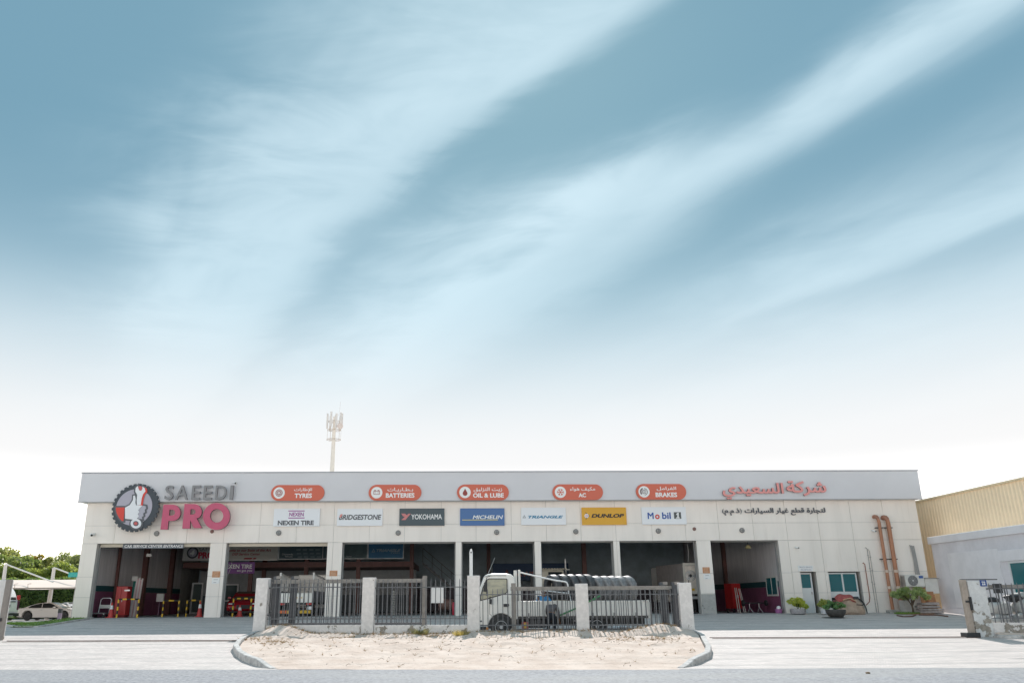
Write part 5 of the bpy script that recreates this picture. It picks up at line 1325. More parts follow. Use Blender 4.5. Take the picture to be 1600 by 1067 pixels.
# person crouching on the truck bed
bx_ = T(848, 936, TY+.55)[0]
J = dict(pelvis=(0, 0, .28), spine=(.02, .02, .45), chest=(.03, .02, .66), neck=(.03, -.02, .80), head0=(.03, -.04, .84), head1=(.03, -.05, .94), head2=(.03, -.05, 1.02), face=(.75, -.65, -.1),
         shL=(-.17, .02, .70), elL=(-.30, -.08, .46), wrL=(-.16, -.22, .34), shR=(.22, .0, .70), elR=(.36, -.10, .48), wrR=(.25, -.26, .36),
         hipL=(-.12, -.02, .27), knL=(-.24, -.30, .44), anL=(-.20, -.16, .09), toL=(-.22, -.28, .05), hipR=(.12, -.02, .27), knR=(.26, -.28, .44), anR=(.22, -.14, .09), toR=(.25, -.26, .05))
person((bx_, TY+.55, zb+.03), J, 'person in a bright blue shirt and grey cap crouching on the truck bed', mat('blue_shirt', (.06, .27, .55), .8, vary=.15, scale=5), mat('dark_trousers', (.03, .03, .035), .85), cap=mat('grey_cap', (.30, .29, .29), .8))

# ================================================================== RIGHT HAND BUILDINGS
BX = 25.75
NB = thing('neighbour_building', 'grey rendered side building with yellow corrugated upper storey', 'building', (BX, 40, 0))
RENDG = mat('grey_render', (.74, .72, .75), .85, vary=.10, scale=.9, bump=.15, bscale=20)
RENDL = mat('pale_grey_render', (.80, .78, .80), .8, vary=.07, scale=1.2)
def onz(px, py, X):
    d = ray(px, py); return float(d[2]*X/d[0]+CAMZ)
ZB = (onz(1600, 819, BX-.1)+onz(1450, 838.5, BX-.1))/2
def onx(px, X=BX):      # distance at which a sight column meets the plane x = X
    d = ray(px, 900); return X*d[1]/d[0]
yc = onx(1463.5)
q = MB(); q.box(BX, BX+9, 14, yc, -1.2, ZB-.38); q.build('wall', RENDG, NB)
q = MB(); q.box(BX-.12, BX+9, 13.9, yc+.1, ZB-.379, ZB); q.build('cornice', RENDL, NB, bevel=.02)
q = MB(); q.box(BX-.06, BX, 14, yc+.02, -1.2, .18); q.build('plinth', RENDG, NB)
ya, yb = onx(1567), onx(1487)
q = MB(); q.box(BX-.035, BX-.002, ya, yb, .24, ZB-.95); q.build('wall_panel', RENDL, NB, bevel=.01)
zwt = P(1590, 876.5, onx(1590))[2]
q = MB(); q.box(BX-.10, BX-.002, onx(1640), onx(1569), zwt+.02, zwt+.52); q.build('window_lintel', RENDL, NB, bevel=.015)
y0_, y1_ = onx(1650), onx(1581)
wf = MB(); 
for a, b_, z0, z1 in ((y0_, y1_, .45, .55), (y0_, y1_, zwt-.08, zwt), (y1_-.09, y1_, .55, zwt-.08), (y0_, y0_+.09, .55, zwt-.08)): wf.box(BX-.06, BX-.003, a, b_, z0, z1)
wn2 = wf.build('window', ALU, NB)
q = MB(); q.box(BX-.03, BX-.004, y0_+.09, y1_-.09, .55, zwt-.08); q.build('pane', TEAL, wn2)
CORR = mat('yellow_sheet', (.97, .77, .53), .55, vary=.06, scale=.6)
X2 = BX+.75; zt2 = onz(1600, 745, X2-.1)-.08
q = MB(); step = .28; n = int((66-14)/step)
vs = []
for i in range(n+1):
    y = 14+i*step
    for d_, xo in ((0, 0), (.10, 0), (.14, -.028), (.22, -.028)): vs.append((X2+xo, y+d_, 0))
m_ = len(vs); q.v = [(x, y, ZB-.05 if y < yc-.2 else -.4) for x, y, z in vs]+[(x, y, zt2) for x, y, z in vs]; q.f = [(i, i+1, i+1+m_, i+m_) for i in range(m_-1)]
q.build('corrugated_wall', CORR, NB)
q = MB(); q.box(X2-.12, X2+.1, 13.9, 66.2, zt2, zt2+.09); q.build('roof_trim', mat('yellow_trim', (.80, .66, .44), .5), NB)
q = MB(); q.box(X2+.06, X2+10, 14, 66, ZB-.3, zt2-.02); q.build('upper_wall', CORR, NB)
q = MB(); q.add([(X2-.1, 13.9, zt2+.08), (X2+10, 13.9, zt2+1.2), (X2+10, 66.2, zt2+1.2), (X2-.1, 66.2, zt2+.08), (X2-.1, 13.9, zt2+.03), (X2+10, 13.9, zt2+1.1), (X2+10, 66.2, zt2+1.1), (X2-.1, 66.2, zt2+.03)], [(0, 1, 2, 3), (4, 7, 6, 5), (0, 3, 7, 4), (1, 5, 6, 2), (0, 4, 5, 1), (3, 2, 6, 7)]); q.build('roof', mat('roof_sheet', (.45, .46, .47), .5), NB)

# ------------------------------------------------------------------ pipes and conduits on the cream wall
def Fw(px, py, off): x, z = F(px, py, off); return (x, D-off, z)
for i, (t0, b0, r_, lab) in enumerate((((1369, 806.5), (1398, 952), .085, 'thinner brown drain pipe, left one of the pair on the cream wall'), ((1382.5, 808), (1413.5, 952), .11, 'thicker brown drain pipe, right one of the pair on the cream wall'))):
    a = Fw(t0[0], t0[1], .22); b_ = Fw(b0[0], b0[1], .22); xx = (a[0]+b_[0])/2
    t_ = thing('drain_pipe', lab, 'pipe', (xx, D, b_[2]), 'brown drain pipes')
    sx_ = a[0]-xx
    q = MB(); q.tube([(xx-.15, D+.02, a[2]-.02), (xx-.14, D-.14, a[2]), (xx-.10, D-.21, a[2]-.02), (xx-.03, D-.22, a[2]-.12), (xx, D-.22, a[2]-.35), (xx, D-.22, b_[2])], r_, 12); q.build('pipe', PIPE, t_, True)
    q = MB(); q.tube([(xx-.15, D-.06, a[2]-.005), (xx-.14, D-.15, a[2]+.0), (xx-.10, D-.22, a[2]-.02), (xx-.04, D-.225, a[2]-.11)], r_*1.22, 12); q.build('elbow', mat('elbow_brown', (.36, .17, .11), .5), t_, True)
    for py in (892, 917.5):
        z = F(1395, py, .2)[1]; q = MB(); q.tube([(xx, D-.22, z-.07), (xx, D-.22, z+.07)], r_*1.2, 12); q.build('collar', mat('collar_cream', (.62, .50, .42), .5), t_, True)
    for py in (824, 873):
        z = F(1390, py, .2)[1]; q = MB(); q.box(xx-.18, xx+.24, D-.15, D-.0, z-.025, z+.025); q.build('clamp', DARK, t_)
    q = MB(); q.box(xx-.28, xx+.28, D-.42, D-.02, -.1, .12); q.build('foot', CONC, t_, bevel=.02)
for x0_, x1_, ytop, ybot, r_, mm, lab in ((1352.5, 1372, 855, 957, .018, STEEL, 'left thin grey conduit running down the cream wall'), (1355.5, 1376, 858, 957, .014, STEEL, 'right thin grey conduit running down the cream wall'), (1349, 1361, 879, 932, .022, mat('rusty_red_pipe', (.30, .10, .06), .6), 'thin rust red pipe beside the shop window')):
    a, b_ = Fw(x0_, ytop, .05), Fw(x1_, ybot, .05); xm_ = (a[0]+b_[0])/2
    t_ = thing('conduit', lab, 'conduit', (xm_, D, b_[2]))
    q = MB(); q.tube([(xm_-.10, D-.02, a[2]-.02), (xm_-.06, D-.05, a[2]), (xm_, D-.05, a[2]-.08), (xm_, D-.05, b_[2]+.0)] + ([(xm_-.05, D-.04, b_[2]-.25), (xm_-.25, D-.02, b_[2]-.42)] if ybot < 940 else []), r_, 6); q.build('tube', mm, t_, True)
    for k in range(3): z = a[2]-.4-k*.7; q = MB(); q.box(xm_-.04, xm_+.04, D-.07, D-.005, z-.012, z+.012); q.build('clip', STEEL, t_)
# air conditioner
x0, z1 = F(1412.5, 897.5, .55); x1, z0 = F(1440, 916, .55)
ac = thing('air_conditioner', 'white outdoor air conditioner unit on the cream wall near the corner', 'air conditioner', ((x0+x1)/2, D-.3, z0))
x1 = x0+1.02
q = MB(); q.box(x0, x1, D-.60, D-.14, z0, z1); q.build('casing', OFFWH, ac, bevel=.02)
xc, zc = x0+.40, (z0+z1)/2; r_ = (z1-z0)*.43
mx = Matrix.Translation((xc, D-.604, zc)) @ Matrix.Rotation(PI/2, 4, 'X')
q = MB(); q.lathe([(0, .001), (r_, .001), (r_, .012), (r_*.96, .02), (r_*.92, .006), (0, .004)], 26, mx); fan = q.build('fan_grille', mat('fan_grey', (.20, .20, .205), .5), ac, True)
q = MB()
for k in range(4): rr = r_*(.25+.2*k); q.tube([(xc+rr*math.cos(t_), D-.618, zc+rr*math.sin(t_)) for t_ in np.linspace(0, 2*PI, 25)], .006, 4, False)
for k in range(8): q.tube([(xc, D-.62, zc), (xc+r_*.95*math.cos(k*PI/4), D-.62, zc+r_*.95*math.sin(k*PI/4))], .006, 4)
q.build('guard_ring', mat('guard_grey', (.42, .42, .42), .5), fan)
q = MB(); q.lathe([(0, .03), (r_*.14, .026), (r_*.14, .01)], 12, mx); q.build('hub', PRINTW, fan, True)
q = MB(); q.box(x1-.27, x1-.05, D-.608, D-.602, z1-.19, z1-.06); q.build('badge', mat('badge_blue', (.05, .12, .35), .4), ac)
for k in range(9): q = MB(); zz = z0+.05+k*(z1-z0-.1)/9; q.box(x0-.035, x0-.004, D-.58, D-.2, zz, zz+.03); q.build('side_fin', mat('fin_grey', (.30, .29, .28), .6), ac)
for s in (.12, .86): q = MB(); q.box(x0+s, x0+s+.05, D-.62, D+.02, z0-.06, z0-.002); q.box(x0+s, x0+s+.05, D-.06, D-.01, z0-.45, z0-.06); q.build('bracket', STEEL, ac)
a, b_ = Fw(1424, 853, .08), Fw(1434.5, 898, .08); xm_ = (a[0]+b_[0])/2
for k in range(3): q = MB(); q.tube([(xm_-.10+k*.08, D-.01, a[2]+.05-.03*k), (xm_-.08+k*.08, D-.07, a[2]), (xm_-.03+k*.07, D-.07, (a[2]+b_[2])/2), (xm_-.05+k*.09, D-.08, b_[2])], .035, 7); q.build('coolant_pipe', mat('lagging_grey', (.40, .385, .375), .7), ac, True)
# second box and clutter at the corner
x, z = F(1450, 905, .4)
t_ = thing('meter_box', 'cream meter box beside the air conditioner at the corner', 'meter box', (x, D-.2, .9))
q = MB(); q.box(x-.28, x+.42, D-.55, D-.04, .95, 1.70); q.build('box', OFFWH, t_, bevel=.01)
q = MB(); q.box(x-.33, x+.50, D-.62, D-.03, 1.70, 1.745); q.build('hood', mat('hood_grey', (.30, .29, .27), .6), t_)
for k, (px, w, h, yy, lean) in enumerate(((1449, .50, 1.25, .62, .0), (1456, .45, 1.05, .72, .05), (1459, .4, .9, .84, .02))):
    x = P(px, 945, D-yy)[0]
    q = MB(); q.layers([[(x-w/2+lean*z/h, D-yy+.14*z/h, z), (x+w/2+lean*z/h, D-yy+.14*z/h, z), (x+w/2+lean*z/h, D-yy+.14*z/h+.03, z), (x-w/2+lean*z/h, D-yy+.14*z/h+.03, z)] for z in (-.03, h)]); o = q.build('board', mat('orange_plywood', (.50, .235, .11), .6, vary=.2, scale=3)); tag(o, ['tallest orange board leaning at the garage corner', 'middle orange board leaning at the garage corner', 'shortest orange board leaning at the garage corner'][k], 'board', 'orange boards at the corner')
x = P(1419, 950, D-.7)[0]
q = MB(); q.box(x-.26, x+.26, D-.9, D-.35, -.1, .62); o = q.build('plinth_block', mat('pale_concrete', (.52, .50, .48), .85, vary=.15)); tag(o, 'pale concrete block behind the small tree trunk', 'block')
SLAB = mat('slab_pink_grey', (.42, .36, .34), .85, vary=.3, scale=5, bump=.4)
for k, (pa, pb, z, yy, h) in enumerate(((1432, 1470, .02, 43.3, .12), (1434, 1472, .15, 43.35, .10), (1431, 1466, .27, 43.55, .13), (1437, 1458, .42, 43.6, .12), (1450, 1466, .42, 43.7, .14))):
    a = P(pa, 955, yy)[0]; b_ = P(pb, 955, yy)[0]; e = rng.uniform(-.04, .04, 8)
    q = MB(); q.layers([[(a+e[0], yy-.3, z-.04), (b_+e[1], yy-.3+e[2], z-.04), (b_, yy+.2, z-.04), (a, yy+.2, z-.04)], [(a+.04, yy-.27, z+h-.05), (b_-.03, yy-.28+e[2], z+h-.05), (b_-.02, yy+.18, z+h-.05), (a+.03, yy+.18, z+h-.05)]])
    o = q.build('stone_slab', SLAB, bevel=.015); tag(o, ['lowest long stone slab of the pile at the garage corner', 'second long stone slab from the ground in the corner pile', 'third stone slab from the ground in the corner pile', 'left short stone on top of the corner pile', 'right short stone on top of the corner pile'][k], 'slab', 'stone slabs piled at the corner')
# soil patch with grass round the tree
mb = MB(); tx, ty = P(1427, 957, 43.0)[0], 43.0
ring_ = [(tx+.9*math.cos(a)*(1.5 if math.cos(a) > 0 else 1)*(1+.1*math.sin(3*a)), ty+.35*math.sin(a)) for a in np.linspace(0, 2*PI, 22, endpoint=False)]
mb.layers([[(x, y, gz(x, y)-.02) for x, y in ring_], [(tx+(x-tx)*.8, ty+(y-ty)*.8, gz(x, y)+.05) for x, y in ring_]]); mb.build('soil_patch', mat('red_soil', (.28, .15, .09), .95, vary=.3, scale=6), None, True, kind='structure')
mb = MB()
for i in range(700):
    a = rng.uniform(0, 2*PI); r_ = math.sqrt(rng.uniform(0, 1)); x, y = tx-.35+.7*r_*math.cos(a), ty-.05+.27*r_*math.sin(a); w = .008
    mb.add([(x-w, y, gz(x, y)+.03), (x+w, y, gz(x, y)+.03), (x+rng.normal(0, .04), y+rng.normal(0, .04), gz(x, y)+rng.uniform(.08, .16))], [(0, 1, 2)])
me = bpy.data.meshes.new('grass'); me.from_pydata(mb.v, [], mb.f); o = link('grass', me, BLADE); tag(o, 'tuft of green grass at the foot of the small tree', 'grass', kind='stuff')
# hose on the ground
for pts, lab in (([(1402, 962), (1412, 964), (1425, 963.5), (1431, 961)], 'dark hose end lying on the paving before the small tree'), ([(1436, 961), (1450, 961.5), (1466, 961.5), (1481, 963.5)], 'brown root like pipe on the ground right of the small tree')):
    g_ = [G(*p_) for p_ in pts]; q = MB(); q.tube([(x, y, gz(x, y)+.03) for x, y in g_], .035, 7); o = q.build('hose', mat('hose_brown', (.16, .085, .06), .7), None, True); tag(o, lab, 'hose')

# ================================================================== PLANTS
def leafmat(name, a, b_):
    m = mat(name, a, .55, col2=b_, scale=1.6); t = m.node_tree; b = t.nodes['Principled BSDF']
    tr = t.nodes.new('ShaderNodeBsdfTranslucent'); src = b.inputs['Base Color'].links[0].from_socket
    t.links.new(mixc(1.0, src, (2.6, 2.4, 1.5), t, 'MULTIPLY'), tr.inputs[0])
    mx = t.nodes.new('ShaderNodeMixShader'); mx.inputs[0].default_value = .5
    t.links.new(b.outputs[0], mx.inputs[1]); t.links.new(tr.outputs[0], mx.inputs[2]); t.links.new(mx.outputs[0], t.nodes['Material Output'].inputs[0]); return m
def leaves(n, sampler, size, flat=.5, up=.0):
    """leaf quads: sampler gives position and outward direction"""
    vs = np.zeros((n*4, 3)); 
    for i in range(n):
        p, out = sampler(); nrm = Vector(out)*(1-flat) + Vector(rng.normal(0, 1, 3))*flat + Vector((0, 0, up)); nrm.normalize()
        a = nrm.cross(Vector(rng.normal(0, 1, 3))).normalized(); b_ = nrm.cross(a); s_ = size*rng.uniform(.6, 1.35)
        for k, (u_, w_) in enumerate(((-.5, 0), (0, -.3), (.5, 0), (0, .3))): vs[i*4+k] = Vector(p)+a*u_*s_+b_*w_*s_
    return vs
def leafobj(name, vs, m, parent):
    n = len(vs)//4; off = wloc(parent) if parent is not None else Vector((0, 0, 0))
    me = bpy.data.meshes.new(name); me.from_pydata((vs-np.array(off)).tolist(), [], [(4*i, 4*i+1, 4*i+2, 4*i+3) for i in range(n)]); me.materials.append(m)
    o = bpy.data.objects.new(name, me); COL.objects.link(o); o.parent = parent; return o
def clumps(c_, rad, n, rmin, rmax, low=-.3):
    out = []
    while len(out) < n:
        d = rng.normal(0, 1, 3); d /= np.linalg.norm(d)
        if d[2] < low: continue
        rr = rng.uniform(.45, 1)**.5; out.append((np.array(c_)+d*np.array(rad)*rr, rng.uniform(rmin, rmax)))
    return out
def clump_sampler(cl):
    w = np.array([r**2 for _, r in cl]); w /= w.sum()
    def f():
        c_, r_ = cl[rng.choice(len(cl), p=w)]; d = rng.normal(0, 1, 3); d /= np.linalg.norm(d); rr = rng.uniform(.25, 1)**.45
        return c_+d*r_*rr*np.array((1, 1, .75)), d
    return f
BARK = mat('bark', (.12, .085, .06), .9, vary=.3, scale=8)
def limbs(parent, base, top, r0, n, spread, fork=.45):
    q = MB(); b_ = Vector(base); t_ = Vector(top); k = b_.lerp(t_, fork)
    q.tube([b_, b_.lerp(k, .5)+Vector((r0*.3, 0, 0)), k], [r0*1.15, r0*.9, r0*.75], 8)
    q.build('trunk', BARK, parent, True)
    for i in range(n):
        a = 2*PI*i/n+rng.uniform(-.4, .4); e = k.lerp(t_, rng.uniform(.55, 1.0))+Vector((math.cos(a), math.sin(a), 0))*spread*rng.uniform(.5, 1)
        q = MB(); q.tube([k-Vector((0, 0, r0)), k.lerp(e, .45)+Vector((0, 0, (e-k).length*.12)), e], [r0*.55, r0*.4, r0*.15], 6); q.build('limb', BARK, parent, True)
# small tree by the corner
t_ = thing('small_tree', 'small round topped tree with dark stem by the air conditioner', 'tree', (tx, ty, gz(tx, ty)))
zc = F(1427, 931, 1.4)[1]
limbs(t_, (tx, ty, gz(tx, ty)), (tx, ty, zc+.25), .055, 6, .6, .4)
cl_ = clumps((tx, ty, zc), (.84, .7, .46), 34, .10, .24)
leafobj('crown', leaves(3000, clump_sampler(cl_), .115, .6), leafmat('small_tree_leaf', (.17, .24, .12), (.36, .42, .26)), t_)
# potted plants
def pot(name, label, px, py, y, prof, m, foliage, leafm, n, size, fl=None):
    x = P(px, py, y)[0]; z = gz(x, y)
    t_ = thing('potted_plant', label, 'potted plant', (x, y, z), 'potted plants before the reception')
    q = MB(); q.lathe(prof, 28, Matrix.Translation((x, y, z))); q.build('pot', m, t_, True)
    zt = max(h for r__, h in prof); q = MB(); q.lathe([(0, zt-.06), (prof[-1][0]*.9, zt-.06)], 20, Matrix.Translation((x, y, z)), cap=False); q.build('soil', mat('potting_soil', (.05, .035, .025), .95), t_)
    w, h = foliage; cl_ = clumps((x, y, z+zt+h*.28), (w, w*.8, h*.72), 22, .06, .17, -.15)
    leafobj('foliage', leaves(n, clump_sampler(cl_), size, .6, .3), leafm, t_)
    for k in range(9):
        a = rng.uniform(0, 2*PI); r_ = w*rng.uniform(.1, .9); q = MB(); q.tube([(x+.1*r_*math.cos(a), y+.1*r_*math.sin(a), z+zt-.06), (x+r_*math.cos(a), y+.8*r_*math.sin(a), z+zt+h*rng.uniform(.3, .9))], .008, 4); q.build('stem', GREENL, t_)
    if fl:
        cl2 = clumps((x, y, z+zt+h*.55), (w*.9, w*.7, h*.5), 16, .04, .08, .1); leafobj('blossom', leaves(fl[1], clump_sampler(cl2), .05, .6), fl[0], t_)
    return t_
STONEPOT = mat('speckled_stone_pot', (.50, .48, .48), .8, col2=(.25, .22, .24), scale=26)
DARKPOT = mat('dark_clay_pot', (.085, .08, .075), .7, vary=.3, scale=8)
pot('a', 'yellow green plant in a low speckled stone pot beside the reception door', 1247, 955, 43.55, [(.25, 0), (.37, .03), (.40, .17), (.385, .28), (.35, .28)], STONEPOT, (.50, .52), leafmat('yellow_green_leaf', (.26, .34, .07), (.46, .48, .16)), 1300, .12, (mat('orange_blossom', (.55, .22, .06), .6), 90))
pot('b', 'green plant in a round dark bowl pot standing out on the paving', 1307.5, 967, 41.0, [(.20, 0), (.34, .06), (.46, .24), (.475, .36), (.45, .38), (.42, .37)], DARKPOT, (.50, .42), leafmat('blue_green_leaf', (.09, .20, .10), (.20, .32, .17)), 1500, .10, (mat('dull_pink_blossom', (.36, .13, .13), .6), 120))
pot('c', 'leafy plant in a small white pot left of the dark bowl', 1290, 957, 43.2, [(.14, 0), (.22, .05), (.25, .25), (.23, .27)], mat('white_glazed_pot', (.66, .66, .70), .4), (.42, .5), leafmat('olive_leaf', (.17, .22, .07), (.34, .37, .15)), 800, .11, (mat('orange_blossom', (.55, .22, .06), .6), 60))
q = MB(); x, y = G(1309, 967.2); q.lathe([(.55, 0), (.5, .025), (0, .025)], 20, Matrix.Translation((x+.25, 41.0, gz(x, 41)))); o = q.build('saucer', DARKPOT, None, True); tag(o, 'flat dark saucer under the round bowl pot', 'saucer')
# covered heap in front of the shop window
x, y = P(1327, 955, 43.3)[0], 43.3
o = blob('covered_heap', mat('tan_tarpaulin', (.52, .40, .31), .85, vary=.2, scale=3, bump=.5, bscale=9), None, (x+.05, y, .27), (.62, .42, .46), 7, .25, 16); tag(o, 'tan tarpaulin covered heap against the shop window', 'covered heap')
q = MB(); a = np.linspace(0, 1, 7)
vs = [(x-.75+.95*u_, y-.46+.1*w_, .52+.16*math.sin(u_*3)+.09*w_-.05*math.sin(u_*9+w_*3)) for w_ in range(4) for u_ in a]; q.add(vs, [(j*7+i, j*7+i+1, (j+1)*7+i+1, (j+1)*7+i) for j in range(3) for i in range(6)]); o = q.build('red_cloth', mat('faded_red_cloth', (.42, .10, .09), .85, vary=.3, scale=5), None, True); tag(o, 'faded red cloth thrown over the tan heap', 'cloth')
md = o.modifiers.new('t', 'SOLIDIFY'); md.thickness = .02
q = MB(); q.tube([(x-.45, y-.45, .66), (x-.1, y-.5, .74), (x+.18, y-.5, .60)], .03, 6); o = q.build('wooden_batten', mat('batten', (.60, .38, .24), .7), None); tag(o, 'short wooden batten on the red cloth', 'batten')
q = MB(); q.tube([(x+.1, y-.48, .72), (x+.4, y-.5, .70), (x+.62, y-.42, .50), (x+.74, y-.35, .25), (x+.78, y-.3, .0)], .028, 7); q.tube([(x+.2, y-.5, .42), (x+.5, y-.52, .40), (x+.66, y-.4, .46)], .024, 7); o = q.build('black_hose', BLK, None, True); tag(o, 'black hose draped over the right side of the tan heap', 'hose')
q = MB(); q.layers([[(x+.62, y+.15, 0), (x+.92, y+.15, 0), (x+.92, y+.2, 0), (x+.62, y+.2, 0)], [(x+.5, y+.45, .82), (x+.8, y+.45, .82), (x+.8, y+.5, .82), (x+.5, y+.5, .82)]]); o = q.build('leaning_board', mat('black_panel', (.035, .04, .05), .4)); tag(o, 'black board leaning beside the tan heap', 'board')
# weeds along the fence
for px, py, s_, mm, lab in ((656, 993, 1.0, leafmat('weed_green', (.11, .12, .05), (.17, .16, .085)), 'grey green weed tuft growing at the foot of the second fence wall'), (720, 998, .9, leafmat('weed_yellow', (.20, .18, .06), (.26, .22, .10)), 'yellowish weed tuft on the sand near the third pillar')):
    x = P(px, py, 32.6)[0]; y = fenceY(x)-.55 if px < 700 else fenceY(x)-1.1; z = sandh(x, y)-.02
    mb = MB()
    for i in range(260):
        a = rng.uniform(0, 2*PI); r_ = rng.uniform(0, .12); l = rng.uniform(.1, .42)*s_; w = .007; xx, yy = x+r_*math.cos(a)*2.2, y+r_*math.sin(a)
        mb.add([(xx-w, yy, z), (xx+w, yy, z), (xx+l*.6*math.cos(a)+rng.normal(0, .04), yy+l*.5*math.sin(a), z+l*.75)], [(0, 1, 2)])
    me = bpy.data.meshes.new('weed_tuft'); me.from_pydata(mb.v, [], mb.f); o = link('weed_tuft', me, mm); tag(o, lab, 'weed')

# ================================================================== CAR PARK AT THE LEFT
def car(name, label, loc, rotz, paint, Lc, Wc, body, roof, wins, wh, arches_r, lights=(), rear=(), extra=None, wheelr=.34, spokes=5, group=None):
    """side outline in local x (forward) and z; the body is pulled in at the flanks, the cabin narrows to the roof"""
    t_ = thing('parked_car', label, 'car', loc, group, rotz); h = Wc/2
    pts = []; bl = list(body)
    bottom = []
    for wx in sorted(wh, reverse=False):
        bottom += [(wx+arches_r*math.cos(a), max(.2, wheelr+arches_r*math.sin(a))) for a in np.linspace(PI+.45, -.45, 13)]
    poly = bl+bottom[::1] if bl[-1][0] < bottom[0][0] else bl+bottom[::-1]
    p0 = np.array(poly); p0 = p0 if area(p0) > 0 else p0[::-1]; p1 = offs(p0, -.05); p2 = offs(p0, -.012)
    q = MB(); q.layers([[(x, y, z) for x, z in pl] for pl, y in ((p1, -h), (p2, -h+.06), (p0, -h+.16), (p0, h-.16), (p2, h-.06), (p1, h))]); q.build('body', paint, t_, True, local=True)
    rp = np.array(roof); zlo, zhi = rp[:, 1].min(), rp[:, 1].max()
    wy = lambda z: h-.10-(z-zlo)/(zhi-zlo)*.20
    q = MB(); q.layers([[(x, s*(wy(z)-i_), z) for x, z in rl] for rl, s, i_ in ((offs(rp if area(rp) > 0 else rp[::-1], -.03), -1, 0), (rp if area(rp) > 0 else rp[::-1], -1, .05), (rp if area(rp) > 0 else rp[::-1], 1, .05), (offs(rp if area(rp) > 0 else rp[::-1], -.03), 1, 0))]); q.build('cabin', paint, t_, True, local=True)
    for w in wins:
        for s in (-1, 1):
            q = MB(); n = len(w); q.add([(x, s*(wy(z)+.012), z) for x, z in w]+[(x, s*(wy(z)-.02), z) for x, z in w], [tuple(range(n)), tuple(range(n, 2*n))]+[(i, (i+1) % n, (i+1) % n+n, i+n) for i in range(n)]); q.build('window', DGLASS, t_, local=True)
    # screens on the front and rear slopes of the cabin
    for (xa, za), (xb, zb_) in extra['screens']:
        q = MB(); nx_, nz = (zb_-za), -(xb-xa); l_ = math.hypot(nx_, nz); 
        if nz < 0: nx_, nz = -nx_, -nz
        o_ = .012/l_; q.add([(xa+nx_*o_, -wy(za)+.12, za+nz*o_), (xb+nx_*o_, -wy(zb_)+.10, zb_+nz*o_), (xb+nx_*o_, wy(zb_)-.10, zb_+nz*o_), (xa+nx_*o_, wy(za)-.12, za+nz*o_), (xa, -wy(za)+.12, za-.02), (xb, -wy(zb_)+.10, zb_-.02), (xb, wy(zb_)-.10, zb_-.02), (xa, wy(za)-.12, za-.02)], [(0, 1, 2, 3), (4, 7, 6, 5), (0, 4, 5, 1), (2, 6, 7, 3), (1, 5, 6, 2), (0, 3, 7, 4)]); q.build('windscreen', extra.get('screen_m', DGLASS), t_, local=True)
    RIM = mat('alloy_rim', (.34, .34, .35), .35, metal=.5)
    for wx in wh:
        for s in (-1, 1):
            w_ = wheel(t_, wx, wheelr, wheelr, .22, s*(h-.02), RIM, dirn=s, spokes=spokes, n=22)
            for o_ in [w_]+list(w_.children):
                o_.data.transform(Matrix.Translation(wloc(t_)))      # built in local coordinates
    q = MB(); q.box(body[-1][0]*.0+min(p_[0] for p_ in body)+.25, max(p_[0] for p_ in body)-.25, -h+.12, h-.12, .17, .4); q.build('underbody', DARK, t_, local=True)
    for nm_, m_, bx_ in extra['boxes']:
        q = MB(); q.box(*bx_); q.build(nm_, m_, t_, local=True, bevel=.01)
    for s in (-1, 1):
        mxp, mz = extra['mirror']; q = MB(); q.layers([[(mxp-.07, s*(h-.02), mz-.05), (mxp+.06, s*(h-.02), mz-.05), (mxp+.05, s*(h-.02), mz+.07), (mxp-.07, s*(h-.02), mz+.07)], [(mxp-.09, s*(h+.17), mz-.04), (mxp+.02, s*(h+.17), mz-.04), (mxp+.01, s*(h+.17), mz+.06), (mxp-.09, s*(h+.17), mz+.06)]]); q.build('mirror', paint, t_, local=True, bevel=.015)
    return t_
CARW = mat('car_cream_white', (.84, .80, .76), .25); CARW2 = mat('car_white', (.80, .80, .80), .22); CARR = mat('car_red', (.42, .012, .022), .22)
TAIL = mat('tail_lens', (.55, .02, .02), .25); HEADL = mat('head_lens', (.75, .77, .78), .1)
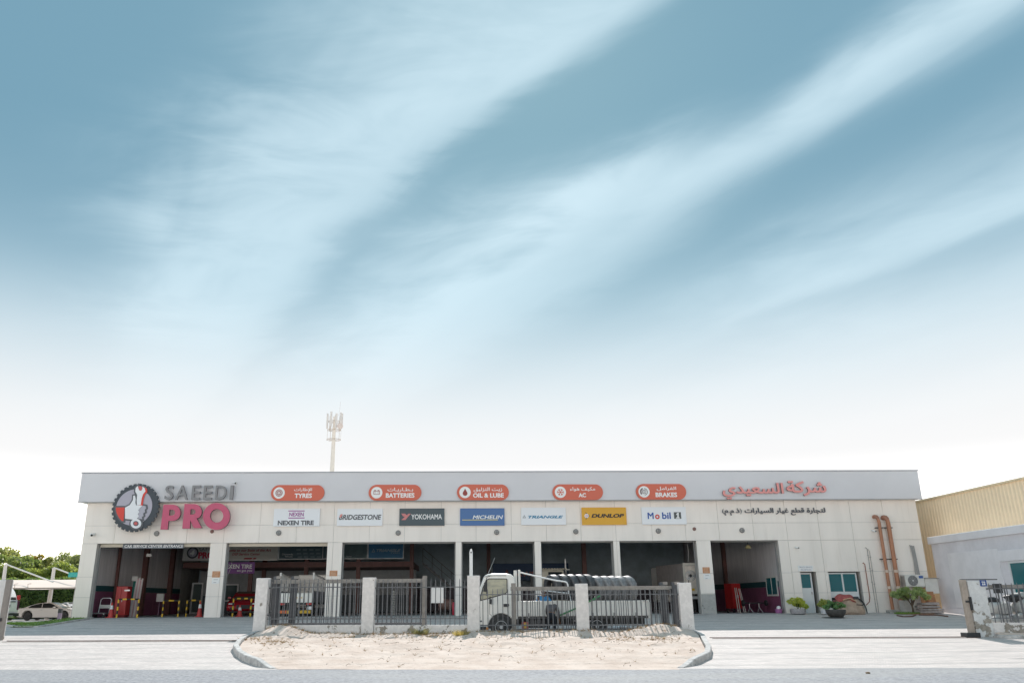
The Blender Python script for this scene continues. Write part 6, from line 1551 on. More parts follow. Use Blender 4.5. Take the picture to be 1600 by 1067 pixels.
def coupe(label, loc, rotz, paint):
    body = [(-2.35, .42), (-2.40, .62), (-2.36, .84), (-2.2, .95), (-1.6, .99), (.6, .97), (1.3, .92), (1.95, .82), (2.32, .68), (2.42, .52), (2.40, .34), (2.2, .22), (-2.2, .24)]
    roof = [(-1.95, .93), (-1.45, 1.14), (-.85, 1.31), (-.2, 1.39), (.25, 1.37), (.75, 1.20), (1.35, .91)]
    wins = [[(-1.5, .98), (-1.28, 1.14), (-.82, 1.27), (-.45, 1.32), (-.42, .98)], [(-.36, .98), (-.39, 1.325), (.15, 1.325), (.45, 1.23), (.95, .98)]]
    body = body[::-1]; body = [b_ for b_ in body if b_[1] > .3] ; body = sorted(body, key=lambda b_: 0)
    return car('car', label, loc, rotz, paint, 4.8, 1.86, [(2.28, .26), (2.40, .36), (2.42, .52), (2.32, .68), (1.95, .82), (1.3, .92), (.6, .97), (-1.6, .99), (-2.2, .95), (-2.36, .84), (-2.40, .62), (-2.35, .40), (-2.25, .28)], roof, wins, (-1.42, 1.48), .40,
        extra=dict(screens=[((1.30, .94), (.30, 1.365)), ((-1.90, .96), (-.95, 1.295))], screen_m=mat('brown_screen', (.10, .075, .055), .2), mirror=(.72, 1.0), boxes=[('headlight', HEADL, (2.18, 2.36, .52, .84, .60, .70)), ('headlight', HEADL, (2.18, 2.36, -.84, -.52, .60, .70)), ('tail_light', TAIL, (-2.40, -2.25, .5, .9, .72, .84)), ('tail_light', TAIL, (-2.40, -2.25, -.9, -.5, .72, .84)), ('grille', DARK, (2.36, 2.425, -.38, .38, .38, .60)), ('air_intake', DARK, (2.33, 2.415, -.75, -.48, .34, .46)), ('air_intake', DARK, (2.33, 2.415, .48, .75, .34, .46)), ('side_vent', DARK, (1.02, 1.22, -.945, -.92, .68, .74)), ('door_handle', STEEL, (-.42, -.25, -.945, -.925, .80, .83)), ('sill', DARK, (-.95, .95, -.90, -.86, .20, .27))]), wheelr=.345)  # screens have one even dark brown tint
zc = gz(-33, 70)
xa = (P(30, 968, 70)[0]+P(125, 968, 70)[0])/2
coupe('cream white coupe parked side on under the shade canopy', (xa, 70, zc), 0, CARW)
o = coupe('bright white car nose on behind the cream white coupe', (P(108, 960, 73)[0], 73.4, gz(-33, 73)), R(-40), CARW2)
# white suv at the edge, its tail to the right
def suv(label, loc, rotz):
    body = [(2.25, .30), (2.38, .45), (2.38, .78), (2.2, .98), (1.3, 1.08), (-2.3, 1.12), (-2.42, 1.05), (-2.44, .6), (-2.36, .42), (-2.25, .32)]
    roof = [(-2.40, 1.05), (-2.22, 1.55), (-2.02, 1.78), (-1.7, 1.85), (.1, 1.86), (.5, 1.80), (1.3, 1.06)]
    wins = [[(-2.12, 1.14), (-1.98, 1.55), (-1.2, 1.68), (-1.15, 1.14)], [(-1.05, 1.14), (-1.08, 1.70), (-.15, 1.72), (-.12, 1.14)], [(-.02, 1.14), (-.05, 1.72), (.4, 1.70), (1.05, 1.14)]]
    return car('car', label, loc, rotz, CARW2, 4.8, 1.9, body, roof, wins, (-1.45, 1.45), .44,
        extra=dict(screens=[((1.24, 1.10), (.48, 1.80)), ((-2.37, 1.15), (-2.08, 1.70))], mirror=(.95, 1.15), boxes=[('tail_light', TAIL, (-2.42, -2.30, -.92, -.80, 1.14, 1.36)), ('tail_light', TAIL, (-2.42, -2.30, .80, .92, 1.14, 1.36)), ('reflector_strip', mat('tail_dark', (.10, .02, .05), .3), (-2.452, -2.35, -.88, -.76, .66, 1.09)), ('reflector_strip', mat('tail_dark', (.10, .02, .05), .3), (-2.452, -2.35, .76, .88, .66, 1.09)), ('bumper', DARK, (-2.50, -2.2, -.90, .90, .36, .52)), ('bumper_guard', STEEL, (-2.52, -2.42, -.5, .5, .34, .42)), ('number_plate_holder', DARK, (-2.46, -2.42, -.30, .30, .78, .92)), ('tailgate_trim', DARK, (-2.455, -2.43, -.62, .62, 1.03, 1.08)), ('headlight', HEADL, (2.2, 2.37, .55, .88, .78, .92)), ('headlight', HEADL, (2.2, 2.37, -.88, -.55, .78, .92)), ('roof_rail', STEEL, (-1.7, .1, -.66, -.62, 1.86, 1.92)), ('roof_rail', STEEL, (-1.7, .1, .62, .66, 1.86, 1.92)), ('door_handle', STEEL, (-1.0, -.8, -.965, -.94, .98, 1.02))]), wheelr=.37)
sxr = P(31, 960, 41.3)[0]
suv('white suv with dark bumper at the left picture edge, its tail towards the garage', (sxr-3.35, 42.3, gz(-22.5, 40)), R(180-14))

# shade canopy: three masts with stays carrying one cloth roof
CY0 = 66.0
cn = thing('shade_canopy', 'cream fabric car park canopy hung from white masts', 'canopy', (-33, CY0, gz(-33, CY0)))
MW = mat('mast_white', (.70, .66, .62), .45)
FAB = mat('cream_fabric', (.74, .61, .53), .8)
zf0, zf1 = P(60, 919, CY0-1)[2], P(60, 906, CY0-1)[2]
xl_, xr_ = P(-140, 915, CY0)[0], P(150, 915, CY0)[0]
vs = []; NX, NY = 48, 8
for j in range(NY+1):
    for i in range(NX+1):
        u_, v_ = i/NX, j/NY; x = xl_+(xr_-xl_)*u_; bay = (x-P(8, 0, CY0)[0])/5.3; sag = .28*math.sin(PI*(bay % 1))
        vs.append((x, CY0-1.6+8.3*v_, zf0+.08+(zf1-zf0)*1.25*sstep(0, 1, v_)-sag*(1-v_)*.6))
n0 = len(vs); vs += [(x, y, z-.03) for x, y, z in vs]
fs = [(j*(NX+1)+i, j*(NX+1)+i+1, (j+1)*(NX+1)+i+1, (j+1)*(NX+1)+i) for j in range(NY) for i in range(NX)]; fs += [tuple(k+n0 for k in f[::-1]) for f in fs]
q = MB(); q.add(vs, fs); q.build('fabric', FAB, cn, True)
q = MB(); q.box(xl_, xr_, CY0-1.66, CY0-1.58, zf0-.05, zf0+.06); q.build('edge_beam', mat('edge_tan', (.46, .36, .30), .6), cn)
for px, ptop in ((9, 881), (84.5, 886.5), (160, 891)):
    a = P(px, ptop, CY0+7); xb = P(px-8.5, 945, CY0+7)[0]
    q = MB(); q.tube([(xb, CY0+7, gz(-33, CY0)-.05), ((xb+a[0])/2+.02, CY0+7, (a[2]+gz(-33, CY0))/2), a], [.19, .17, .13], 10); ms = q.build('mast', MW, cn, True)
    e_ = P(px+74, ptop+28, CY0-1.4); q = MB(); q.tube([a, e_], .055, 6); q.build('stay', MW, ms)
    for dx_ in (-2.6, 2.6):
        q = MB(); q.tube([(a[0]+dx_-.15, CY0-1.6, zf0), (a[0]+dx_-.15, CY0-1.7, zf0+.32), (a[0]+dx_+.1, CY0-1.7, zf0+.35)], .022, 6); q.build('bracket', mat('edge_tan', (.46, .36, .30), .6), cn)
# short post by the lawn
x, _, zt = P(95, 950.5, 56.5); z0 = gz(x, 56.5)
t_ = thing('marker_post', 'short mauve marker post with dark top beside the lawn', 'post', (x, 56.5, z0))
q = MB(); q.box(x-.10, x+.10, 56.4, 56.6, z0-.1, zt-.27); q.build('post', mat('mauve_paint', (.27, .20, .27), .5), t_)
q = MB(); q.box(x-.11, x+.11, 56.39, 56.61, zt-.268, zt); q.build('cap', DARK, t_)
# teal sign beyond
x, _, z = P(114, 898, 66); t_ = thing('teal_sign', 'small teal board just left of the garage above the canopy', 'sign', (x, 66, gz(x, 66)))
q = MB(); q.box(x-.35, x+.55, 65.95, 66.0, z-.16, z+.2); q.build('board', mat('teal_board', (.03, .40, .36), .4), t_)
q = MB(); q.tube([(x+.3, 66.1, gz(x, 66)), (x+.3, 66.1, z+.15)], .05, 8); q.build('post', STEEL, t_)
# street lamp whose head just enters the picture
x, _, z = P(-6, 798, 60); t_ = thing('street_lamp', 'street lamp whose thin grey head enters at the left edge', 'street lamp', (x-1.5, 60, gz(x, 60)))
q = MB(); q.tube([(x-1.5, 60, gz(x, 60)), (x-1.5, 60, z-.6), (x-1.3, 60, z-.15), (x-.2, 60, z)], [.09, .07, .05, .04], 8); q.build('pole', STEEL, t_, True)
q = MB(); q.layers([[(x-.25, 59.9, z-.03), (x-.25, 60.1, z-.03), (x-.25, 60.1, z+.05), (x-.25, 59.9, z+.05)], [(x+.62, 59.93, z+.02), (x+.62, 60.07, z+.02), (x+.62, 60.07, z+.05), (x+.62, 59.93, z+.05)]]); q.build('lamp_head', IRON, t_, bevel=.01)

# trees behind the car park
def tree(x, y, h, w, label, lm, n=3400, size=.32, low=-.35):
    z = gz(x, y)-.02; t_ = thing('broadleaf_tree', label, 'tree', (x, y, z), 'trees behind the car park')
    limbs(t_, (x, y, z), (x, y, z+h*.85), .16, 7, w*.55, .32)
    cl_ = clumps((x, y, z+h*.66), (w*.92, w*.7, h*.30), 34, w*.09, w*.26, low)
    leafobj('crown', leaves(n, clump_sampler(cl_), size, .6, .25), lm, t_)
LM1 = leafmat('leaf_fresh', (.28, .30, .13), (.16, .19, .08)); LM2 = leafmat('leaf_mid', (.12, .17, .06), (.19, .23, .10)); LM3 = leafmat('leaf_rusty', (.30, .20, .08), (.17, .20, .06)); LM4 = leafmat('leaf_grey', (.15, .19, .095), (.26, .29, .17))
for px, ptop, y, w, lm, lab in ((4, 857, 86, 3.2, LM1, 'fresh green tree at the left picture edge behind the canopy'), (-60, 852, 90, 4.5, LM1, 'fresh green tree just outside the left edge'), (28, 866, 82, 2.6, LM2, 'dark olive tree second from the left edge behind the canopy'), (52, 869, 92, 3.2, LM3, 'rust tinged tree in the middle of the row behind the canopy'), (70, 872, 84, 2.4, LM1, 'low bright green tree behind the middle mast'),
        (86, 866, 90, 3.4, LM4, 'greyish green tree left of the garage corner'), (112, 868, 88, 3.2, LM4, 'greyish green tree touching the garage corner'), (140, 868, 95, 4.0, LM2, 'tree half hidden behind the garage corner')):
    if px < 0: continue
    a = P(px, ptop, y); tree(a[0], y, a[2]-gz(a[0], y)+.3, w, lab, lm)
# clipped hedge behind the parked cars
HLM = leafmat('hedge_leaf', (.07, .125, .035), (.16, .22, .08))
hx0, hx1 = P(-60, 920, 78)[0], P(150, 920, 78)[0]; hz = P(60, 905, 78)[2]
h_ = thing('hedge', 'dense green hedge along the back of the car park', 'hedge', ((hx0+hx1)/2, 78, gz(-33, 78)))
def hs():
    x = rng.uniform(hx0, hx1); f_ = rng.random(); z0 = gz(-33, 78)
    b_ = .25*noise.noise(Vector((x*.8, 0, 1)))+.15*noise.noise(Vector((x*2.3, 3, 1)))
    if f_ < .75: z = rng.uniform(z0, hz+b_); return (x, 77.4+.35*noise.noise(Vector((x*1.1, z*1.1, 0)))-rng.uniform(0, .25), z), (0, -1, .2)
    return (x, rng.uniform(77.3, 79), hz+b_+rng.uniform(-.15, .1)), (0, -.3, 1)
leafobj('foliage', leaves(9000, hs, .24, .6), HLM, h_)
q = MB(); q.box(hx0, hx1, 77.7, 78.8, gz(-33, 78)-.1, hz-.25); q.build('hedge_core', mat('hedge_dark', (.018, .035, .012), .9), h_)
UG = leafmat('leaf_under', (.23, .28, .09), (.12, .16, .05))
def ts():
    x = rng.uniform(hx0, hx1); z0 = gz(-33, 80); hh = 2.2+1.0*noise.noise(Vector((x*.35, 5, 0)))+.4*noise.noise(Vector((x*1.2, 7, 0)))
    z = z0+2.3+hh*rng.uniform(0, 1)**.8
    return (x, 80.4+rng.uniform(-.7, .7)+.5*noise.noise(Vector((x, z, 1))), z), (0, -.8, .5)
s_ = thing('shrub_row', 'bright green shrub row standing above the hedge', 'shrubs', ((hx0+hx1)/2, 80.4, gz(-33, 80)))
leafobj('foliage', leaves(9000, ts, .28, .6, .3), UG, s_)
q = MB()
for k in range(14):
    x = hx0+(hx1-hx0)*(k+.5)/14; q.tube([(x, 80.6, gz(-33, 80)), (x+.2, 80.6, 3.0)], [.09, .04], 6)
q.build('stems', BARK, s_)

# ================================================================== TELECOM TOWER
ty_ = 95.0; bx_, _, _z = P(519.5, 740, ty_); tpx = P(522.5, 646, ty_)
tw = thing('telecom_tower', 'pale tapered telecom mast with antenna cluster behind the garage', 'tower', (bx_-.1, ty_, 0))
TWM = mat('mast_haze_pale', (.78, .72, .66), .6, vary=.05)  # distance haze is put into the pale mast, antenna and dish colours
TWP = mat('antenna_haze_pale', (.70, .66, .64), .5)
zt = P(522, 646, ty_)[2]; zb_ = P(522, 688, ty_)[2]; xt = (bx_+tpx[0])/2
q = MB(); q.tube([(xt, ty_, -1), (xt, ty_, zb_), (xt, ty_, zt-.4)], [.46, .22, .17], 14); q.build('mast', TWM, tw, True)
for z, w in ((zb_+.1, .85), (zb_+1.25, .80), (zt-1.0, .80)):
    q = MB(); n = 10
    q.tube([(xt+w*math.cos(2*PI*k/n), ty_+w*math.sin(2*PI*k/n), z) for k in range(n+1)], .028, 5, False)
    for k in range(5): q.tube([(xt, ty_, z), (xt+w*math.cos(2*PI*k/5), ty_+w*math.sin(2*PI*k/5), z)], .025, 5)
    q.build('platform_ring', mat('mast_rust', (.50, .40, .33), .6), tw)
for k in range(9):
    a = 2*PI*k/9+.2; w = .82; x, y = xt+w*math.cos(a), ty_+w*math.sin(a)
    q = MB(); q.tube([(x, y, zb_), (x, y, zt-.2)], .022, 5); q.build('rail_post', TWP, tw)
    q = MB(); mx = Matrix.Translation((xt+.92*math.cos(a), ty_+.92*math.sin(a), zt-.9-.2*(k % 2))) @ Matrix.Rotation(a, 4, 'Z'); q.box(-.07, .07, -.12, .12, -.85, .95, mx); q.build('antenna', TWP, tw, bevel=.03)
a_ = P(533, 668, ty_); q = MB(); q.lathe([(.05, .0), (.36, .05), (.36, .2), (0, .22)], 16, Matrix.Translation((a_[0], ty_-.8, a_[2])) @ Matrix.Rotation(PI/2, 4, 'X')); q.build('dish', mat('dish_haze_pale', (.66, .56, .52), .5), tw, True)
q = MB(); q.tube([(xt, ty_, zt-.3), (xt+.5, ty_, zt-.2), (xt+.62, ty_, P(531, 628, ty_)[2])], .02, 5); q.build('whip_aerial', TWP, tw)

# ================================================================== INSIDE THE BAYS
def img(px, py, Y): return P(px, py, Y)
MZ = 55.9
def msign(label, px0, py0, px1, py1, m, lines=(), name='hanging_board', Y=MZ, cat='sign', trim=None):
    x0, _, z1 = P(px0, py0, Y); x1, _, z0 = P(px1, py1, Y)
    s = thing(name, label, cat, ((x0+x1)/2, Y, z0))
    q = MB(); q.box(x0, x1, Y, Y+.06, z0, z1); q.build('panel', m, s)
    if trim: q = MB(); frame_(q, x0-.02, x1+.02, z0-.02, z1+.02, Y-.015, Y-.001, .035); q.build('frame', trim, s)
    for txt, a, b_, c_, d_, mm, kw in lines:
        xa, _, zb2 = P(a, b_, Y-.02); xb, _, za = P(c_, d_, Y-.02); letters(txt, xa, za, xb, zb2, Y-.02, .015, mm, s, **kw)
    return s
PRED = mat('print_dark_red', (.45, .05, .06), .5)
s = msign('grey hanging board with the round tyre emblem and red letters', 287.5, 852, 331, 875.5, mat('board_grey', (.62, .62, .60), .5), [('SAEEDI', 311, 855.8, 338, 860.2, GUNMET, {}), ('PRO', 310.2, 862, 334, 872, mat('print_red_deep', (.55, .04, .08), .5), dict(bold=.05))])
cx_, _, cz_ = P(301, 863, MZ-.03); r_ = abs(P(310, 863, MZ-.03)[0]-P(292, 863, MZ-.03)[0])/2
solid([circ(cx_, cz_, r_, 24)], .02, 'emblem_ring', mat('emblem_slate', (.045, .058, .072), .5), s, MZ-.03)
solid([circ(cx_, cz_, r_*.74, 24)], .015, 'emblem_disc', mat('emblem_lilac', (.42, .40, .47), .5), s, MZ-.046)
hc_ = np.array([(-.55, -.1), (-.1, .1), (.0, .45), (.12, .45), (.12, .1), (.2, .6), (.4, .6), (.35, .1), (.5, .0), (.35, -.35), (.1, -.6), (-.1, -.35), (-.5, -.35)])
solid([hc_*r_*.8+np.array([cx_, cz_])], .012, 'emblem_hand', PRINTW, s, MZ-.06)
s = msign('cream hanging board with dark red welcome lettering in the second opening', 357, 853, 433, 874.6, mat('board_cream', (.66, .64, .58), .5), [('Welcome to our State of the Art', 346, 857.3, 423.4, 861.2, PRED, dict(bold=.012, shear=.2)), ('DSP Service Center', 363, 863.4, 406.5, 867, PRED, dict(bold=.012, shear=.2))], trim=STEEL)
x0, _, z0 = P(380, 873.4, MZ-.02); x1, _, z1 = P(401, 871, MZ-.02)
solid([np.array([(x0, z0), (x0+.62*(x1-x0), z0), (x0+.70*(x1-x0), z1), (x0+.1*(x1-x0), z1)]), np.array([(x0+.68*(x1-x0), z0), (x1-.1*(x1-x0), z0), (x1, z1), (x0+.78*(x1-x0), z1)])], .012, 'red_bar', PRED, s, MZ-.02)
msign('purple hanging banner with grey capitals in the second opening', 353, 877.8, 397, 895.6, mat('banner_purple', (.20, .07, .26), .6), [('NEXEN TIRE', 347, 881.5, 393.4, 887.8, PRINTW, dict(bold=.02)), ('we got you', 370, 889.8, 393.4, 893.6, PRINTW, dict())], Y=52.5, name='hanging_banner')
s = msign('dark teal framed board with rows of small print in the second opening', 436.5, 853, 504, 872.8, mat('board_teal_dark', (.05, .10, .12), .5), [('Diamonds', 441, 864.2, 457.5, 866.8, PRINTW, {}), ('Wheels', 445, 868, 457, 870.2, PRINTW, {})], trim=STEEL)
for k in range(4):
    for j in range(3):
        x0, _, z1 = P(463+10*k+j, 857.5+5.5*j, MZ-.01); x1, _, z0 = P(469.5+10*k+j, 860+5.5*j, MZ-.01)
        q = MB(); q.box(x0, x1, MZ-.012, MZ-.002, z0, z1); q.build('small_print', mat('print_teal_grey', (.14, .20, .22), .6), s)
msign('narrow dark teal board at the right end of the second opening', 505, 852, 512, 872.6, mat('board_teal_dark', (.05, .10, .12), .5), trim=STEEL)
s = msign('dark teal picture board with a road scene in the third opening', 537, 848, 573.5, 872.4, mat('board_teal_mid', (.09, .15, .16), .5, vary=.4, scale=.7), [('Tyres', 541, 868, 549, 870, PRINTW, {})], trim=STEEL)
msign('deep blue board with pale italic lettering and triangle mark in the third opening', 576, 848.8, 630, 872, mat('board_deep_blue', (.03, .17, .33), .5), [('TRIANGLE', 588, 857.4, 626, 861.6, mat('print_pale_blue', (.38, .46, .50), .5), dict(bold=.03, shear=.3)), ('TYRES', 610, 862.5, 624.5, 864.5, mat('print_pale_blue', (.38, .46, .50), .5), {})], trim=STEEL)
s_ = [o for o in COL.objects if o.name.startswith('hanging_board')][-1]
x0, _, z0 = P(580.5, 862.2, MZ-.02); x1, _, z1 = P(586.5, 856.8, MZ-.02); tr_ = np.array([(x0, z0), (x1, z0), ((x0+x1)/2, z1)]); c0 = tr_.mean(0)
solid([tr_, (c0+(tr_-c0)*.5)[::-1]], .012, 'triangle_mark', mat('print_pale_blue', (.38, .46, .50), .5), s_, MZ-.02)
s = msign('long navy banner across the back of the fourth and fifth openings', 770, 880, 889, 906, mat('banner_navy', (.025, .06, .13), .6), [('AWS', 806, 892.5, 836, 900, mat('print_dull_red', (.28, .09, .07), .6), dict(bold=.03))], Y=60)
x0, _, z0 = P(786, 902, 59.97); x1, _, z1 = P(798, 889, 59.97); tr_ = np.array([(x0, z0), (x1, z0), ((x0+x1)/2, z1)]); c0 = tr_.mean(0)
solid([tr_, (c0+(tr_-c0)*.55)[::-1]], .02, 'triangle_mark', mat('print_dull_red', (.28, .09, .07), .6), s, 59.96)

def item(name, label, cat, x, y, group=None): return thing(name, label, cat, (x, y, 0), group)
def bx(parent, name, m, x0, x1, y0, y1, z0, z1, bevel=.01): q = MB(); q.box(x0, x1, y0, y1, z0, z1); return q.build(name, m, parent, bevel=bevel)
def tb(parent, name, m, pts, r, n=8): q = MB(); q.tube(pts, r, n); return q.build(name, m, parent, True)
# first bay
def X(px, y): return P(px, 960, y)[0]
x = X(188, 46.2); t_ = item('tool_cabinet', 'tall red tool cabinet in the first bay', 'cabinet', x, 46.3)
h = P(190, 915.5, 46)[2]; xw = (X(197, 46.2)-X(179, 46.2))/2
bx(t_, 'carcass', REDP, x-xw, x+xw, 46.0, 46.6, .12, h, .02); bx(t_, 'plinth', mat('plinth_dark_red', (.16, .012, .014), .6), x-xw+.02, x+xw-.02, 46.03, 46.57, 0, .118)
for k in range(2): dd = bx(t_, 'door', REDP, x-xw+.03+k*xw, x-.02+k*xw, 45.975, 45.998, .35, h-.05, .005); bx(dd, 'handle', STEEL, x-.10+k*.16, x-.06+k*.16, 45.94, 45.974, h*.5, h*.5+.16)
bx(t_, 'plate', STEEL, x+.15, x+.45, 45.965, 45.974, h-.25, h-.18, 0)
x = X(156, 45.6); t_ = item('hand_trolley', 'flat platform trolley with white push handle at the left of the first bay', 'trolley', x, 45.6)
xw = (X(169, 45.6)-X(143, 45.6))/2
bx(t_, 'platform', mat('trolley_grey', (.16, .16, .17), .6), x-xw, x+xw*.9, 45.3, 46.0, .20, .26, .02)
tb(t_, 'handle', WHITE, [(x-xw*.55, 45.95, .26), (x-xw*.45, 45.98, .92), (x-xw*.25, 45.98, 1.0), (x+xw*.65, 45.98, 1.0), (x+xw*.82, 45.98, .92), (x+xw*.72, 45.95, .26)], .025)
bx(t_, 'handle_panel', OFFWH, x-xw*.48, x+xw*.74, 45.96, 45.985, .48, .66, 0)
for dx_ in (-xw*.75, xw*.65):
    for yy in (45.4, 45.9): q = MB(); q.lathe([(.085, -.025), (.085, .025)], 14, Matrix.Translation((x+dx_, yy, .10)) @ Matrix.Rotation(PI/2, 4, 'X')); w_ = q.build('castor', BLACK, t_, True); bx(w_, 'fork', STEEL, x+dx_-.02, x+dx_+.02, yy-.03, yy+.03, .16, .2, 0)
def cone(px, y, h, label):
    x = X(px, y); t_ = item('traffic_cone', label, 'traffic cone', x, y, 'red traffic cones')
    bx(t_, 'base', CONEO, x-.19, x+.19, y-.19, y+.19, 0, .035, .01)
    q = MB(); q.lathe([(.145, .035), (.035, h), (0, h)], 18, Matrix.Translation((x, y, 0))); q.build('shell', CONEO, t_, True)
    for a, b_ in ((.55, .80),): q = MB(); q.lathe([(.145-.11*(a-.05)+.004, h*a), (.145-.11*(b_-.05)+.004, h*b_)], 18, Matrix.Translation((x, y, 0)), cap=False); q.build('reflective_sleeve', PRINTW, t_, True)
cone(173, 45.3, .78, 'red traffic cone beside the trolley and tall red cabinet'); cone(311.5, 46.2, .82, 'red traffic cone at the right of the first bay'); cone(374, 46.0, .6, 'red traffic cone in front of the red car')
def hoop(pxa, pxb, y, h, label):
    xa, xb = X(pxa, y), X(pxb, y); t_ = item('hoop_barrier', label, 'barrier', (xa+xb)/2, y, 'yellow and black hoop barriers')
    for x in (xa, xb):
        for k in range(5): tb(t_, 'post_band', YEL if k % 2 == 0 else BLK, [(x, y, h*k/5), (x, y, h*(k+1)/5-.002)], .045, 10)
    n = max(3, int((xb-xa)/.22)); n += 1-n % 2
    for k in range(n): tb(t_, 'top_band', BLK if k % 2 == 0 else YEL, [(xa+(xb-xa)*k/n, y, h), (xa+(xb-xa)*(k+.99)/n, y, h)], .042, 10)
hoop(182.5, 214.5, 44.9, .93, 'yellow and black hoop barrier before the tall red cabinet'); hoop(253.5, 278, 46.6, .85, 'yellow and black hoop barrier in the middle of the first bay'); hoop(290.5, 311, 47.4, .86, 'yellow and black hoop barrier at the right of the first bay'); hoop(363, 391, 45.4, .93, 'yellow and black hoop barrier before the red car')
x = X(203, 49.0); t_ = item('side_door', 'pale door with green glass behind the tall red cabinet', 'door', x, 49); bx(t_, 'leaf', ALU, x-.02, x+.30, 48.95, 49.0, 0, .98); bx(t_, 'pane', mat('green_pane', (.03, .22, .18), .3), x-.02, x+.30, 48.95, 48.99, 1.0, 2.0, 0)
x = X(208, 47.5); t_ = item('rolled_sheets', 'bundle of tall pink and white rolled sheets beside the tall red cabinet', 'rolls', x, 47.5)
for k in range(5): tb(t_, 'roll', mat('roll_pink', (.58, .36, .36), .7) if k % 2 else mat('roll_white', (.68, .62, .60), .7), [(x-.16+.09*k, 47.5+.05*(k % 2), 0), (x-.05+.075*k, 47.6, 2.0+.06*(k % 3))], .045)
x, _, z = P(247, 934, 50); x = X(247, 50); t_ = item('electric_box', 'pale electric box on the wall of the first bay', 'electric box', x, 50); bx(t_, 'box', OFFWH, x-.18, x+.22, 49.9, 50.1, z-.2, z+.25, .01); tb(t_, 'conduit', mat('conduit_mauve', (.35, .22, .33), .5), [(x, 50, 0), (x, 50, z-.2)], .02)
x, _, z = P(233.5, 867, 47); t_ = thing('flood_light', 'white flood light on the column in the first bay', 'lamp', (x, 47, z)); bx(t_, 'housing', OFFWH, x-.14, x+.14, 46.9, 47.05, z-.08, z+.08, .01); bx(t_, 'lens', LENS, x-.12, x+.12, 46.88, 46.898, z-.06, z+.06, 0); tb(t_, 'arm', STEEL, [(x, 47.05, z), (x, 47.2, z+.2), (x-.1, 47.5, z+.25)], .02)
x, _, z = P(211.5, 904, 48.4); t_ = thing('alarm_box', 'small cream box above the rolled sheets', 'box', (x, 48.4, z)); bx(t_, 'box', OFFWH, x-.16, x+.16, 48.3, 48.5, z-.12, z+.14)
# second bay: red car and caged truck
ct = coupe('red car parked nose out in the second bay', (X(372, 50.5), 52.4, 0), R(-90+9), CARR)
for o in list(ct.children):
    if o.name.startswith('headlight'): o.scale = (1, 1, 1)
bxp = thing('caged_truck', 'white truck backed towards the yard with high slatted cage sides in the second bay', 'truck', (X(460, 45.6), 46, 0))
YT = 45.6; xa, xb = X(434, YT), X(487.5, YT); zfl = P(460, 941, YT)[2]; zt0 = P(460, 926, YT)[2]; ztop = P(437, 895.5, YT)[2]
bx(bxp, 'tailgate', TWHITE, xa, xb, YT, YT+.05, zfl, zt0)
q = MB(); q.box(xa, xb, YT+.06, YT+4.6, zfl-.1, zfl+.02); q.build('bed_floor', DARK, bxp)
for xs_, nm_ in ((xa+.02, 'l'), (xb-.02, 'r')):
    bx(bxp, 'side_board', mat('side_grey', (.33, .34, .35), .5), xs_-.03, xs_+.03, YT+.06, YT+4.6, zfl, zt0+.1, 0)
    for k in range(14): bx(bxp, 'slat', OFFWH, xs_-.015, xs_+.015, YT+.1+.32*k, YT+.17+.32*k, zt0+.1, ztop-.02*k, 0)
    bx(bxp, 'corner_post', OFFWH, xs_-.05, xs_+.05, YT-.02, YT+.08, zfl, ztop+.04, 0)
    q = MB(); q.layers([[(xs_-.03, YT+.1, ztop-.06), (xs_+.03, YT+.1, ztop-.06), (xs_+.03, YT+.1, ztop), (xs_-.03, YT+.1, ztop)], [(xs_-.03, YT+4.6, ztop-.3), (xs_+.03, YT+4.6, ztop-.3), (xs_+.03, YT+4.6, ztop-.24), (xs_-.03, YT+4.6, ztop-.24)]]); q.build('top_rail', OFFWH, bxp)
bx(bxp, 'cab', TWHITE, xa+.05, xb-.05, YT+4.7, YT+6.3, .4, 2.3, .08)
zr = P(460, 955, YT)[2]
for k in range(8):
    w = (xb-xa)/8
    if k == 4: continue
    bx(bxp, 'hazard_stripe', mat('hazard_orange', (.75, .16, .03), .4) if k in (0, 1) else YEL, xa+.05+w*k*.93, xa+.05+w*(k+1)*.93-.01, YT-.02, YT+.0, zr-.09, zr+.06, 0)
for s in (xa+.06, xb-.34): bx(bxp, 'tail_light', TAIL, s, s+.28, YT-.01, YT+.04, zfl-.12, zfl-.03, 0)
bx(bxp, 'number_plate', PRINTW, xb-.30, xb-.02, YT-.012, YT+.0, zfl-.36, zfl-.2, 0)
for k in range(6): bx(bxp, 'arrow_mark', YEL, xa+.55+.13*k, xa+.61+.13*k, YT-.006, YT-.001, zfl+.22, zfl+.28, 0)
for s, d_ in ((xa+.3, 0), (xb-.3, 0)): 
    w_ = MB(); w_.lathe([(.2, -.14), (.38, -.16), (.42, -.1), (.42, .1), (.38, .16), (.2, .14)], 22, Matrix.Translation((s, YT+1.0, .42)) @ Matrix.Rotation(PI/2, 4, 'Y')); w_.build('wheel', TYRE, bxp, True)
bx(bxp, 'rear_bumper', DARK, xa+.05, xb-.05, YT+.02, YT+.12, zr-.14, zr+.12)
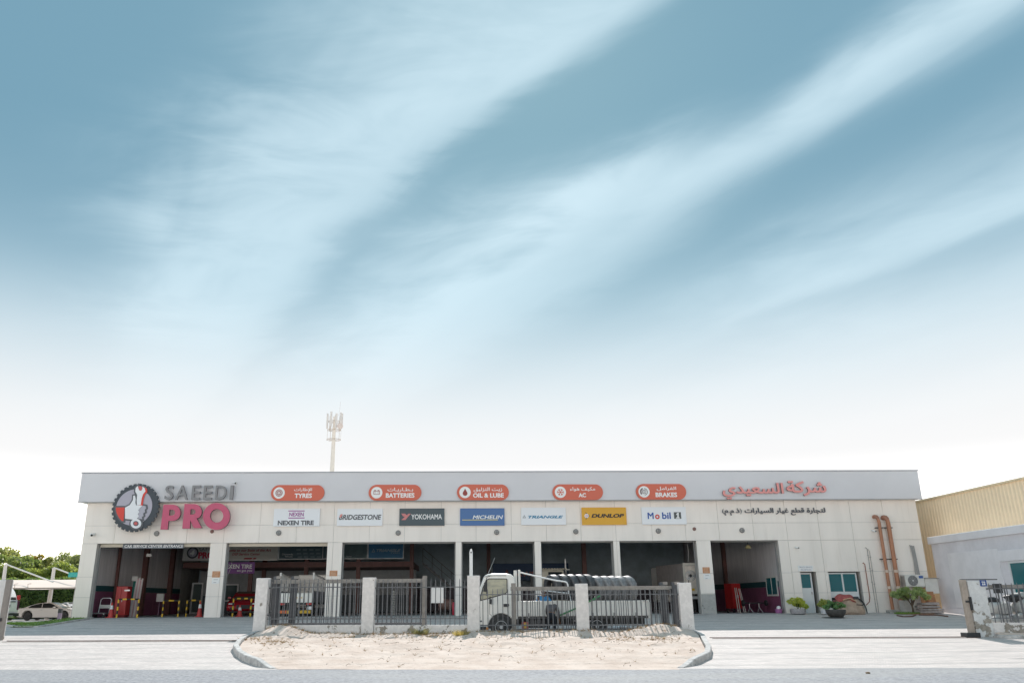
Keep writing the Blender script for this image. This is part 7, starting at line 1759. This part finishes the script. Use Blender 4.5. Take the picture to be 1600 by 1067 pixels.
# third bay: pink red extinguisher, drums
x = X(709, 45.2); t_ = item('fire_extinguisher', 'red fire extinguisher at the foot of the pillar between the third and fourth bays', 'fire extinguisher', x, 45.2)
q = MB(); q.lathe([(.07, 0), (.085, .02), (.085, .55), (.05, .64), (.02, .66)], 14, Matrix.Translation((x, 45.25, .02))); q.build('cylinder', mat('extinguisher_red', (.55, .03, .07), .3), t_, True); bx(t_, 'valve', DARK, x-.03, x+.05, 45.2, 45.3, .68, .74, 0); tb(t_, 'hose', BLK, [(x+.05, 45.2, .7), (x+.13, 45.18, .55), (x+.11, 45.18, .25)], .014)
x = X(614, 47); t_ = item('chain_post', 'ringed steel post with chain behind the second railing', 'post', x, 47)
for k in range(10): q = MB(); q.lathe([(.09, 0), (.11, .05), (.09, .1)], 12, Matrix.Translation((x, 47, .02+k*.13))); q.build('ring', mat('ring_grey', (.38, .36, .33), .6), t_, True)
x = X(697, 49.5); t_ = item('oil_drum', 'rusty brown drum lying in the third bay', 'drum', x, 49.5); q = MB(); q.lathe([(0, -.45), (.3, -.45), (.32, -.43), (.30, -.15), (.32, -.13), (.30, .13), (.32, .15), (.3, .45), (0, .45)], 22, Matrix.Translation((x, 49.5, .55)) @ Matrix.Rotation(PI/2, 4, 'Y')); q.build('drum_body', mat('drum_brown', (.26, .16, .14), .6, vary=.2), t_, True)
for k in (-.3, .3): bx(t_, 'cradle', DARK, x+k-.05, x+k+.05, 49.2, 49.8, 0, .26, 0)
# fifth bay: white truck cab
xa, xb = X(846, 49), X(886.5, 49); t_ = item('parked_truck', 'cream truck cab with dark windscreen standing in the fifth bay', 'truck', (xa+xb)/2, 49.5)
zt = P(866, 888.5, 49)[2]; CR = mat('truck_cream', (.66, .62, .52), .45)
q = MB(); q.layers([[(xa, 49.1, .5), (xb, 49.1, .5), (xb, 51, .5), (xa, 51, .5)], [(xa, 49.0, 1.3), (xb, 49.0, 1.3), (xb, 51, 1.3), (xa, 51, 1.3)], [(xa+.08, 49.25, zt-.1), (xb-.08, 49.25, zt-.1), (xb-.08, 51, zt-.1), (xa+.08, 51, zt-.1)], [(xa+.2, 49.4, zt), (xb-.2, 49.4, zt), (xb-.2, 50.9, zt), (xa+.2, 50.9, zt)]]); q.build('cab', CR, t_, bevel=.04)
z0, z1 = P(870, 902, 49)[2], P(870, 893, 49)[2]; x0, x1 = X(858, 49), X(882, 49)
q = MB(); q.layers([[(x0, 48.98, z0-.3), (x1, 48.98, z0-.3), (x1-.05, 49.16, z1), (x0+.05, 49.16, z1)], [(x0, 49.1, z0-.3), (x1, 49.1, z0-.3), (x1-.05, 49.26, z1), (x0+.05, 49.26, z1)]]); q.build('windscreen', mat('screen_black', (.02, .03, .035), .15), t_)
for k in range(9): bx(t_, 'roof_rib', CR, xa+.18+.17*k, xa+.27+.17*k, 49.3, 50.9, zt-.02, zt+.05, 0)
tb(t_, 'exhaust_stack', STEEL, [(X(888.5, 49), 49.6, .6), (X(888.5, 49), 49.6, P(888, 872, 49)[2])], .05); bx(t_, 'mirror_arm', OFFWH, X(888, 49), X(893.5, 49), 49.1, 49.14, P(0+890, 890, 49)[2], P(890, 888.6, 49)[2], 0)
bx(t_, 'bumper', OFFWH, xa, xb, 48.95, 49.1, .35, .62)
for s in (xa+.25, xb-.25): q = MB(); q.lathe([(.2, -.14), (.45, -.16), (.48, 0), (.45, .16), (.2, .14)], 20, Matrix.Translation((s, 50, .48)) @ Matrix.Rotation(PI/2, 4, 'Y')); q.build('wheel', TYRE, t_, True)
for s in (xa+.18, xb-.42): bx(t_, 'headlight', HEADL, s, s+.24, 48.94, 48.97, .78, .95)
bx(t_, 'cargo_box', mat('box_grey', (.40, .40, .40), .5), xa-.02, xb+.02, 51.1, 56, .9, zt-.25)
# sixth bay: tipper truck tail
YD = 46.0; xa, xb = X(1074, YD), X(1118, YD)
t_ = item('tipper_truck', 'grey brown tipper truck parked tail out in the sixth bay', 'truck', (xa+xb)/2, 48)
zt = P(1095, 879.5, YD)[2]; zb_ = P(1095, 925, YD)[2]; TIP = mat('tipper_tan', (.74, .66, .58), .6, vary=.2, scale=2); TIPS = mat('tipper_grey', (.42, .38, .365), .65, vary=.15)
q = MB(); q.layers([[(xa, YD, z0_) for z0_ in ()] or [(xa, YD+.04, zb_), (xb, YD+.04, zb_), (xb, YD+.04, zt), (xa, YD+.04, zt)], [(xa-.02, YD+6.5, zb_), (xb, YD+6.5, zb_), (xb, YD+6.5, zt+.1), (xa-.02, YD+6.5, zt+.1)]]); q.build('tipper_body', TIPS, t_)
bx(t_, 'tailgate', TIP, xa+.06, xb-.06, YD-.03, YD+.03, zb_+.02, zt-.14)
for z0_, z1_ in ((zt-.12, zt+.02), (zb_-.08, zb_+.02)): bx(t_, 'rim_bar', mat('tipper_rim', (.62, .58, .52), .6), xa-.03, xb+.03, YD-.06, YD+.035, z0_, z1_)
for xx in (xa, xb): bx(t_, 'corner_post', mat('tipper_rim', (.62, .58, .52), .6), xx-.05, xx+.05, YD-.05, YD+.036, zb_+.02, zt-.12)
zy = P(1095, 920.5, YD)[2]
for k in range(3): bx(t_, 'reflector', YEL, [xa+.05, xa+.35, xb-.38][k], [xa+.28, xa+.5, xb-.08][k], YD-.075, YD-.055, zy-.06, zy+.06, 0)
bx(t_, 'chassis_bar', mat('bumper_grey', (.42, .41, .41), .6), xa, xb+.02, YD, YD+.2, zb_-.35, zb_-.2)
for s in (xa+.35, xb-.35): q = MB(); q.lathe([(.2, -.28), (.5, -.3), (.54, -.2), (.54, .2), (.5, .3), (.2, .28)], 24, Matrix.Translation((s, YD+1.2, .54)) @ Matrix.Rotation(PI/2, 4, 'Y')); q.build('wheel', TYRE, t_, True)
for s in (xa+.3, xb-.45): bx(t_, 'mud_flap', BLACK, s-.2, s+.35, YD+.4, YD+.43, .15, zb_-.3, 0)
for s in (xa+.08, xb-.28): bx(t_, 'tail_light', mat('pale_lamp', (.5, .5, .5), .3), s, s+.2, YD-.02, YD+.0, zb_-.33, zb_-.22, 0)
bx(t_, 'cab', TWHITE, xa+.05, xb-.05, YD+6.7, YD+8.3, .6, 2.7, .08)
# pedestal fan before it
x = X(1083.5, 45.4); zf = P(1083.5, 899, 45.4)[2]; t_ = item('pedestal_fan', 'round grey pedestal fan standing behind the tipper tailgate', 'fan', x, 45.4)
tb(t_, 'pole', DARK, [(x-.1, 45.45, 0), (x-.1, 45.45, zf-.2)], .022); q = MB(); q.lathe([(.26, 0), (.24, .05), (0, .06)], 18, Matrix.Translation((x-.1, 45.45, 0))); q.build('base', DARK, t_, True)
mx = Matrix.Translation((x, 45.35, zf)) @ Matrix.Rotation(PI/2, 4, 'X')
q = MB()
for rr, zz in ((.27, 0), (.27, .09), (.2, .12), (.12, .13)): q.tube([tuple(mx @ Vector((rr*math.cos(a), rr*math.sin(a), zz))) for a in np.linspace(0, 2*PI, 25)], .012, 5, False)
for k in range(16): a = k*PI/8; q.tube([tuple(mx @ Vector((.27*math.cos(a), .27*math.sin(a), .045))), tuple(mx @ Vector((.12*math.cos(a), .12*math.sin(a), .13)))], .006, 4)
q.build('cage', STEEL, t_)
for k in range(3):
    a = k*2*PI/3; q = MB(); q.add([(.05*math.cos(a), .05*math.sin(a), .04), (.24*math.cos(a-.45), .24*math.sin(a-.45), .02), (.25*math.cos(a+.2), .25*math.sin(a+.2), .07), (.05*math.cos(a), .05*math.sin(a), .034), (.24*math.cos(a-.45), .24*math.sin(a-.45), .014), (.25*math.cos(a+.2), .25*math.sin(a+.2), .064)], [(0, 1, 2), (5, 4, 3), (0, 3, 4, 1), (1, 4, 5, 2), (2, 5, 3, 0)], mx); q.build('blade', mat('blade_grey', (.45, .46, .47), .4), t_)
q = MB(); q.lathe([(0, -.14), (.09, -.12), (.09, .02), (.05, .06), (0, .06)], 14, mx); q.build('motor', DARK, t_, True)
# seventh bay
x = X(1149, 48.5); h = P(1150, 911, 48)[2]; t_ = item('tool_cabinet', 'tall red cabinet standing askew in the last bay', 'cabinet', x, 48.6)
q = MB(); mx = Matrix.Translation((x, 48.6, 0)) @ Matrix.Rotation(R(24), 4, 'Z'); q.box(-.32, .32, -.32, .32, .22, h, mx); q.build('carcass', REDP, t_, bevel=.02)
for a, b_ in ((-.31, -.01), (.01, .31)):
    q = MB(); q.box(a, b_, -.345, -.322, .28, h-.05, mx); dd = q.build('door', REDP, t_); q = MB(); q.box(b_-.09 if a < 0 else a+.05, b_-.05 if a < 0 else a+.09, -.37, -.346, h*.5, h*.5+.16, mx); q.build('handle', STEEL, dd)
for a in (-.27, .27):
    for b_ in (-.26, .26): q = MB(); q.box(a-.03, a+.03, b_-.03, b_+.03, 0, .22, mx); q.build('leg', DARK, t_)
for k, (pa, pb, h_) in enumerate(((1154, 1153, 1.35), (1157.5, 1155.5, 1.35), (1163.5, 1159, 1.3), (1166, 1161, 1.3))):
    xa = X(pa, 46.8); q = MB(); q.tube([(xa, 46.8, 0), (X(pb, 47.2), 47.3, h_)], .022, 6); o = q.build('pole', mat('pale_pole', (.55, .50, .45), .6)); tag(o, ['leftmost pale pole leaning on the red cabinet of the last bay', 'second pale pole leaning on the red cabinet of the last bay', 'third pale pole from the red cabinet of the last bay', 'rightmost pale pole near the red cabinet of the last bay'][k], 'pole', 'pale poles in the last bay')
xa, xb = X(1163, 46.8), X(1199, 46.8); t_ = item('axle_shaft', 'black axle shaft with end wheels resting on trestles in the last bay', 'axle', (xa+xb)/2, 46.8)
tb(t_, 'shaft', BLK, [(xa, 46.8, .52), (xb, 46.8, .52)], .03)
for x in (xa, xb): q = MB(); q.lathe([(0, -.06), (.15, -.06), (.17, 0), (.15, .06), (0, .06)], 18, Matrix.Translation((x, 46.8, .52)) @ Matrix.Rotation(PI/2, 4, 'Y')); q.build('end_wheel', BLACK, t_, True)
for k, px in enumerate((1172.5, 1187.5)):
    x = X(px, 46.8); t_ = item('trestle', ['silver folding trestle under the left half of the axle shaft', 'silver folding trestle under the right half of the axle shaft'][k], 'trestle', x, 46.8, 'trestles under the axle')
    tb(t_, 'post', STEEL, [(x, 46.8, .25), (x, 46.8, .49)], .02)
    for dx_, dy_ in ((-.17, -.1), (.17, -.1), (0, .2)): tb(t_, 'leg', STEEL, [(x, 46.8, .28), (x+dx_, 46.8+dy_, 0)], .016)
    bx(t_, 'saddle', STEEL, x-.05, x+.05, 46.75, 46.85, .485, .49, 0)
x = X(1219, 44.6); t_ = item('purple_bucket', 'purple bucket with white lid by the right jamb of the last bay', 'bucket', x, 44.75)
q = MB(); q.lathe([(.15, 0), (.20, .2), (.21, .2), (.21, .22), (0, .22)], 18, Matrix.Translation((x, 44.75, 0))); q.build('bucket', mat('purple_plastic', (.42, .15, .36), .4), t_, True); q = MB(); q.lathe([(.11, .22), (.12, .28), (.08, .36), (0, .38)], 16, Matrix.Translation((x+.02, 44.75, 0))); q.build('lid', PRINTW, t_, True)
x, _, z = P(1169, 855.5, 46); t_ = thing('flood_light', 'round yellowish lamp hanging in the last bay', 'lamp', (x, 46, z)); q = MB(); q.lathe([(.05, .16), (.15, .06), (.17, 0), (.12, -.04), (0, -.05)], 16, Matrix.Translation((x, 46, z))); q.build('shade', mat('lamp_dull_yellow', (.55, .48, .25), .5), t_, True); tb(t_, 'cord', DARK, [(x, 46, z+.16), (x-.05, 46.1, 6.5)], .012)
# slack cables hanging in the openings
for px0, py0, px1, py1, y, lab in ((1074, 850, 1075, 877, 45.8, 'pale cable hanging at the right of the sixth bay'), (353, 905, 363, 875, 45.3, 'pale cord slanting at the left of the second bay')):
    a, b_ = P(px0, py0, y), P(px1, py1, y); q = MB(); q.tube([a, tuple((np.array(a)+np.array(b_))/2+np.array([.05, 0, 0])), b_], .015, 5); o = q.build('cable', mat('cable_pale', (.45, .44, .42), .6), None, True); tag(o, lab, 'cable')
# a brown stone on the asphalt and cracks of paving dirt
x, y = 9.95, 20.9; o = blob('stone', mat('brown_stone', (.25, .18, .12), .9), None, (x, y, -1.02), (.055, .045, .03), 3, .3, 8); tag(o, 'single brown stone lying on the asphalt at the right', 'stone')
